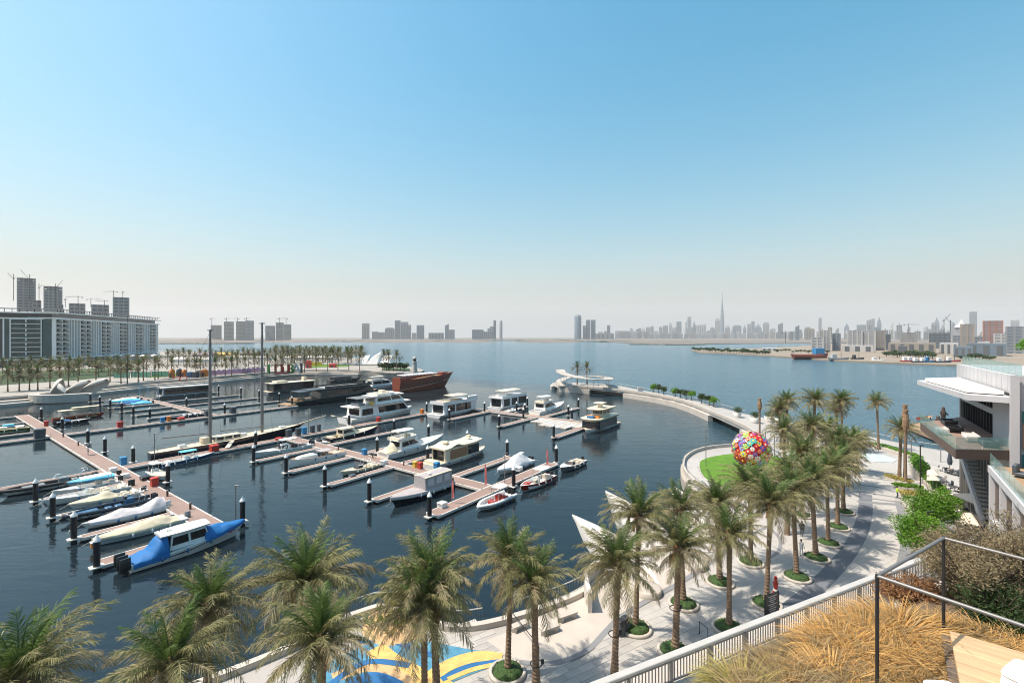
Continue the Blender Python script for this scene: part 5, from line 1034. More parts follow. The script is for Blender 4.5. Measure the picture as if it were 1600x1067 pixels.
# needle-topped skyscraper
Y = 7000; c = D(1128.6, 526, Y); t = thing('needle_skyscraper', "very tall stepped skyscraper tapering to a needle, highest of the skyline", "skyscraper", (c.x, c.y, 1), .4)
H = CH + (526 - 455) / F * Y
mb = MB(); st = [(1.0, 0, .17), (.93, .17, .3), (.82, .3, .41), (.7, .41, .51), (.57, .51, .6), (.44, .6, .68), (.33, .68, .75), (.2, .75, .84), (.1, .84, .92)]
for w, a, b_ in st:
    for q in range(3):
        ang = q * 2.0944 + .2; r = 34 * w; dx, dy = math.cos(ang), math.sin(ang); mb.box(dx * r * .5 - r * .42, dx * r * .5 + r * .42, dy * r * .5 - r * .42, dy * r * .5 + r * .42, a * H, (b_ - .015 * q) * H)
    mb.lathe([(30 * w, a * H), (30 * w, b_ * H)], 10)
mb.build('body', 'tw_blue', t); mb = MB(); mb.lathe([(3.5, .9 * H), (2.2, .96 * H), (.5, H)], 8); mb.build('spire', 'tw_blue', t)
# ---- nearer city across the creek on the bank
G = 'buildings on the creek bank'
for a in ((1289, 1300, 516, 760, 'tw_white', "white stepped apartment block with dark glass side, harbour end", 'slab', 9), (1272, 1290, 527, 750, 'tw_pale', "lower wing of the white stepped apartment block", 'slab', 5), (1304, 1316, 521, 760, 'tw_grey', "grey glazed block next to the stepped apartment block", 'slab', 8), (1330, 1352, 516, 800, 'tw_white', "first slab of the broad pale ribbed office complex", 'slab', 9), (1352, 1372, 517, 790, 'tw_white', "middle slab of the broad pale ribbed office complex", 'slab', 9), (1372, 1386, 516, 800, 'tw_tan', "end slab of the broad pale ribbed office complex", 'slab', 9), (1386, 1393, 522, 820, 'tw_dark', "dark glazed end block of the office complex", 'slab', 7),
    (1414, 1439, 519.5, 900, 'tw_conc', "unfinished concrete block under a crane", 'slab', 7), (1461, 1493, 520, 900, 'tw_dark', "wide dark office block behind the moored tugs", 'slab', 6), (1507, 1527, 506, 800, 'tw_tan', "brown arched tower in front of the tall slab", 'crown', 12), (1545, 1575, 501, 720, 'tw_red', "red-brown apartment tower with grid facade", 'slab', 13), (1580, 1606, 510, 640, 'tw_grey', "grey tower with white floor bands at the picture edge", 'slab', 9), (1493, 1507, 524, 880, 'tw_grey', "small grey block beside the wide dark office", 'slab', 5), (1527, 1545, 526, 820, 'tw_grey', "low grey block before the red-brown tower", 'slab', 4), (1560, 1582, 521, 700, 'tw_pale', "pale low wing below the red-brown tower", 'slab', 6)):
    tower(a[0], a[1], a[2], a[3], a[4], a[5], a[6], group=G, floors=a[7], cat='building', name='building', m2='tw_grey' if a[4] not in ('tw_dark', 'tw_grey') else 'tw_blue')
t = thing('tent_roof_hall', "hall with white peaked tent roof beside the tall slab", "building", D(1510, 526, 1500)); mb = MB(); mb.box(-15, 15, 0, 30, -24, 30); mb.build('body', 'tw_grey', t); mb = MB(); mb.lathe([(20, 30), (11, 40), (5, 49), (.4, 58)], 8, (0, 15, 0), sm=False); mb.build('tent_roof', 'tentgrey', t)
crane(1419, 505, 522, 900, 18, "tower crane above the unfinished concrete block", False, 1); crane(1475, 497, 521, 900, 10, "red luffing crane above the wide dark office", True, 1); crane(1485, 500, 521, 900, 8, "second luffing crane above the wide dark office", True, -1); crane(1227, 517, 536, 900, 14, "single crane on the empty bank before the city", False, 1)
# sheds on the bank
for i, (x0, x1, yt, Yd, m) in enumerate(((1406, 1482, 536, 640, 'tw_tan'), (1490, 1520, 536, 620, 'tw_white'), (1517, 1548, 542, 520, 'tw_blue'), (1536, 1600, 537, 560, 'tw_blue'), (1330, 1380, 540, 720, 'tw_white'), (1424, 1438, 541, 600, 'tw_dark'), (1201, 1225, 544, 760, 'tw_pale'), (1552, 1572, 534, 600, 'tw_white'))):
    tower(x0, x1, yt, Yd, m, ("long sand-coloured warehouse behind the moored tugs", "white warehouse beside the long sand-coloured one", "blue-grey shed near the terrace building's roof", "long dark blue shed behind the blue-grey shed", "white low hall below the ribbed office complex", "small dark shed in front of the warehouse", "pale villa on the wooded island", "small white roof hut on the long dark shed")[i], 'slab', group='sheds on the creek bank', cat='shed', name='warehouse', depth=40)
# trees on the island and banks
FT = [far_tree_mesh(i).mesh('foliage', ['leaf_dark', 'bark']) for i in range(4)]
rnd = random.Random(5); k = 0
def bank_tree(x, y, sc, label, group):
    p = P(x, y, 1.5); o = link('bank_tree', rnd.choice(FT), None, p, rnd.uniform(0, 6)); o.scale = (sc * 1.35, sc * 1.35, sc); tag(o, label, 'tree', group)
for i in range(26):
    bank_tree(1086 + i * 4.6, 548.5 + i * .22 + rnd.uniform(-.5, .5), rnd.uniform(1.2, 1.9), "%s dark tree along the wooded island from its tip" % ORD[i], 'trees on the wooded island')
for i in range(22):
    bank_tree(1385 + i * 3.4, 556 + rnd.uniform(-3, 2) + i * .1, rnd.uniform(1.2, 2.0), "%s green tree of the grove behind the moored boats" % ORD[i], 'grove behind the moored boats')
for i in range(14):
    bank_tree(1215 + i * 6, 551 + rnd.uniform(-2, 1), rnd.uniform(.8, 1.4), "%s low tree on the bank behind the big dhow" % ORD[i], 'trees behind the big dhow')
for i in range(10):
    bank_tree(1503 + i * 5.4, 562 + rnd.uniform(-2, 1), rnd.uniform(1, 1.6), "%s tree below the blue-grey shed" % ORD[i], 'trees below the blue-grey shed')
# mangrove belts along the far shore: one mass nobody could count
mb = MB(); rnd = random.Random(9)
for x0, x1, y, n in ((250, 400, 537.2, 90), (400, 900, 533.2, 240), (900, 985, 534, 60), (985, 1100, 538.6, 60)):
    for i in range(n):
        x = rnd.uniform(x0, x1); yy = y - (x - 400) / 500 * .8 * (1 if 400 <= x < 900 else 0); p = P(x, yy - .25 - rnd.uniform(0, .25), 1); w = p.y / F * rnd.uniform(2, 6); h = p.y / F * rnd.uniform(.7, 1.5)
        mb.lathe([(w, 0), (w * .9, h * .5), (w * .5, h * .9), (.3, h)], 6, (p.x, p.y, 0), sm=False)
o = mb.build('mangrove', 'mangrove'); o["kind"] = "stuff"; o["label"] = "dark mangrove belt along the far shore"
# far dunes and low sheds on the shore
for i, (x, w, yt) in enumerate(((290, 40, 523), (440, 70, 525), (600, 90, 525.5), (720, 60, 525.6), (860, 60, 525.5), (1000, 60, 530), (1160, 50, 533))):
    c = D(x, 530, 1900); o = MB().lathe([(w * 2.6, 0), (w * 1.7, (527.5 - yt) * 2 + 2), (w * .6, (527.5 - yt) * 3 + 3), (1, (527.5 - yt) * 3.3 + 3)], 20, sm=True).build('dune_hill', 'farland', None, (c.x, c.y + w * 2.6, 0)); struct(o)
# ships on the far bank
def ship(x, y, L, m, m2, label, h=5, cab=(.12, .35), heading=1):
    p = P(x, y, 0); t = thing('moored_ship', label, 'ship', p, 0 if heading > 0 else math.pi)
    mb = MB(); N = 12; r = []
    for i in range(N + 1):
        u = i / N; w = L * .11 * (1 - max(0, (u - .6) / .4) ** 2) * (.7 + .3 * min(1, u * 4)); z = h * (.8 + .5 * max(0, u - .5) ** 1.2 + .3 * max(0, .2 - u)); X = (u - .5) * L
        r.append([(X, -max(.05, w), z), (X * .93, -max(.05, w) * .8, h * .3), (X * .9, 0, -.5), (X * .93, max(.05, w) * .8, h * .3), (X, max(.05, w), z)])
    mb.loft(r, 0, True); mb.build('hull', m, t)
    mb = MB(); mb.rbox((cab[0] - .5) * L, (cab[1] - .5) * L, -L * .08, L * .08, h * .8, h * 1.75, .3); mb.build('deckhouse', m2, t)
    mb = MB(); mb.tube([((.6 - .5) * L, 0, h * .7), ((.6 - .5) * L, 0, h * 2.2)], .2, 5); mb.build('mast', 'metal_dark', t)
ship(1266, 561.5, 40, 'wood_red', 'cyanbin', "big dark red cargo dhow with teal deckhouse across the creek", 7, (.6, .85)); ship(1311, 564, 21, 'greyhull', 'greywall', "grey ferry beside the big cargo dhow", 4); ship(1340, 563.5, 14, 'black', 'darkwall', "small black workboat moored past the grey ferry", 3.5); ship(1372, 565, 15, 'gel', 'whitewall', "low white launch with roof on the far bank", 2.5)
for i, (x, m, m2) in enumerate(((1420, 'redhull', 'gel'), (1437, 'navy', 'gel'), (1455, 'wood_red', 'cyanbin'), (1474, 'navy', 'whitewall'), (1428, 'wood_red', 'whitewall'), (1448, 'bluehull', 'gel'), (1489, 'redhull', 'whitewall'))):
    ship(x, 567.6 + (i % 2) * 1.2, 15, m, m2, "%s tug in the tight row across the creek, counted from the grey ferry" % ORD[i], 3.4)
ship(838, 534.3, 45, 'tw_dark', 'tw_grey', "tiny dark barge far out on the creek", 5)

# ================================================================ hotel by the park
def hotel(pts, z0, z1, label, name):
    a, b_ = pts; d = b_ - a; L = d.length; rz = math.atan2(d.y, d.x); t = thing(name, label, 'hotel', a, rz)
    dep = 22; H = z1 - z0   # local x along the facade, local -y towards the water
    mb = MB(); mb.box(0, L, 1.2, dep, z0, z1 - 6); mb.build('core', 'glass_teal', t)
    mb = MB(); mb.box(-1.5, L + 2, -1.2, dep + 1, z1 - 6.2, z1 - 5.2); mb.box(-2, L + 3, -2, dep + 1, z1 - 1.8, z1 - 1.0); mb.build('roof_slab', 'hotelwhite', t)
    mb = MB(); mb.box(1, L - 4, 1.5, dep - 2, z1 - 5.2, z1 - 1.8); mb.build('penthouse', 'glass_dark', t)
    k = int(L / 4)
    for i in range(k):
        mb = MB(); x = 2 + i * (L - 4) / k; mb.box(x, x + .35, -1.4, -1.0, z1 - 1, z1 + 1.4); mb.build('pergola_post', 'metal_dark', t)
    mb = MB(); mb.box(0, L, -1.6, -.9, z1 + 1.4, z1 + 1.8); mb.box(0, L, 6, 6.7, z1 + 1.4, z1 + 1.8); mb.build('pergola_beam', 'metal_grey', t)
    x = 0; i = 0; fl = 8; fh = (H - 6.2 - 7) / fl
    while x < L - 6:
        if i % 2 == 0:
            w = min(17, L - x)      # balcony bay
            for f in range(fl + 1):
                mb = MB(); z = z0 + 7 + f * fh; mb.box(x + .6, x + w - .6, -1.6, 1.2, z - .35, z); mb.build('balcony_slab', 'hotelwhite', t)
                if f < fl: mb = MB(); mb.box(x + .8, x + w - .8, -1.5, -1.42, z, z + 1.0); mb.build('balcony_glass', 'glass_teal', t)
            for q in range(3):
                mb = MB(); xx = x + .3 + q * (w - .8) / 2; mb.box(xx - .3, xx + .3, -1.3, 1.25, z0 + 4.5, z1 - 6.2); mb.build('pier', 'hotelwhite', t)
        else:
            w = min(15, L - x)
            for q in range(4):
                mb = MB(); xx = x + .5 + q * (w - .4) / 4; mb.box(xx, xx + .8, -.6, 1.25, z0 + 4.5, z1 - 6.2); mb.build('pier', 'hotelwhite', t)
                mb = MB(); mb.box(xx + 1.0, xx + w / 4 - .1, .9, 1.3, z0 + 7, z1 - 6.3); mb.build('window_strip', 'glass_teal' if q % 2 else 'glass_grey', t)
        x += w; i += 1
    mb = MB(); mb.box(-1, L + 1, -3.5, 1.3, z0 + 4.2, z0 + 5); mb.build('podium_canopy', 'hotelwhite', t)
    for q in range(int(L / 6)):
        mb = MB(); mb.box(q * 6 + 1, q * 6 + 1.6, -2.8, -2.2, z0, z0 + 4.2); mb.build('podium_column', 'hotelwhite', t)
    return t
ha = D(84, 526, 356); hb_ = D(247, 526, 533); hotel((Vector((ha.x, ha.y, 0)), Vector((hb_.x, hb_.y, 0))), 3.2, 45, "long white and teal glass hotel beyond the park", 'hotel_building')
ha = D(-90, 526, 322); hb_ = D(82, 526, 358); hotel((Vector((ha.x, ha.y, 0)), Vector((hb_.x, hb_.y, 0))), 3.2, 44.5, "second hotel wing cut by the picture edge", 'hotel_building')
# ---- park on the promontory
Z = 2.5
def quad_on(px, z0, z1, m, name, label, cat=None, kind='structure'):
    mb = MB(); mb.prism(pxs(px, Z), z0, z1); o = mb.build(name, m); o["kind"] = kind; o["label"] = label; return o
quad_on([(230, 590), (330, 586), (330, 582), (260, 584)], 2.45, 2.64, 'lawn', 'park_lawn', "strip of lawn by the coloured huts"); quad_on([(0, 588), (60, 583), (60, 578), (0, 580)], 2.45, 2.9, 'hedge', 'park_lawn', "terrace lawn at the hotel foot"); quad_on([(-60, 606), (120, 594), (200, 586), (200, 574), (-60, 584)], 2.4, 2.56, "leaf_dark", "park_lawn", "shady planted ground under the inner palms"); quad_on([(485, 574), (545, 573), (545, 569), (490, 570)], 2.45, 2.7, 'lawn', 'park_lawn', "small lawn under the palms near the lighthouse"); quad_on([(60, 584), (220, 578), (220, 575), (60, 580)], 2.45, 2.75, 'hedge', 'park_lawn', "long lawn behind the shell pavilion")
quad_on([(596, 578), (640, 579), (640, 576), (600, 575)], 2.45, 2.8, 'hedge', 'park_lawn', "dark planted bed beside the lighthouse")
quad_on([(80, 564), (250, 560), (250, 557), (80, 560)], 2.45, 6.5, 'greywall', 'podium_wall', "grey podium wall in front of the hotel")
k = 0
def hut(x, y, w, h, m, label, style='round'):
    global k
    p = P(x, y, Z); W = w / F * p.y; H = h / F * p.y; t = thing('beach_hut', label, 'kiosk', p)
    mb = MB()
    if style == 'round': mb.lathe([(W / 2, 0), (W / 2, H * .6), (W * .4, H * .85), (W * .08, H)], 10, sm=False)
    elif style == 'box': mb.rbox(-W / 2, W / 2, -W / 2, W / 2, 0, H, .1)
    mb.build('shell', m, t); mb = MB(); mb.box(-W * .2, W * .2, -W * .53, -W * .42, 0, H * .55); mb.build('doorway', 'darkwall', t)
for x, y, w, h, m, l, s in ((269, 590, 8, 14, 'orange', "orange pointed kiosk by the quay", 'round'), (280, 588, 8, 13, 'slate', "blue-grey pointed kiosk next to the orange one", 'round'), (288, 588, 7, 11, 'orange', "brown pointed kiosk next to the blue-grey one", 'round'), (297, 590, 7, 9, 'bluebin', "blue box kiosk next to the brown pointed one", 'box'), (305, 590, 7, 9, 'slate', "dark slate box kiosk beside the blue one", 'box'), (320, 589, 9, 13, 'orange', "bright orange pointed kiosk by the mast", 'round'), (312, 589, 6, 11, 'tanroof', "tan box kiosk beside the bright orange one", 'box')): hut(x, y, w, h, m, l, s)
for i, (x, d) in enumerate(((276, 1), (286, 1))):
    p = P(x, 594, Z); t = thing('frame_sign', "%s red-framed low sign at the quay" % ORD[i], 'sign', p); mb = MB(); w = 2.2
    for a, b_ in (((-w, 0, 0), (-w * .6, 0, 1.8)), ((-w * .6, 0, 1.8), (w, 0, 1.8)), ((w, 0, 1.8), (w * .7, 0, 0))): mb.seg(a, b_, .25, .25)
    mb.build('frame', 'red', t)
# purple scalloped wall
t = thing('scalloped_wall', "lilac scalloped wall behind the quay palms", "wall", P(325, 587, Z)); a = P(325, 587, Z); b_ = P(410, 581, Z)
for i in range(12):
    p = a.lerp(b_, i / 11) - a; mb = MB(); r = (b_ - a).length / 24 * 1.15; mb.loft([[(p.x + r * math.cos(q * math.pi / 8), p.y + e, max(0, 1.6 + r * math.sin(q * math.pi / 8))) for q in range(9)] + [(p.x - r, p.y + e, 0), (p.x + r, p.y + e, 0)] for e in (0, .5)], 0); mb.build('scallop', 'purple', t)
# big letters: coloured blocks
for i, (x, ch, m) in enumerate(((420, 'I', 'greenbox'), (436, 'D', 'red'), (446, 'U', 'red'), (454, 'B', 'greenbox'), (463, 'A', 'tent'), (471, 'I', 'darkwall'))):
    p = P(x, 584.5 - i * .4, Z); cu = bpy.data.curves.new('letter', 'FONT'); cu.body = ch; cu.size = 8.5; cu.extrude = .7; cu.align_x = 'CENTER'
    tmp = bpy.data.objects.new('tmp', cu); me = bpy.data.meshes.new_from_object(tmp); bpy.data.objects.remove(tmp); me.materials.clear(); me.materials.append(K(m))
    o = link('giant_letter', me, None, p); o.rotation_euler = (R(90), 0, 0); tag(o, "giant %s letter %s, %s in the park sign" % ({'greenbox': 'green', 'red': 'red', 'tent': 'white', 'darkwall': 'black'}[m], ch, ORD[i]), 'letter', 'letters of the park sign')
hut(482, 575, 7, 12, 'red', "tall red box at the end of the letters", 'box'); hut(520, 574, 9, 6, 'red', "small red stall under the palms", 'box')
for i, (x, y, w, m) in enumerate(((490, 572, 26, 'yellow'), (330, 562, 26, 'netgreen'), (220, 590, 30, 'netgreen'), (250, 589, 26, 'netgreen'), (190, 591, 24, 'netgreen'))):
    p = P(x, y, Z); W = w / F * p.y; t = thing('mesh_fence', ("low yellow hoarding near the red stall", "green hoarding far behind the letters", "first green netted fence panel near the shell pavilion", "second green netted fence panel near the kiosks", "third green netted fence panel nearest the pavilion")[i], 'fence', p); mb = MB(); mb.box(-W / 2, W / 2, 0, .15, .2, 3.2); mb.build('net', m, t)
    for q in range(6): mb = MB(); mb.box(-W / 2 + q * W / 5 - .06, -W / 2 + q * W / 5 + .06, -.1, .2, 0, 3.4); mb.build('post', 'metal_dark', t)
# far market stalls, tents and sails
for i, (x0, x1, yt, yb, m) in enumerate(((299, 327, 552, 558, 'purple'), (335, 360, 551, 557, 'yellow'), (375, 400, 550, 556, 'darkwall'), (350, 420, 556, 562, 'tent'), (440, 520, 556, 562, 'tent'), (270, 330, 558, 566, 'tent'))):
    a = P((x0 + x1) / 2, yb, Z); W = (x1 - x0) / F * a.y; H = (yb - yt) / F * a.y; t = thing('pavilion_stall', ("lilac", "yellow", "black", "white", "second white", "third white")[i] + " low stall roof beyond the palm rows", 'stall', a); mb = MB(); mb.box(-W / 2, W / 2, 0, 12, 0, H * .6); mb.build('body', 'tent' if i > 2 else m, t); mb = MB(); mb.box(-W / 2 - .5, W / 2 + .5, -1, 13, H * .6, H, tx=1, ty=3); mb.build('roof', m, t)
for i in range(7):
    a = P(140 + i * 17, 566 - i * .5, Z); t = thing('shade_sail', "%s white pointed shade sail before the hotel podium" % ORD[i], 'shade sail', a); mb = MB(); mb.add([(-6, -3, 3), (6, -3, 5.4), (7, 5, 3), (-5, 5, 5.6), (0, 1, 4.0)], [(0, 1, 4), (1, 2, 4), (2, 3, 4), (3, 0, 4)]); mb.add([(-6, -3, 3.1), (6, -3, 5.5), (7, 5, 3.1), (-5, 5, 5.7), (0, 1, 4.1)], [(0, 1, 4), (1, 2, 4), (2, 3, 4), (3, 0, 4)]); mb.build('cloth', 'tent', t)
    for q in ((-6, -3, 3), (6, -3, 5.4), (7, 5, 3), (-5, 5, 5.6)): mb = MB(); mb.tube([(q[0], q[1], 0), q], .1, 5); mb.build('mast', 'metal_pale', t)
# tent-shaped white hall near the tip
a = P(578, 571, Z); t = thing('white_pavilion', "white winged pavilion at the tip of the park", "pavilion", a); mb = MB()
for s in (-1, 0, 1): mb.add([(s * 9 - 5, 0, 0), (s * 9 + 5, 0, 0), (s * 9 + 8, 4, 11 - abs(s) * 3), (s * 9, 10, 7), (s * 9 - 2, 12, 0)], [(0, 1, 2), (0, 2, 3), (0, 3, 4), (1, 2, 3), (1, 3, 4)])
mb.build('wings', 'tent', t); mb = MB(); mb.box(-22, 16, -2, 12, 0, 1.2); mb.build('plinth', 'stonewarm', t)
# lighthouse
a = P(648, 584, Z); t = thing('lighthouse', "small white conical lighthouse at the end of the quay", "lighthouse", a); s = a.y / F
mb = MB(); mb.lathe([(5.0 * s, 0), (4.2 * s, 6 * s), (2.9 * s, 18 * s)], 14, sm=True); mb.build('tower', 'stonewarm', t); mb = MB(); mb.lathe([(4.2 * s, 18 * s), (4.2 * s, 18.6 * s), (3.9 * s, 18.8 * s)], 14); mb.build('gallery', 'stonewarm', t); mb = MB(); mb.lathe([(2.4 * s, 18.7 * s), (2.4 * s, 24 * s)], 10); mb.build('lantern', 'glass_grey', t); mb = MB(); mb.lathe([(3.2 * s, 24 * s), (2.6 * s, 26 * s), (.3 * s, 27.5 * s)], 12); mb.build('dome', 'stonewarm', t); mb = MB(); mb.box(-16 * s, 4 * s, -5 * s, 2 * s, 0, 1.6 * s); mb.build('plinth', 'conc', t)
# shell pavilion across the basin
def petal(t, base0, base1, tip, m, thick=.35, belly=2.5, out=Vector((0, -1, 0))):
    # one curved shell between a ground line and a raised point
    b0, b1, tp_ = Vector(base0), Vector(base1), Vector(tip); mb = MB(); N, K_ = 14, 12; rows = []
    for i in range(N + 1):
        u = i / N; row = []
        for q in range(K_ + 1):
            v = q / K_; e = b0.lerp(b1, v); w = (1 - u) ** .75; c = b0.lerp(b1, .5)
            p = c.lerp(tp_, u) + (e - c) * w + out * belly * math.sin(math.pi * v) * w * (.4 + u) + Vector((0, 0, belly * 1.1 * math.sin(math.pi * v) * math.sin(math.pi * min(1, u * .9 + .08)) * .6))
            row.append(p)
        rows.append(row)
    mb.loft(rows, 0, True, closed=False); nn = (b1 - b0).cross(tp_ - b0).normalized() * thick; mb.loft([[p + nn for p in r] for r in rows], 0, True, closed=False)
    e0 = [r[0] for r in rows]; e1 = [r[-1] for r in rows]; mb.loft([e0, [p + nn for p in e0]], 0, closed=False); mb.loft([e1, [p + nn for p in e1]], 0, closed=False)
    return mb.build('petal', m, t)
a = P(125, 614, Z); t = thing('shell_pavilion', "white petal-shell pavilion on the quay across the basin", "pavilion", a); s = a.y / F
def lp(x, z, y=0): return ((x - 125) * s, y, z * s)
petal(t, lp(86, 0, -3), lp(82, 0, 5), lp(92, 22, 1), 'shellwhite', .5, 2.2, Vector((-1, 0, 0)))
def crescent(t, x0, x1, xt, h, hollow, m='shellwhite'):
    # leaf-shaped shell standing on a narrow foot, hollow on one side
    mb = MB(); N, K_ = 16, 10; rows = []
    for i in range(N + 1):
        u = i / N; c = Vector(lp(x0, 0)).lerp(Vector(lp(xt, h)), u) + Vector((0, 0, 7 * s * math.sin(math.pi * u))); w = math.sin(math.pi * min(.999, u * .82 + .12)) ** .8; row = []
        for q in range(K_ + 1):
            v = q / K_ - .5; row.append(c + Vector((v * (x1 - x0) * s * .55 * w, 5.5 * s * v * 2 * w, -hollow * s * (v * 2) ** 2 * w)))
        rows.append(row)
    mb.loft(rows, 0, True, closed=False); mb.loft([[p + Vector((.3, .1, -.5)) for p in r] for r in rows], 0, True, closed=False); return mb.build('petal', m, t)
crescent(t, 108, 146, 139, 20, 10); crescent(t, 106, 84, 84, 14, 9); crescent(t, 130, 166, 166, 22, 8)
mb = MB(); L, Rr = ribbon(smooth_path([lp(78, 0, -6), lp(100, 0, -11), lp(130, 0, -11), lp(162, 0, -5)], 5), 3); strip_mb(mb, L, Rr, -2.2, .7); mb.build('boat_wall', 'conc', t)
# palms across the basin
rnd = random.Random(11); GP = 'palms along the far quay'
for i, (x, y) in enumerate([(12, 612), (30, 611), (46, 610), (59, 610), (78, 606), (93, 603), (107, 604), (122, 598), (150, 602), (172, 597), (189, 600), (199, 600), (216, 597), (224, 595), (242, 594), (247, 592), (268, 590), (292, 588), (306, 590), (313, 588), (336, 589), (352, 587), (362, 588), (370, 583), (383, 585), (398, 584), (418, 582), (430, 586), (439, 584), (456, 583), (476, 582), (494, 580), (512, 581), (528, 579), (545, 578), (562, 580)]):
    far_palm(P(x, y, Z), (32 if x < 260 else 27) / F * P(x, y, Z).y * .82, "%s date palm along the far quay from the hotel end" % ORD[i], GP, i, 1.5)
for i in range(42):
    x = 432 + (i % 14) * 10 + rnd.uniform(-4, 4); y = 563 + (i // 14) * 3.6 + rnd.uniform(-.8, .8)
    far_palm(P(x, y, Z), rnd.uniform(8.5, 10.5), "%s palm of the dense grove behind the letters" % ORD[i], 'palm grove behind the letters', i, 1.9)
for i in range(20):
    x = 262 + i * 8.4; far_palm(P(x, 572 + rnd.uniform(-3, 3), Z), rnd.uniform(8, 10), "%s palm in the second row behind the kiosks" % ORD[i], 'second palm row behind the kiosks', i, 1.7)
for i in range(16):
    x = 4 + i * 15; far_palm(P(x, 590 + rnd.uniform(-5, 3) - x * .03, Z), rnd.uniform(7, 8.5), "%s palm in the inner row towards the hotel" % ORD[i], 'inner palm row towards the hotel', i, 1.4)
for i, (x, y) in enumerate(((600, 578), (607, 579), (620, 580))): far_palm(P(x, y, Z), 30 / F * P(x, y, Z).y * (.82 if i else .75), "%s tall palm beside the lighthouse" % ORD[i], 'palms by the lighthouse', i, 1.7)
for i in range(7):
    p = P(598 + i * 5.6, 579, Z); o = link('bush', FT[i % 4], None, p); o.scale = (1.6, 1.6, 1.4); tag(o, "%s dark bush below the lighthouse palms" % ORD[i], 'bush', 'bushes by the lighthouse')
for i in range(16):
    p = P(4 + i * 14, 573 + (i % 3) * 4, Z); o = link('bush', FT[i % 4], None, p, i); o.scale = (1.8, 1.8, 1.5); tag(o, "%s leafy tree between hotel and palms" % ORD[i], 'tree', 'trees before the hotel')
pole(P(199, 604, Z), 32, "tall lamp mast standing before the hotel", 'mast_light', 'metal_dark'); 
# ================================================================ palms of the near promenade
ring_mb = MB(); ring_mb.lathe([(1.0, 0), (1.25, 0), (1.25, .22), (1.05, .24), (1.02, .1)], 20, cap=False); RING = ring_mb.mesh('kerb_ring', 'stonewarm')
def hedge_mesh(seed):
    rnd = random.Random(seed); mb = MB(); mb.lathe([(1.0, .0), (.98, .28), (.75, .42), (.3, .48), (.02, .5)], 14, mi=0)
    for i in range(420):
        a = rnd.uniform(0, 6.283); r = math.sqrt(rnd.random()) * 1.02; z = .3 + .2 * (1 - r * r) if r < .95 else rnd.uniform(.05, .36); p = Vector((r * math.cos(a), r * math.sin(a), z)); d = Vector((rnd.gauss(0, 1), rnd.gauss(0, 1), rnd.gauss(0, 1) + .6)).normalized() * .09; w = d.cross(Vector((rnd.gauss(0, 1), rnd.gauss(0, 1), 1))).normalized() * .035
        mb.add([p - w, p + d, p + w], [(0, 1, 2)], 0)
    return mb.mesh('hedge', 'hedge')
HED = [hedge_mesh(i) for i in range(3)]
PALMS = [ # base px, crown row px, ring?, words
    (1245, 903, 768, 1, "with an oval hedge ring, beside the dark paving band's middle"), (1275, 873, 752, 1, "second back along the dark paving band"), (1294, 850, 735, 1, "third back along the dark paving band"), (1309, 825, 725, 1, "fourth back along the dark paving band"), (1318, 801, 712, 1, "fifth back along the dark paving band"),
    (1197, 945, 790, 1, "behind the black menu board"), (1173, 880, 760, 1, "directly below the flower sphere"), (1125, 911, 780, 1, "between the shells and the menu board"), (1139, 983, 832, 1, "standing free before the metal balustrade"), (1068, 945, 795, 1, "tight against the shell canopy's far side"), (1055, 1020, 850, 1, "with hedge ring touching the balustrade line"), (993, 983, 800, 1, "beside the pair of grey bins"), (960, 1056, 880, 0, "with a black lamp ring, before the grey bins"), (838, 1078, 912, 0, "with a black lamp ring, on the pale apron"), (793, 1052, 872, 1, "at the corner of the play area"),
    (1252, 806, 705, 1, "beside the two walkers"), (1230, 835, 738, 0, "leaning behind the walkers"), (1225, 780, 672, 0, "at the lawn's inland edge"), (1268, 768, 668, 0, "in the back clump, under the tallest crowns"), (1300, 762, 690, 0, "in the back clump nearest the paved court"),
    (1221, 702, 640, 0, "on the breakwater root, first of the tall five"), (1231, 700, 628, 0, "on the breakwater root, second of the tall five"), (1271, 712, 622, 0, "on the breakwater root, third of the tall five"), (1306, 700, 640, 0, "on the breakwater root, fourth of the tall five"), (1316, 706, 628, 0, "on the breakwater root, fifth of the tall five"), (1289, 725, 668, 0, "low between the tall five"), (1245, 735, 690, 0, "low before the tall five"),
    (1373, 702, 627, 0, "standing alone in the curved planter by the water"), (1405, 748, 668, 0, "beside the bundled palm on the court"),
    (1325, 760, 690, 0, "at the court edge below the tall five"), (1340, 740, 700, 0, "small, half hidden at the court edge")]
for i, (x, y, yc, rg, w) in enumerate(PALMS):
    b0 = P(x, y, Z); h = (y - yc) / (y - HY) * 22.5
    palm(b0 - Vector((0, 0, .05)), min(10.5, max(5.5, h)), "date palm " + w, 'date palms of the promenade', 100 + i, 1.05 if b0.y > 60 else 1.18, 1.05 if b0.y < 60 else 1.0)
    if rg:
        q = thing('palm_planter', "hedge ring round the palm " + w, 'planter', b0, random.uniform(0, 6), 'hedge rings under the palms'); link('kerb_ring', RING, q); link('hedge', random.choice(HED), q)
# foreground palms: crowns seen from above, bases below the frame
for i, (x, yc, zc, w, sz) in enumerate(((30, 1062, 10.5, "cut by the lower corner of the picture", 1.02), (262, 1034, 10.0, "nearer of the pair below the blue-covered cruiser", 1.02), (322, 952, 10.4, "farther of the pair below the blue-covered cruiser", 1.02), (482, 906, 10.6, "farther of the pair left of the play area", 1.1), (502, 1014, 10.3, "nearer of the pair left of the play area", 1.02), (684, 905, 10.8, "with twin trunk beside the blue play floor, greener crown", 1.1), (664, 950, 9.8, "with shorter trunk beside the blue play floor", 1.1))):
    p = P(x, yc, zc); palm(Vector((p.x, p.y, Z - .05)), zc - Z, "foreground date palm " + w.replace("left of", "beside"), 'date palms of the promenade', 300 + i, 1.3, sz * 1.08)
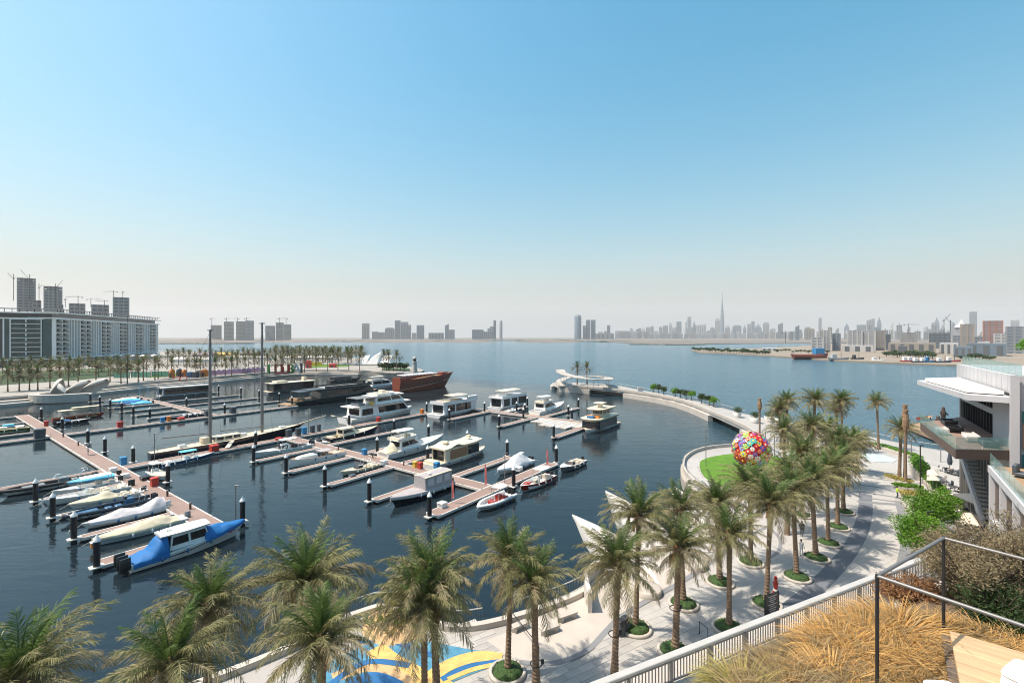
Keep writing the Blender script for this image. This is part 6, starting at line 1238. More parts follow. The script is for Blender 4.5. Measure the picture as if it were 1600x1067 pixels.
# bundled palms with tied crowns
for x, y, yt, w in ((1187, 690, 622, "on the breakwater path"), (1415, 756, 640, "beside the court planter"), (1414, 748, 632, "just behind the other bundled palm")):
    b0 = P(x, y, Z); h = (y - yt) / (y - HY) * 22.5; t = thing('bundled_palm', "newly planted palm with tied-up crown " + w, 'palm tree', b0); link('trunk', trunk_mb(h * .72, .2).mesh('trunk', ['trunk']), t)
    mb = MB(); rnd = random.Random(int(x)); mb.lathe([(.2, h * .7), (.42, h * .78), (.45, h * .86), (.28, h * .94), (.34, h)], 9, sm=False)
    for q in range(60):
        a = rnd.uniform(0, 6.28); z = h * rnd.uniform(.72, .98); o = Vector((math.cos(a), math.sin(a), 0)); mb.add([o * .3 + Vector((0, 0, z)), o * .52 + Vector((0, 0, z - rnd.uniform(-.5, .5))), o * .3 + Vector((-o.y * .1, o.x * .1, z))], [(0, 1, 2)])
    mb.build('tied_crown', 'trunk_boot', t)
# ================================================================ flower sphere on the lawn
c = P(1174, 741, 2.6); t = thing('flower_sphere', "huge sphere made of bright painted flower rosettes on the lawn", "sculpture", c); Rs = 28.5 / F * c.y; cz = (741 - 703) / (741 - HY) * 22.4
fl = []
for i in range(11):
    mb = MB(); n = 7
    for q in range(n):
        a = q * 2 * math.pi / n; r = [(0, .10), (.55, .34), (.95, .0)]
        ctr = Vector((math.cos(a), math.sin(a), 0)); sd_ = Vector((-ctr.y, ctr.x, 0))
        mb.add([ctr * .12, ctr * .45 + sd_ * .24 + Vector((0, 0, .05)), ctr * .8 + sd_ * .2 + Vector((0, 0, -.02)), ctr * .95, ctr * .8 - sd_ * .2 + Vector((0, 0, -.02)), ctr * .45 - sd_ * .24 + Vector((0, 0, .05))], [(0, 1, 2, 3, 4, 5)], 0)
    mb.ell((0, 0, .06), (.3, .3, .14), 8, 4, 1); fl.append(mb.mesh('flower', ['fl%d' % i, 'fl%d' % ((i * 3 + 2) % 11)]))
N = 170; rnd = random.Random(2)
for i in range(N):
    z = 1 - 2 * (i + .5) / N; a = i * 2.39996; v = Vector((math.sqrt(1 - z * z) * math.cos(a), math.sqrt(1 - z * z) * math.sin(a), z)); o = link('flower', rnd.choice(fl), t, v * Rs * rnd.uniform(.95, 1.03) + Vector((0, 0, cz))); o.rotation_euler = v.to_track_quat('Z', 'Y').to_euler(); k = .5 * rnd.uniform(.75, 1.25); o.scale = (k, k, k)
mb = MB(); mb.ell((0, 0, cz), (Rs * .9, Rs * .9, Rs * .9), 20, 12); mb.build('core_frame', 'fl7', t); mb = MB(); mb.lathe([(.9, -.1), (.7, .2), (.4, .5), (.35, cz - Rs * .85)], 12); mb.build('stem', 'metal_dark', t)
# ================================================================ shell canopy at the basin edge
def G_(x, y, z=2.5): return P(x, y, z)
t = thing('shell_canopy', "white petal shells leaning over the basin beside the palms", "canopy", (0, 0, 0))
def shell(b0, b1, tip, belly, m='shellwhite', sag=0, name='petal'):
    b0, b1, tp_ = Vector(b0), Vector(b1), Vector(tip); mb = MB(); N, K_ = 16, 10; rows = []; c = b0.lerp(b1, .5); up = (b1 - b0).cross(tp_ - b0).normalized()
    if up.z < 0: up = -up
    for i in range(N + 1):
        u = i / N; w = (1 - u ** 2.4) * (.75 + .35 * math.sin(math.pi * min(1, u * 1.1))); row = []
        for q in range(K_ + 1):
            v = q / K_; p = c.lerp(tp_, u) + (b0.lerp(b1, v) - c) * w; p = p + up * belly * math.sin(math.pi * u) * .55 - up * belly * (1 - 4 * (v - .5) ** 2) * w * .8
            row.append(p)
        rows.append(row)
    mb.loft(rows, 0, True, closed=False); low = [[p - up * .22 for p in r] for r in rows]; mb.loft(low, 0, True, closed=False)
    for k in (0, -1): mb.loft([[r[k] for r in rows], [r[k] for r in low]], 0, closed=False)
    return mb.build(name, m, t)
shell(G_(968, 922), G_(1040, 912), D(894, 803, 50), 1.2); shell(G_(1012, 900), G_(1085, 886), D(946, 766, 58), 1.3); shell(G_(1062, 882), G_(1120, 862), D(1052, 758, 65), 1.4); shell(G_(1095, 880), G_(1165, 850), D(1165, 795, 62), 1.4)
mb = MB(); L, Rr = ribbon(smooth_path([G_(922, 958), G_(916, 925), G_(935, 903), G_(975, 880)], 6), .35); strip_mb(mb, L, Rr, 1.5, 4.2); mb.build('end_wall', 'shellwhite', t)
for i, (x, y, r) in enumerate(((1010, 925, 1.3), (1085, 885, 1.2))):
    mb = MB(); p = G_(x, y); mb.lathe([(r, 0), (r, .45), (r * .9, .5), (.02, .5)], 18, (p.x, p.y, 2.5)); mb.build('round_seat', 'stonewarm', t)
mb = MB(); mb.flat(pxs([(800, 1030), (850, 1035), (900, 1024), (936, 996), (960, 965), (1000, 940), (1060, 908), (1100, 880), (1080, 862), (1000, 880), (930, 925), (880, 945), (800, 985), (760, 1000)], 2.5), 2.53); o = mb.build('pale_apron', 'stonewarm', promenade)
for i, (a, b_) in enumerate((((872, 972), (900, 962)), ((845, 993), (872, 983)), ((800, 988), (824, 978)))):
    p, q = G_(*a), G_(*b_); tb = thing('stone_bench', "%s long pale stone bench on the apron by the shells" % ORD[i], 'bench', p); d = q - p; mb = MB(); mb.seg((0, 0, .42), d + Vector((0, 0, .42)), .55, .12); mb.build('seat', 'stonewarm', tb); mb = MB()
    for u in (.15, .85): mb.seg(d * u + Vector((0, 0, .0)), d * u + Vector((0, 0, .36)), .4, .4)
    mb.build('support', 'stone', tb)
# ================================================================ edge railings with pickets
def railing(path, h, step, label, m='metal_grey', mt='metal_pale', name='railing', cap=.1):
    t = thing(name, label, 'railing', path[0]); o = Vector(path[0]); pts = [Vector(p) - o for p in path]; d = [0]
    for a, b_ in zip(pts, pts[1:]): d.append(d[-1] + (b_ - a).length)
    def at(q):
        for i in range(len(d) - 1):
            if d[i + 1] >= q: return pts[i].lerp(pts[i + 1], (q - d[i]) / max(1e-6, d[i + 1] - d[i]))
        return pts[-1]
    mb = MB(); mb.tube([p + Vector((0, 0, h)) for p in pts], cap / 2, 6); mb.build('top_rail', mt, t); mb = MB(); mb.tube([p + Vector((0, 0, .12)) for p in pts], .025, 5); mb.build('bottom_rail', m, t)
    mb = MB(); mb.box(-.012, .012, -.012, .012, .1, h - .12); bal = mb.mesh('baluster', m); mb = MB(); mb.box(-.03, .03, -.03, .03, 0, h - .02); po = mb.mesh('post', m)
    n = int(d[-1] / step)
    for i in range(n + 1):
        p = at(i * d[-1] / max(1, n)); link('post' if i % 12 == 0 else 'baluster', po if i % 12 == 0 else bal, t, p)
    return t
e = [p for p in en if p.y > 24]
railing([p + Vector((.15, -.25, 0)) for p in e[4:26]], 1.15, .2, "picketed railing on the quay edge past the play area")
railing([p + Vector((.15, -.25, 0)) for p in e[28:46]], 1.15, .2, "picketed railing on the quay edge before the shells")
mb = MB(); L, Rr = ribbon([p + Vector((.4, -.9, 0)) for p in e[:46]], .5); strip_mb(mb, L, Rr, 2.5, 2.95); o = mb.build('edge_kerb', 'stonewarm', promenade)
# handrails by the steps
for i, (a, b_) in enumerate((((800, 975), (842, 1030)), ((1093, 990), (1106, 1002)))):
    p, q = G_(*a), G_(*b_); tt = thing('handrail', ("black handrail leaning by the play area", "small dark hoop rail by the balustrade")[i], 'handrail', p); mb = MB(); d = q - p; mb.tube([(0, 0, 0), (0, 0, .95), d + Vector((0, 0, .95)), d], .035, 6); mb.build('tube', 'metal_dark', tt)
# ================================================================ play area with coloured rubber floor
mb = MB(); mb.flat(PLAY, 2.534, 0); pl = mb.build('play_floor', 'play_blue'); struct(pl, "blue and yellow rubber play floor under the palms")
def wave(px, w, m, z): pts = smooth_path(pxs(px, 2.5), 8); mb = MB(); L, Rr = ribbon(pts, w); strip_mb(mb, L, Rr, z - .01, z); mb.build('colour_band', m, pl)
wave([(586, 1012), (606, 1030), (640, 1050), (668, 1064), (700, 1080)], 1.5, 'play_yellow', 2.542); wave([(520, 1060), (570, 1042), (600, 1046), (640, 1068)], 1.0, 'play_sand', 2.546); wave([(545, 1070), (580, 1058), (610, 1066), (640, 1085)], .9, 'play_deep', 2.55); wave([(660, 1068), (700, 1040), (745, 1026), (784, 1029)], 1.1, 'play_yellow', 2.554); wave([(690, 1062), (730, 1042), (786, 1033)], .45, 'play_deep', 2.558); wave([(700, 1062), (740, 1046), (788, 1036)], .4, 'play_yellow', 2.562); wave([(500, 1085), (540, 1052), (580, 1034), (640, 1040)], .5, 'play_deep', 2.566); wave([(560, 1004), (600, 1000), (640, 1012), (680, 1026)], .4, 'play_deep', 2.57)
rnd = random.Random(4)
gb = thing('grass_bed', "sandy bed with tufts of yellow-green grass above the play floor", "planting bed", G_(618, 985)); mb = MB(); mb.lathe([(2.8, 0), (2.4, .25), (.02, .4)], 20, (0, 1.0, 0)); mb.build('soil', 'play_sand', gb)
for i in range(34):
    a = rnd.uniform(0, 6.28); r = 2.4 * math.sqrt(rnd.random()); mb = MB(); p = Vector((r * math.cos(a), 1 + r * math.sin(a), .25))
    for q in range(40):
        b_ = rnd.uniform(0, 6.28); l = rnd.uniform(.4, .9); d = Vector((math.cos(b_) * .5, math.sin(b_) * .5, 1)).normalized(); w = Vector((-d.y, d.x, 0)) * .03; mb.add([p - w, p + d * l * .6 + Vector((d.x, d.y, 0)) * .1, p + d * l + Vector((d.x, d.y, -.2)) * .5, p + w], [(0, 1, 2, 3)])
    mb.build('tuft', 'straw_green' if i % 3 else 'leaf_lime', gb)
# ================================================================ bins, menu board, people, lamps
for i, (x, y) in enumerate(((970, 992), (978, 987))):
    p = G_(x, y); tb = thing('litter_bin', ("nearer", "farther")[i] + " of two grey litter bins beside a palm ring", 'bin', p, .5); mb = MB(); mb.rbox(-.25, .25, -.25, .25, .05, 1.05, .05); mb.build('body', 'slate', tb); mb = MB(); mb.rbox(-.28, .28, -.28, .28, 1.05, 1.2, .06); mb.build('lid', 'metal_dark', tb); mb = MB(); mb.box(-.15, .15, -.262, -.25, .78, .92); mb.build('opening', 'black', tb)
p = G_(1206, 968); tb = thing('menu_board', "black menu board with white lines standing on the promenade", 'sign', p, .45); mb = MB(); mb.box(-.75, .75, -.05, .05, .35, 2.1); mb.build('panel', 'signblack', tb); mb = MB()
for s in (-1, 1): mb.box(s * .78 - .04, s * .78 + .04, -.06, .06, 0, 2.15)
mb.build('frame', 'metal_dark', tb)
mb = MB(); mb.rbox(-1.0, 1.0, -.35, .35, 0, .2, .04); mb.build('foot', 'metal_dark', tb)
for i in range(9):
    mb = MB(); w = (.5, .34, .42, .22, .5, .3, .45, .38, .26)[i]; mb.box(-w, w, -.062, -.055, 1.9 - i * .16, 1.94 - i * .16); mb.build('print_line', 'print', tb)
def person(base, rz, h, top, legs, label, pose=0, hair='cl_black', skinm='skin'):
    # body grown as one surface over a posed skeleton
    s = h / 1.75; J = dict(pel=(0, 0, .95), sp=(0, .0, 1.2), ch=(0, .01, 1.38), nk=(0, .0, 1.5), hd=(0, -.02, 1.6), ht=(0, -.01, 1.72))
    st = .22 if pose == 0 else .08
    J.update(hl=(.1, 0, .9), kl=(.11, -st * .6, .5), al=(.11, -st * .3, .08), fl=(.11, -st * .3 - .18, .03), hr=(-.1, 0, .9), kr=(-.11, .02, .5), ar=(-.11, st, .1), fr=(-.11, st - .17, .03))
    if pose == 1: J.update(sl=(.19, 0, 1.42), el=(.26, -.08, 1.2), wl=(.12, -.26, 1.28), gl=(.1, -.3, 1.36), sr=(-.19, 0, 1.42), er=(-.25, .02, 1.15), wr=(-.26, -.08, .92), gr=(-.26, -.1, .84))
    else: J.update(sl=(.19, 0, 1.42), el=(.25, .08, 1.15), wl=(.25, -.02, .92), gl=(.25, -.05, .83), sr=(-.19, 0, 1.42), er=(-.25, -.06, 1.16), wr=(-.25, -.2, .97), gr=(-.25, -.24, .9))
    rad = dict(pel=.15, sp=.14, ch=.16, nk=.06, hd=.1, ht=.07, hl=.1, kl=.065, al=.045, fl=.04, hr=.1, kr=.065, ar=.045, fr=.04, sl=.07, el=.045, wl=.034, gl=.04, sr=.07, er=.045, wr=.034, gr=.04)
    E_ = [('pel', 'sp'), ('sp', 'ch'), ('ch', 'nk'), ('nk', 'hd'), ('hd', 'ht'), ('pel', 'hl'), ('hl', 'kl'), ('kl', 'al'), ('al', 'fl'), ('pel', 'hr'), ('hr', 'kr'), ('kr', 'ar'), ('ar', 'fr'), ('ch', 'sl'), ('sl', 'el'), ('el', 'wl'), ('wl', 'gl'), ('ch', 'sr'), ('sr', 'er'), ('er', 'wr'), ('wr', 'gr')]
    ks = list(J); me = bpy.data.meshes.new('skel'); me.from_pydata([J[k] for k in ks], [(ks.index(a), ks.index(b_)) for a, b_ in E_], []); ob = bpy.data.objects.new('skel', me); COL.objects.link(ob)
    ob.modifiers.new('s', 'SKIN'); ob.modifiers.new('b', 'SUBSURF').levels = 1
    for i, k in enumerate(ks): me.skin_vertices[0].data[i].radius = (rad[k], rad[k] * .85)
    me.skin_vertices[0].data[0].use_root = True
    bpy.context.view_layer.update(); bm_ = bpy.data.meshes.new_from_object(ob.evaluated_get(bpy.context.evaluated_depsgraph_get())); bpy.data.objects.remove(ob); bm_.name = 'body'
    for m in (skinm, top, legs, 'cl_dark'): bm_.materials.append(K(m))
    for pg in bm_.polygons:
        z = pg.center.z; x = abs(pg.center.x); pg.use_smooth = True
        pg.material_index = 3 if z < .1 else 2 if z < .98 and not (x > .2 and z > .75) else 1 if z < 1.47 and not (x > .2 and z < 1.05) else 0
    t = thing('person', label, 'person', base, rz); o = link('body', bm_, t); o.scale = (s, s, s); mb = MB(); mb.ell((0, .015, 1.69), (.1, .115, .1), 10, 6); o = mb.build('hair', hair, t); o.scale = (s, s, s); return t
person(G_(1253, 838), 2.4, 1.75, 'cl_black', 'cl_black', "person in black walking between the palms"); person(G_(1252, 869), 2.2, 1.75, 'cl_white', 'cl_white', "person in white walking with a phone behind the person in black", 1)
person(G_(1402, 779), 1.2, 1.75, 'cl_lime', 'cl_dark', "worker in lime vest crossing the court"); pr = person(M(-127.5, 24.8, .5), 2.6, 1.7, 'cl_white', 'cl_dark', "person under a dark parasol on the main pontoon", 1)
t = thing('parasol', "dark parasol held by the walker on the main pontoon", 'parasol', M(-127.5, 24.8, .5)); mb = MB(); mb.lathe([(.62, 1.95), (.45, 2.15), (.2, 2.27), (.02, 2.3)], 10, sm=False, cap=False); mb.build('canopy', 'cl_dark', t); mb = MB(); mb.tube([(.08, -.28, 1.2), (.0, 0, 2.28)], .012, 4); mb.build('shaft', 'metal_dark', t)
person(P(253, 622, .5), .5, 1.75, 'cl_white', 'cl_dark', "person in white by the blue flags on the far pontoon")
t = thing('red_figure', "small red and white figure statue behind the menu board", 'statue', G_(1212, 927), .3); mb = MB(); mb.lathe([(.25, 0), (.28, .1), (.12, .2), (.16, .6), (.22, .95), (.1, 1.15)], 10); mb.build('body', 'red', t); mb = MB(); mb.ell((0, 0, 1.35), (.16, .16, .2)); mb.build('head', 'red', t); mb = MB(); mb.lathe([(.24, .3), (.2, .42)], 10); mb.build('skirt', 'cl_white', t)
pole(G_(1103, 729), 6.4, "slim grey lamp post on the lawn's edge"); pole(G_(1196, 708), 4.2, "slim post behind the flower sphere"); pole(G_(1210, 716), 4.0, "slim post beside the curved dark bench"); pole(G_(1347, 693), 3.6, "slim lamp post by the water planter"); pole(G_(1424, 716), 3.6, "slim lamp post by the seaward railing"); pole(G_(1470, 722), 3.6, "slim lamp post under the terrace")
pole(G_(1438, 776), 7.2, "dark decorative lamp post by the court planters", m='metal_dark'); pole(G_(1252, 700), 5, "slim lamp post between the tall five palms"); pole(G_(1450, 868), 4.5, "dark lamp post rising through the lime trees", m='metal_dark')
# palm-mounted lamp rings
for x, y, yr in ((960, 1056, 990), (838, 1078, 1036), (1055, 1020, 950)):
    b0 = G_(x, y); z = (y - yr) / (y - HY) * 22.5; t = thing('palm_light', "black ring light clamped to the trunk of the palm at column %s" % ("by the grey bins" if x == 960 else "on the pale apron" if x == 838 else "touching the balustrade"), 'light', b0); t["label"] = "black ring light clamped to the palm trunk " + ("by the grey bins" if x == 960 else "on the pale apron" if x == 838 else "nearest the balustrade"); mb = MB(); mb.tube([(.38 * math.cos(a * .5236), .38 * math.sin(a * .5236), z) for a in range(13)], .035, 5); mb.build('ring', 'metal_dark', t); mb = MB(); mb.rbox(.3, .5, -.08, .08, z, z + .25, .03); mb.build('lamp_head', 'metal_dark', t)
# ================================================================ breakwater furniture
for i, (x, y) in enumerate(((1069, 612), (1077, 614), (1086, 616), (1020, 608), (1030, 610), (1040, 612), (1098, 629), (1112, 634), (1063, 618), (1024, 611))):
    pass
tg = [(1021, 611), (1029, 612.5), (1037, 614.5), (1055, 618), (1063, 620), (1072, 622), (1080, 623.5), (1096, 629), (1108, 632), (1115, 634)]
for i, (x, y) in enumerate(tg):
    b0 = P(x, y + 1.5, Z); o = tree(b0, 3.4, (1.9, 1.9, 1.1), "%s clipped round tree along the breakwater from its tip" % ORD[i], 400 + i, 700, 'leaf_dark' if i % 3 else 'leaf_lime', .24, 'clipped trees on the breakwater', 14)
for i, (x, y, r) in enumerate(((1152, 652, 1.25), (1179, 661, 1.35), (1202, 659, 1.35), (1217, 662, 1.2))):
    b0 = P(x, y, Z); t = thing('potted_shrub', "%s white tub with round shrub from the breakwater's clipped trees" % ORD[i], 'planter', b0, 0, 'white tubs with shrubs'); mb = MB(); mb.lathe([(r * .6, 0), (r * .95, 1.5), (r * .85, 1.5), (r * .8, 1.3)], 14); mb.build('pot', 'potwhite', t); mb = MB(); rnd = random.Random(i); leaf_cloud(mb, blobs_in(rnd, 9, (0, 0, 2.2), (r * .6, r * .6, .5), r * .7), 800, .13, rnd); mb.build('shrub', 'leaf_dark', t)
# spiral viewing deck at the tip
b0 = P(912, 601, Z); t = thing('viewing_deck', "white spiral ramp viewing platform at the breakwater's tip", "platform", b0); s = b0.y / F
pts = []
for i in range(33):
    a = R(200) - R(400) * i / 32; pts.append(Vector((36 * s * math.cos(a), 26 * math.sin(a) * .9, (1 + 23 * (i / 32)) * s * .92)))
mb = MB(); L, Rr = ribbon(pts, 4.2); mb.loft([[(a.x, a.y, a.z - .35), (a.x, a.y, a.z), (b_.x, b_.y, b_.z), (b_.x, b_.y, b_.z - .35)] for a, b_ in zip(L, Rr)], 0); mb.build('ramp', 'conc', t)
for e_, nm in ((L, 'outer_rail'), (Rr, 'inner_rail')):
    mb = MB(); mb.tube([p + Vector((0, 0, 1.1)) for p in e_], .05, 4)
    for p in e_: mb.tube([p, p + Vector((0, 0, 1.1))], .035, 4)
    mb.build(nm, 'metal_grey', t)
for i in range(4, 33):
    mb = MB(); mb.tube([(pts[i].x, pts[i].y, 0), pts[i]], .07, 5); mb.build('column', 'metal_pale', t)
for i, x in enumerate((902, 917)): far_palm(P(x, 601, Z), 8, "%s palm inside the spiral viewing deck" % ORD[i], 'palms in the viewing deck', i, 1.2)
railing([p + Vector((-.4, -.6, 0)) for p in ou[6:34]], 1.1, 1.1, "thin railing along the seaward side of the breakwater")
b0 = P(1000, 612, Z); t = thing('kiosk_box', "small dark box cabinet on the breakwater path", 'cabinet', b0); mb = MB(); mb.rbox(-1, 1, -.6, .6, 0, 1.6, .05); mb.build('body', 'greywall', t); mb = MB(); mb.rbox(-1.1, 1.1, -.7, .7, 1.6, 1.75, .05); mb.build('top', 'conc', t)
# curved dark bench and paths near the breakwater root
band([(1205, 685), (1199, 692), (1206, 702), (1222, 708)], .8, 'darkpave', z=2.55); band([(1190, 682), (1194, 670), (1212, 664), (1235, 664)], .3, 'midpave', z=2.55)
# planter with fountain near the water
pl_ = thing('curved_planter', "curved planter with low green plants by the seaward path", 'planter', G_(1375, 703)); o0 = G_(1375, 703); pts = [p - o0 for p in smooth_path(pxs([(1345, 696), (1362, 697), (1385, 702), (1410, 710), (1430, 716)], Z), 5)]; mb = MB(); L, Rr = ribbon(pts, 2.6); strip_mb(mb, L, Rr, 0, .5); mb.build('kerb', 'stonewarm', pl_); mb = MB(); rnd = random.Random(8)
for p in pts: leaf_cloud(mb, [((p.x, p.y, .6), (1.0, 1.0, .35))], 120, .16, rnd)
mb.build('plants', 'leaf_lime', pl_)
mb = MB(); mb.prism(pxs([(1350, 709), (1380, 711), (1402, 719), (1395, 723), (1365, 722), (1345, 716)], Z), 2.5, 2.62); o = mb.build('shallow_pool', 'palehull'); struct(o, "pale shallow fountain basin on the court")
railing([p + Vector((-.6, -.8, 0)) for p in ou[44:64]], 1.1, .5, "thin railing along the seaward path by the court")
# ================================================================ terrace building beside the court
W0 = Vector((59.8, 62, 0)); WC = Vector((47.0, 43.2, 0)); dW = (WC - W0).normalized(); nW = Vector((dW.y, -dW.x, 0))
if nW.x > 0: nW = -nW            # towards the court
LW = (WC - W0).length; tb = thing('terrace_building', "modern white building with jutting canopy and glazed terrace by the water", "building", W0, math.atan2(dW.y, dW.x))
# local frame: x along the wall from the far corner, y away from the court (building depth) when positive
sgn = 1 if Vector((-dW.y, dW.x, 0)).dot(nW) < 0 else -1
def bb(x0, x1, y0, y1, z0, z1, name, m, parent=None):
    mb = MB(); a, b_ = sorted((sgn * y0, sgn * y1)); mb.box(x0, x1, a, b_, z0, z1); return mb.build(name, m, parent or tb)
ZT, ZC, ZR = 14.3, 19.3, 21.3    # terrace, canopy and roof levels
bb(0, LW, .4, 26, 19.0, ZR, 'roof_storey', 'bldgwhite')
for i in range(13): bb(i * LW / 13 + .05, (i + 1) * LW / 13 - .05, 0, .42, 19.6, ZR + .02, 'cladding_panel', 'bldgwhite')
bb(LW * .72, LW + .2, -.02, 26, 2.5, 19.0, 'solid_wall', 'greywall')
bb(0, LW * .72, .7, 20, 2.5, 19.0, 'glass_core', 'glass_dark')
bb(-.1, .5, .3, .9, 2.5, 19.0, 'corner_post', 'metal_grey')
bb(LW + .22, LW + .5, -.3, .3, 2.5, ZR + .1, 'white_fin', 'bldgwhite')
for i in range(14): bb(i * LW * .72 / 14, i * LW * .72 / 14 + .14, .45, .72, ZT, 19.0, 'mullion', 'metal_dark')
for i in range(14): bb(i * LW * .72 / 14, i * LW * .72 / 14 + .14, .45, .72, 2.5, ZT - 1, 'mullion', 'metal_grey')
bb(0, LW * .72, .4, .75, 16.6, 17.2, 'transom_beam', 'greywall')
# canopy
mb = MB(); c1, c2 = P(1433, 594, ZC), P(1511, 616.5, ZC)
def loc_(v): q = v - W0; return Vector((q.dot(dW), q.dot(Vector((-dW.y, dW.x, 0))), v.z))
k1, k2 = loc_(c1), loc_(c2)
poly = [(k1.x, k1.y), (k2.x, k2.y), (LW + .1, sgn * -.3), (LW + .1, 0), (0, 0)]
mb.prism(poly, ZC - .55, ZC); mb.build('canopy', 'bldgwhite', tb)
mb = MB(); cen = Vector((sum(p[0] for p in poly) / 5, sum(p[1] for p in poly) / 5, 0)); ip = [(cen.x + (p[0] - cen.x) * .82, cen.y + (p[1] - cen.y) * .82) for p in poly]; mb.prism(ip, ZC + .1, ZC + .42); mb.build('canopy_roof', 'cushion', tb)
mb = MB(); mb.prism([(cen.x + (p[0] - cen.x) * .8, cen.y + (p[1] - cen.y) * .8) for p in poly], ZC, ZC + .1); mb.build('canopy_joint', 'darkwall', tb)
# terrace slab with glass balustrade
B1, B0 = P(1493, 702, ZT), P(1440, 662, ZT); q1, q0 = loc_(B1), loc_(B0); poly = [(q0.x - 1, q0.y), (q1.x, q1.y), (LW + .1, sgn * -.3), (LW + .1, sgn * .6), (0, sgn * .6)]
mb = MB(); mb.prism(poly, ZT - .9, ZT); mb.build('terrace_slab', 'brownpanel', tb); mb = MB(); mb.prism([(cen.x + (p[0] - cen.x) * .98, cen.y + (p[1] - cen.y) * .98) for p in poly], ZT, ZT + .03); mb.build('terrace_floor', 'pdeck', tb)
for (a, b_) in ((poly[0], poly[1]), (poly[1], poly[2])):
    a, b_ = Vector((*a, 0)), Vector((*b_, 0)); n = max(2, int((b_ - a).length / 1.8))
    for i in range(n):
        mb = MB(); p, q = a.lerp(b_, (i + .02) / n), a.lerp(b_, (i + .98) / n); mb.seg((p.x, p.y, ZT + .6), (q.x, q.y, ZT + .6), .03, 1.15); mb.build('glass_panel', 'baluglass', tb)
# roof balustrade
for i in range(12):
    bb(i * LW / 12 + .04, (i + 1) * LW / 12 - .04, .55, .58, ZR + .02, ZR + 1.1, 'glass_panel', 'baluglass')
# stair with white side under the terrace
mb = MB(); mb.seg((3.0, sgn * -.6, ZT - 2.2), (15.5, sgn * -.6, 5.0), .3, .9); mb.build('stair_stringer', 'bldgwhite', tb); mb = MB()
for i in range(22): u = i / 22; mb.box(3 + 12.5 * u, 3.7 + 12.5 * u, min(sgn * -.6, sgn * .5), max(sgn * -.6, sgn * .5), ZT - 2.0 + (5.0 - ZT + 2.2) * u, ZT - 1.9 + (5.0 - ZT + 2.2) * u)
mb.build('stair_steps', 'conc', tb)
bb(LW + .7, LW + 12, 3, 20, 2.5, 24, 'side_tower', 'brownpanel')
for z in (4.5, 8.5, 12.5, 16.5, 20): bb(LW + .75, LW + 4.5, 2.9, 3.0, z, z + 2.6, 'side_panel', 'woodpanel' if z != 12.5 else 'glass_teal')
for x in (LW + .72, LW + 4.6, LW + 8.4): bb(x, x + .35, 2.7, 3.05, 2.5, 24.05, 'side_frame', 'bldgwhite')
for k, (y0, y1) in enumerate(((.5, 1.9), (2.2, 4.2), (4.6, 8.0), (8.4, 12))):
    for z in (2.6, 6.6, 10.6, 14.6):
        bb(LW + .2, LW + .34, y0, y1, z, z + 2.3, 'end_panel', 'woodpanel' if (k + int(z)) % 2 else 'brownpanel'); bb(LW + .2, LW + .38, y0, y1, z + 2.4, z + 3.5, 'end_glass', 'glass_teal')
    bb(LW + .2, LW + .6, y1 + .05, y1 + .35, 2.5, 21, 'end_frame', 'bldgwhite')
# terrace furniture
def sofa(x, y, z, w, d, m, label, name='outdoor_sofa', cat='sofa', rz=None, h=.75):
    p = W0 + dW * x + Vector((-dW.y, dW.x, 0)) * sgn * y; t = thing(name, label, cat, (p.x, p.y, z), tb.rotation_euler.z if rz is None else rz); mb = MB(); mb.rbox(-w / 2, w / 2, -d / 2, d / 2, .1, .45, .08); mb.build('seat', m, t); mb = MB(); mb.rbox(-w / 2, w / 2, d / 2 - .2, d / 2, .45, h, .06); mb.build('backrest', m, t); mb = MB(); mb.box(-w / 2, -w / 2 + .15, -d / 2, d / 2, .1, .62); mb.box(w / 2 - .15, w / 2, -d / 2, d / 2, .1, .62); mb.build('armrest', m, t)
sofa(LW * .84, -2.2, ZT + .03, 2.4, 1.0, 'potwhite', "pale covered sofa at the terrace's glass corner"); sofa(LW * .95, -1.4, ZT + .03, 2.2, 1.1, 'slate', "dark grey covered sofa by the solid terrace wall"); sofa(LW * .62, -2.6, ZT + .03, 2.0, 1.2, 'black', "black lounge seat behind the terrace glass"); sofa(LW * .72, -4.0, ZT + .03, 1.8, 1.0, 'potwhite', "pale armchair on the terrace's outer edge"); sofa(LW * .4, -2.2, ZT + .03, 2.4, 1.2, 'black', "long black daybed far along the terrace")
for i, x in enumerate((9.6, 13.4)):
    p = W0 + dW * (LW - 4.4 + i * 2.6) + Vector((-dW.y, dW.x, 0)) * sgn * (2.6); t = thing('potted_tree', ("farther", "nearer")[i] + " lime-green potted tree on the building's roof", 'potted tree', (p.x, p.y, ZR)); mb = MB(); mb.lathe([(.5, 0), (.75, 1.1), (.65, 1.1), (.6, .95)], 12); mb.build('pot', 'potteal', t); mb = MB(); mb.tube([(0, 0, .9), (.06, .02, 1.8), (0, 0, 2.5)], [.08, .06, .05], 6)
    for q in range(5): a = q * 1.26; mb.tube([(0, 0, 1.9), (math.cos(a) * .9, math.sin(a) * .9, 2.7)], [.04, .015], 4)
    mb.build('trunk', 'bark', t); mb = MB(); rnd = random.Random(70 + i); leaf_cloud(mb, blobs_in(rnd, 16, (0, 0, 2.9), (1.3, 1.3, .35), .62), 1700, .12, rnd); mb.build('crown', 'leaf_lime', t)
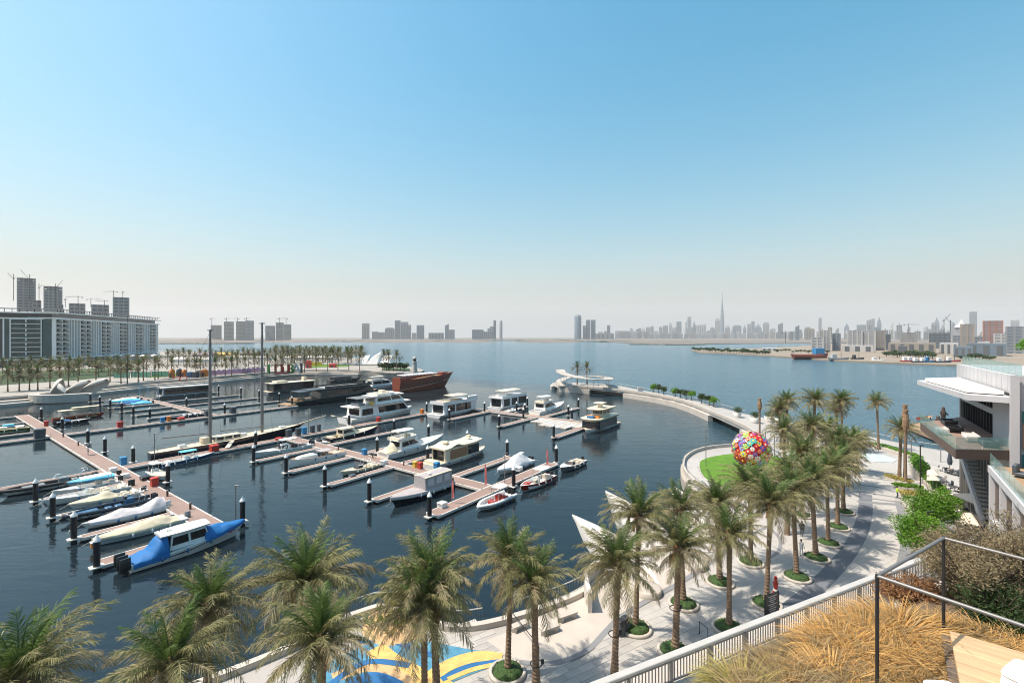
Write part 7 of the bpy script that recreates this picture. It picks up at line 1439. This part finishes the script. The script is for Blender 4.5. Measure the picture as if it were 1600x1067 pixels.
# ---- nearer brown-panelled wing
A0, A1 = Vector((41.7, 40, 0)), Vector((35.3, 31.9, 0)); dA = (A1 - A0).normalized(); LA = 26; tw = thing('panelled_wing', "brown-panelled wing with white frames and glass-railed roof terrace", "building", A0, math.atan2(dA.y, dA.x)); sg = 1 if Vector((-dA.y, dA.x, 0)).x > 0 else -1
def cc(x0, x1, y0, y1, z0, z1, name, m): mb = MB(); a, b_ = sorted((sg * y0, sg * y1)); mb.box(x0, x1, a, b_, z0, z1); return mb.build(name, m, tw)
cc(0, LA, .3, 16, 2.5, 13.2, 'body', 'brownpanel'); cc(-.3, LA, -.25, 16, 13.2, 13.75, 'roof_slab', 'bldgwhite')
for i in range(6):
    x = i * 4.4; cc(x - .2, x + .25, -.2, .35, 2.5, 13.2, 'white_frame', 'bldgwhite')
    cc(x + .4, x + 4.0, .12, .34, 9.6, 13.0, 'panel', 'brownpanel'); cc(x + .6, x + 3.9, .05, .33, 2.8, 8.4, 'window', 'glass_dark'); cc(x + .3, x + 4.2, -.05, .36, 8.6, 9.2, 'lintel', 'bldgwhite')
    for q in range(3): cc(x + .6 + q * 1.65 - .05, x + .6 + q * 1.65 + .05, -.02, .1, 2.8, 8.4, 'mullion', 'metal_pale')
for i in range(14): cc(i * 1.8 - .2, i * 1.8 + 1.55, -.1, -.07, 13.75, 14.85, 'glass_panel', 'baluglass')
cc(-.25, LA, .1, 16, 13.76, 13.8, 'terrace_floor', 'teak'); cc(.5, 4.2, 3, 7, 13.8, 16.6, 'glass_box', 'baluglass')
p = A0 + dA * 3.4 + Vector((-dA.y, dA.x, 0)) * sg * 1.6; sofa_t = thing('lounge_chair', "dark lounge chair behind the wing's glass rail", 'chair', (p.x, p.y, 13.8), .6); mb = MB(); mb.rbox(-.5, .5, -.9, .9, .2, .42, .06); mb.build('seat', 'slate', sofa_t); mb = MB(); mb.rbox(-.5, .5, .6, .9, .42, 1.0, .06); mb.build('backrest', 'slate', sofa_t)
# ================================================================ restaurant garden between court and building
def hedge_row(px, w, h, label, m='leaf_dark', n=900, size=.16, seed=1):
    pts = smooth_path(pxs(px, Z), 4); o = pts[0]; t = thing('hedge_row', label, 'hedge', o); mb = MB(); L, Rr = ribbon([p - o for p in pts], w); strip_mb(mb, L, Rr, 0, h * .55); mb.build('kerb', 'stonewarm', t); mb = MB(); rnd = random.Random(seed)
    for p in pts: leaf_cloud(mb, [((p.x - o.x, p.y - o.y, h * .75), (w * .55, w * .55, h * .4))], n // len(pts), size, rnd)
    mb.build('foliage', m, t)
hedge_row([(1447, 752), (1460, 765), (1478, 782), (1495, 795)], 1.6, 1.3, "leafy hedge row bordering the restaurant garden", n=2600, seed=3, m='leaf_lime'); hedge_row([(1390, 748), (1402, 752), (1420, 756)], 1.4, .7, "low flower bed beneath the court palms", n=1200, seed=4, m='straw_green'); hedge_row([(1402, 762), (1418, 764), (1436, 766)], 1.4, .7, "low flower bed beside the lamp post", n=1200, seed=5, m='leaf_lime'); hedge_row([(1415, 776), (1428, 776), (1444, 778)], 1.8, .8, "white-kerbed flower bed in front of the lime trees", n=1200, seed=6, m='straw_green'); hedge_row([(1512, 764), (1530, 772), (1548, 778)], 1.4, 1.8, "ochre hedge below the glass stair", 'straw_green', 1400, seed=7); hedge_row([(1432, 738), (1437, 745), (1444, 752)], 1.8, 2.6, "tall dark green bush by the garden tables", 'leaf_lime', 2200, .18, 8)
tree(G_(1457, 838), 5.4, (2.7, 2.7, 2.0), "bright lime-green round tree nearer the building", 501, 17000, 'leaf_lime', .11, 'lime-green trees', 46, br=.42); tree(G_(1440, 882), 5.0, (2.5, 2.5, 1.9), "bright lime-green round tree nearer the balustrade", 502, 17000, 'leaf_lime', .11, 'lime-green trees', 46, br=.42)
mb = MB(); L, Rr = ribbon(smooth_path(pxs([(1413, 784), (1424, 805), (1432, 835), (1432, 870)], Z), 5), .8); strip_mb(mb, L, Rr, 2.5, 2.95); o = mb.build('garden_kerb', 'stonewarm', promenade)
def canopy_sail(px, z, label, m='sail'):
    pts = [P(x, y, z) for x, y in px]; o = sum(pts, Vector()) / len(pts); t = thing('shade_canopy', label, 'canopy', (o.x, o.y, Z)); mb = MB(); q = [p - o for p in pts]; h = z - Z
    mb.add([(p.x, p.y, h) for p in q] + [(0, 0, h + .7)] + [(p.x, p.y, h - .06) for p in q], [(i, (i + 1) % len(q), len(q)) for i in range(len(q))] + [tuple(len(q) + 1 + i for i in range(len(q)))]); mb.build('cloth', m, t); mb = MB()
    mb.tube([(0, 0, 0), (0, 0, h + .6)], .05, 6); mb.build('mast', 'metal_pale', t)
canopy_sail([(1484, 771), (1512, 772), (1552, 788), (1520, 786)], 5.2, "tan pointed shade canopy in the restaurant garden"); canopy_sail([(1484, 800), (1520, 802), (1549, 815), (1530, 822), (1490, 814)], 5.0, "cream square parasol over the garden seats"); canopy_sail([(1448, 735), (1467, 736), (1467, 743), (1448, 742)], 5, "first tan parasol in the stack of garden parasols"); canopy_sail([(1448, 744), (1468, 745), (1468, 751), (1448, 750)], 4.6, "second tan parasol in the stack of garden parasols"); canopy_sail([(1502, 748), (1530, 750), (1530, 757), (1500, 755)], 4.6, "wide beige parasol below the glass stair")
rnd = random.Random(12); mb = MB(); mb.box(-.02, .02, -.02, .02, 0, .38); CHLEG = mb.mesh('leg', 'metal_dark')
for i, (x, y) in enumerate(((1478, 738), (1488, 742), (1500, 744), (1475, 760), (1492, 768), (1500, 800), (1512, 806), (1528, 810), (1545, 816), (1498, 822), (1508, 826), (1535, 826), (1466, 752))):
    t = thing('garden_table', "%s dark table set in the restaurant garden, counted from the court" % ORD[i], 'table', G_(x, y), rnd.uniform(0, 1.5), 'tables of the restaurant garden'); mb = MB(); mb.rbox(-.45, .45, -.45, .45, .7, .76, .02); mb.build('table_top', 'bronze', t); mb = MB(); mb.tube([(0, 0, 0), (0, 0, .7)], .05, 6); mb.build('leg', 'metal_dark', t)
    for q in range(3):
        a = (1.7, .0, -1.6)[q] + rnd.uniform(-.3, .3); ch = thing('garden_chair', "chair on the %s side of the %s garden table from the court" % (("water", "building", "terrace")[q], ORD[i]), 'chair', G_(x, y) + Vector((math.cos(a) * .85, math.sin(a) * .85, 0)), a + 1.57, 'chairs at the garden table ' + ORD[i]); mb = MB(); mb.rbox(-.25, .25, -.25, .25, .38, .48, .03); mb.build('seat', ('potwhite', 'slate')[i % 2], ch); mb = MB(); mb.rbox(-.25, .25, -.27, -.2, .48, .95, .02); mb.build('backrest', ('potwhite', 'slate')[i % 2], ch); 
        for lx in (-.2, .2):
            for ly in (-.2, .2): link('leg', CHLEG, ch, (lx, ly, 0))
t = thing('closed_parasol', "closed dark parasol standing by the garden's water side", 'parasol', G_(1484, 735)); mb = MB(); mb.tube([(0, 0, 0), (0, 0, 3.4)], .05, 6); mb.build('mast', 'metal_dark', t); mb = MB(); mb.lathe([(.28, 1.0), (.36, 1.6), (.2, 2.8), (.03, 3.4)], 9, sm=False); mb.build('folded_cloth', 'cl_dark', t)
for i, (x, y, d) in enumerate(((1510, 770, .3), (1522, 790, .2), (1548, 800, .4))): sofa(0, 0, Z, 2.2, .9, 'black', "%s black garden sofa near the canopies" % ORD[i], rz=d) ; bpy.data.objects[[o.name for o in bpy.data.objects if o.name.startswith('outdoor_sofa')][-1]].location = G_(x, y)
# paths in the garden
band([(1410, 790), (1440, 800), (1475, 812), (1490, 835)], 1.6, 'midpave', z=2.56)
# seaward pier with statues
mb = MB(); pp = pxs([(1418, 664), (1446, 658), (1506, 680), (1508, 694), (1480, 690)], 1.6); mb.prism(pp, .6, 1.6); o = mb.build('water_pier', 'teak'); struct(o, "tan timber pier beyond the terrace")
for i, (x, y, h) in enumerate(((1474, 661, 26), (1466, 675, 26))):
    p = P(x, y, 1.6); t = thing('bronze_figure', ("taller bronze figure standing out on the pier", "crouching bronze figure nearer on the pier")[i], 'statue', p); s = h / F * p.y; mb = MB(); mb.lathe([(.5, 0), (.6, .2), (.35, .5), (.5, s * .45), (.75, s * .62), (.35, s * .8), (.42, s * .9), (.1, s)], 10, sm=True); mb.build('figure', 'bronze', t); mb = MB(); mb.seg((.3, 0, s * .7), (1.0 - i * 2, -.3, s * .5 + i), .3, .3); mb.build('arm', 'bronze', t); mb = MB(); mb.rbox(-.9, .9, -.9, .9, 0, .25, .05); mb.build('plinth', 'metal_dark', t)
p = P(1436, 656, 0); b = Boat('rowing_boat', "small brown rowing boat by the timber pier", "boat", 0, 0, .3, 6, 2, .7, 1.0, hull='wood_red', deck='teak', cockpit=(.1, .8)); b.t.location = p

# ================================================================ podium roof edge: ledge, balustrade
LV = 13.0
def Q(x, y, z): return P(x, y, z)
ra, rb = Q(940, 1067, LV + 1.0), Q(1500, 850, LV + 1.0); dr = (rb - ra); dr.z = 0; dr.normalize(); start = ra - dr * 10; end = rb + dr * 1.5; nr = Vector((-dr.y, dr.x, 0))
pod = thing('podium', "cream podium wall below the metal balustrade", "wall", Vector((start.x, start.y, 0)), math.atan2(dr.y, dr.x)); LL = (end - start).length
mb = MB(); mb.box(0, LL, -14, .9, LV - .5, LV - .1); mb.build('roof_slab', 'stonewarm', pod); mb = MB(); mb.box(0, LL, .55, .9, 2.4, LV - .5); mb.build('wall', 'stonewarm', pod)
n = int(LL / 1.5)
for i in range(n): mb = MB(); mb.box(i * LL / n + .008, (i + 1) * LL / n - .008, -.2, 1.0, LV - .1, LV + .06); mb.build('coping_stone', 'stonewarm', pod)
mb = MB(); mb.box(0, LL, -1.6, -1.3, LV - .1, LV + .75); mb.build('planter_wall', 'conc', pod)
bal = thing('metal_balustrade', "long grey metal balustrade with vertical bars on the podium edge", 'balustrade', Vector((start.x, start.y, LV + .05)), math.atan2(dr.y, dr.x))
mb = MB(); mb.rbox(0, LL, -.13, .13, .92, 1.02, .02); mb.build('handrail', 'metal_pale', bal); mb = MB(); mb.box(0, LL, -.03, .03, .76, .81); mb.build('upper_bar', 'metal_grey', bal); mb = MB(); mb.box(0, LL, -.03, .03, .08, .13); mb.build('lower_bar', 'metal_grey', bal)
mb = MB(); mb.box(-.016, .016, -.016, .016, .12, .77); bm1 = mb.mesh('baluster', 'metal_grey'); mb = MB(); mb.box(-.05, .05, -.05, .05, -.04, .92); bm2 = mb.mesh('post', 'metal_grey')
x = 0; i = 0
while x < LL:
    link('post' if i % 13 == 0 else 'baluster', bm2 if i % 13 == 0 else bm1, bal, (x, 0, 0)); x += .142; i += 1
# ================================================================ terrace in front of the camera
TZ = 21.15
rA, rB = Vector((4.2, 5.3, TZ)), Vector((5.9, 6.3, TZ)); u_ = (rB - rA).normalized(); v_ = Vector((.59, -.807, 0))
tr = thing('terrace_rail', "thin dark steel rail frame round the terrace planting", "railing", rA); o = rA
for nm, a, b_ in (('top_rail', rA, rB), ('top_rail', rA, rA + v_ * 4.5), ('top_rail', rB, rB + v_ * 4.5)):
    mb = MB(); mb.tube([a - o + Vector((0, 0, 1.1)), b_ - o + Vector((0, 0, 1.1))], .021, 8); mb.build(nm, 'metal_grey', tr)
for a in (rA, rB, rA + v_ * 4.2, rB + v_ * 4.2):
    mb = MB(); mb.tube([a - o + Vector((0, 0, -.3)), a - o + Vector((0, 0, 1.12))], .019, 8); mb.build('post', 'metal_dark', tr)
mb = MB(); mb.box(-.05, .05, -.05, .05, -.3, -.22); f = mb.build('foot_plate', 'metal_dark', tr)
# planter bed: sloping soil in front of the deck, down to the podium planter
mb = MB(); bed = [Vector((-2.2, 3.3, 0)), Vector((2.5, 5.45, 0)), Vector((6.8, 7.45, 0)), Vector((12, 9.8, 0)), Vector((16, 6, 0)), Vector((12, -3, 0)), Vector((-1, -1, 0))]
mb.prism(bed, TZ - 1.6, TZ - .35); pb = mb.build('planter_ground', 'soil'); struct(pb, "brown soil bed of the roof terrace")
# timber deck boards
dk0 = P(1516, 1042, TZ); 
dk = thing('timber_deck', "pale timber deck boards beside the dry grasses", "deck", (dk0.x, dk0.y, TZ), math.atan2(v_.y, v_.x) + .25)
for i in range(14): mb = MB(); mb.rbox(-.12, 2.6, -.9 + i * .12, -.9 + i * .12 + .112, -.06, 0, .006); mb.build('board', 'timberdeck', dk)
mb = MB(); mb.box(-.2, 2.6, -.9, .78, -.3, -.07); mb.build('joist_frame', 'bark', dk)
for i, (x, y, w) in enumerate(((1612, 1094, .48), (1484, 1102, .38))):
    p = P(x, y, TZ); t = thing('white_cushion_seat', ("rounded white cushion seat at the picture corner", "low white folded cushion on the deck")[i], 'seat', p + Vector((0, 0, -.05)), .5 + i); mb = MB(); r = []
    for q in range(9):
        z = .0 + (.34 - i * .14) * q / 8; k = 1 - .12 * (q / 8) ** 4 - .25 * max(0, q / 8 - .85); r.append([(w * .5 * k * math.copysign(abs(math.cos(a * .2618)) ** .35, math.cos(a * .2618)), w * .42 * k * math.copysign(abs(math.sin(a * .2618)) ** .35, math.sin(a * .2618)), z) for a in range(24)])
    mb.loft(r, 0, True); mb.build('cushion', 'cushion', t); mb = MB(); mb.tube([(r[7][a][0], r[7][a][1], r[7][a][2]) for a in list(range(24)) + [0]], .012, 5); mb.build('piping', 'cushion', t)
# ---- dry ornamental grasses
def grass(mb, base, n, L, spread, lean, rnd, w=.006, seg=4, flop=1.0):
    for i in range(n):
        a = rnd.uniform(0, 6.283); l = L * rnd.uniform(.55, 1.15); r = spread * math.sqrt(rnd.random()); p = base + Vector((r * .35 * math.cos(a), r * .35 * math.sin(a), 0)); d = Vector((math.cos(a) * rnd.uniform(.1, .75), math.sin(a) * rnd.uniform(.1, .75), 1)) + lean; d.normalize(); g = rnd.uniform(.5, 1.5) * flop; pts = [p]
        for k in range(seg): d = (d + Vector((math.cos(a) * .22, math.sin(a) * .22, -.3 * g * (k + 1) / seg * 1.6)) + lean * .15).normalized(); p = p + d * l / seg; pts.append(p)
        sd_ = Vector((-math.sin(a), math.cos(a), rnd.uniform(-.5, .5))).normalized()
        vs_ = []
        for k, q in enumerate(pts): ww = w * (1 - .75 * k / seg); vs_ += [q - sd_ * ww, q + sd_ * ww]
        mb.add(vs_, [(2 * k, 2 * k + 1, 2 * k + 3, 2 * k + 2) for k in range(seg)], rnd.choice((0, 0, 0, 0, 0, 0, 0, 1, 1, 2)))
rnd = random.Random(21)
def clump(x, y, z, n, L, sp, m, label, lean=(0, 0, 0), w=.005, flop=1.0):
    p = P(x, y, z); t = thing('grass_clump', label, 'grass', p, 0, 'dry grasses of the terrace bed'); mb = MB(); grass(mb, Vector((0, 0, 0)), n, L, sp, Vector(lean), rnd, w, flop=flop); mb.build('blades', [m, 'straw_pale', 'leaf_dry'], t)
GZ = 20.8
for a in ((1160, 1072, 1700, .5, .6, 'straw_green', "green-tinged grass tuft below the balustrade's near end"), (1215, 1050, 1900, .5, .6, 'straw_pale', "pale straw mound beside the green-tinged tuft"), (1268, 1030, 2000, .5, .6, 'straw_pale', "pale grass mound against the cream wall"), (1310, 1010, 2300, .58, .7, 'straw', "tall golden grass mound before the cream wall", (-.1, 0, 0)), (1352, 992, 2500, .62, .75, 'straw', "golden grass mound behind the rail's first post"), (1400, 978, 2800, .66, .8, 'straw', "biggest golden grass mound inside the rail frame"), (1450, 985, 2400, .6, .75, 'straw', "golden grass mound at the rail's second post"), (1500, 990, 2200, .5, .7, 'straw', "golden grass mound along the deck's far edge"), (1550, 1002, 2200, .5, .7, 'straw', "golden grass mound along the deck's far side"), (1600, 1020, 2000, .5, .7, 'straw', "golden grass mound cut by the picture edge"),
    (1240, 1085, 2000, .5, .65, 'straw_pale', "pale straw mound at the bottom of the picture"), (1300, 1062, 2200, .52, .7, 'straw', "golden mound at the bottom beside the rail's first post"), (1345, 1040, 2300, .55, .7, 'straw', "golden grass mound round the rail's first post", (-.1, 0, 0)), (1400, 1030, 2500, .6, .75, 'straw', "golden grass mound spilling towards the timber deck"), (1450, 1030, 2300, .52, .7, 'straw', "golden grass mound drooping over the deck boards"), (1410, 1078, 1900, .5, .6, 'straw_pale', "pale dry grass mound at the near end of the deck"), (1350, 1088, 1900, .5, .6, 'straw_pale', "lowest pale grass mound before the rail's first post"), (1185, 1105, 1500, .5, .6, 'straw_pale', "lowest pale grass tuft at the bottom edge")):
    clump(a[0], a[1] + 22, GZ, int(a[2] * .8), a[3], a[4], a[5], a[6], a[7] if len(a) > 7 else (0, 0, 0), .0058, 1.35)
# rusty low shrub and the big dry shrub
def shrub(x, y, z, blobs, n, size, m, label, seed, twigs=60, name='dry_shrub', Rr_=(.9, .9, .6), br=.4, narrow=.3):
    p = P(x, y, z); t = thing(name, label, 'shrub', p); r_ = random.Random(seed); mb = MB()
    for i in range(twigs):
        a = r_.uniform(0, 6.28); q = Vector((math.cos(a) * Rr_[0] * r_.uniform(.3, 1.05), math.sin(a) * Rr_[1] * r_.uniform(.3, 1.05), Rr_[2] * r_.uniform(.6, 2.0))); mb.tube([(0, 0, -.3), q * .5 + Vector((0, 0, .1)), q], [.018, .01, .003], 4)
    mb.build('twigs', 'bark', t); mb = MB(); leaf_cloud(mb, blobs_in(r_, blobs, (0, 0, Rr_[2]), Rr_, br), n, size, r_, narrow=narrow, shell=.2); mb.build('leaves', m, t)
shrub(1425, 942, 20.6, 18, 5200, .03, 'leaf_rust', "rust-brown low shrub behind the golden grasses", 31, 40, Rr_=(.55, .4, .22), br=.2)
for i, (x, y, r, hh) in enumerate(((1530, 958, .72, .62), (1590, 955, .8, .7), (1560, 985, .5, .35), (1640, 945, .8, .75), (1500, 930, .5, .5))):
    shrub(x, y, 20.75, 40, (22000, 24000, 9000, 16000, 12000)[i], .024, 'leaf_dry' if i != 2 else 'leaf_dark', ("large grey-brown dry shrub nearest the rail's second post", "largest grey-brown dry shrub against the terrace building", "dark green low shrub in the shade of the dry shrubs", "grey-brown dry shrub cut by the picture edge", "smaller dry shrub at the end of the balustrade")[i], 32 + i, 130, Rr_=(r, r * .9, hh), br=.28)
# ================================================================ haze over the whole place
mb = MB(); mb.box(-19000, 19000, -400, 14500, -4, 900); hz = mb.build('haze', 'stone'); hz["kind"] = "stuff"; hz["label"] = "pale dusty haze hanging over the creek and city"
hm = bpy.data.materials.new('haze'); hm.use_nodes = True; hn = hm.node_tree.nodes; hn.remove(hn["Principled BSDF"])
pv = hn.new("ShaderNodeVolumePrincipled"); pv.inputs["Color"].default_value = (.95, .95, .95, 1); pv.inputs["Density"].default_value = 6.8e-5; pv.inputs["Anisotropy"].default_value = .2
hm.node_tree.links.new(pv.outputs[0], hn["Material Output"].inputs["Volume"]); hz.data.materials.clear(); hz.data.materials.append(hm)
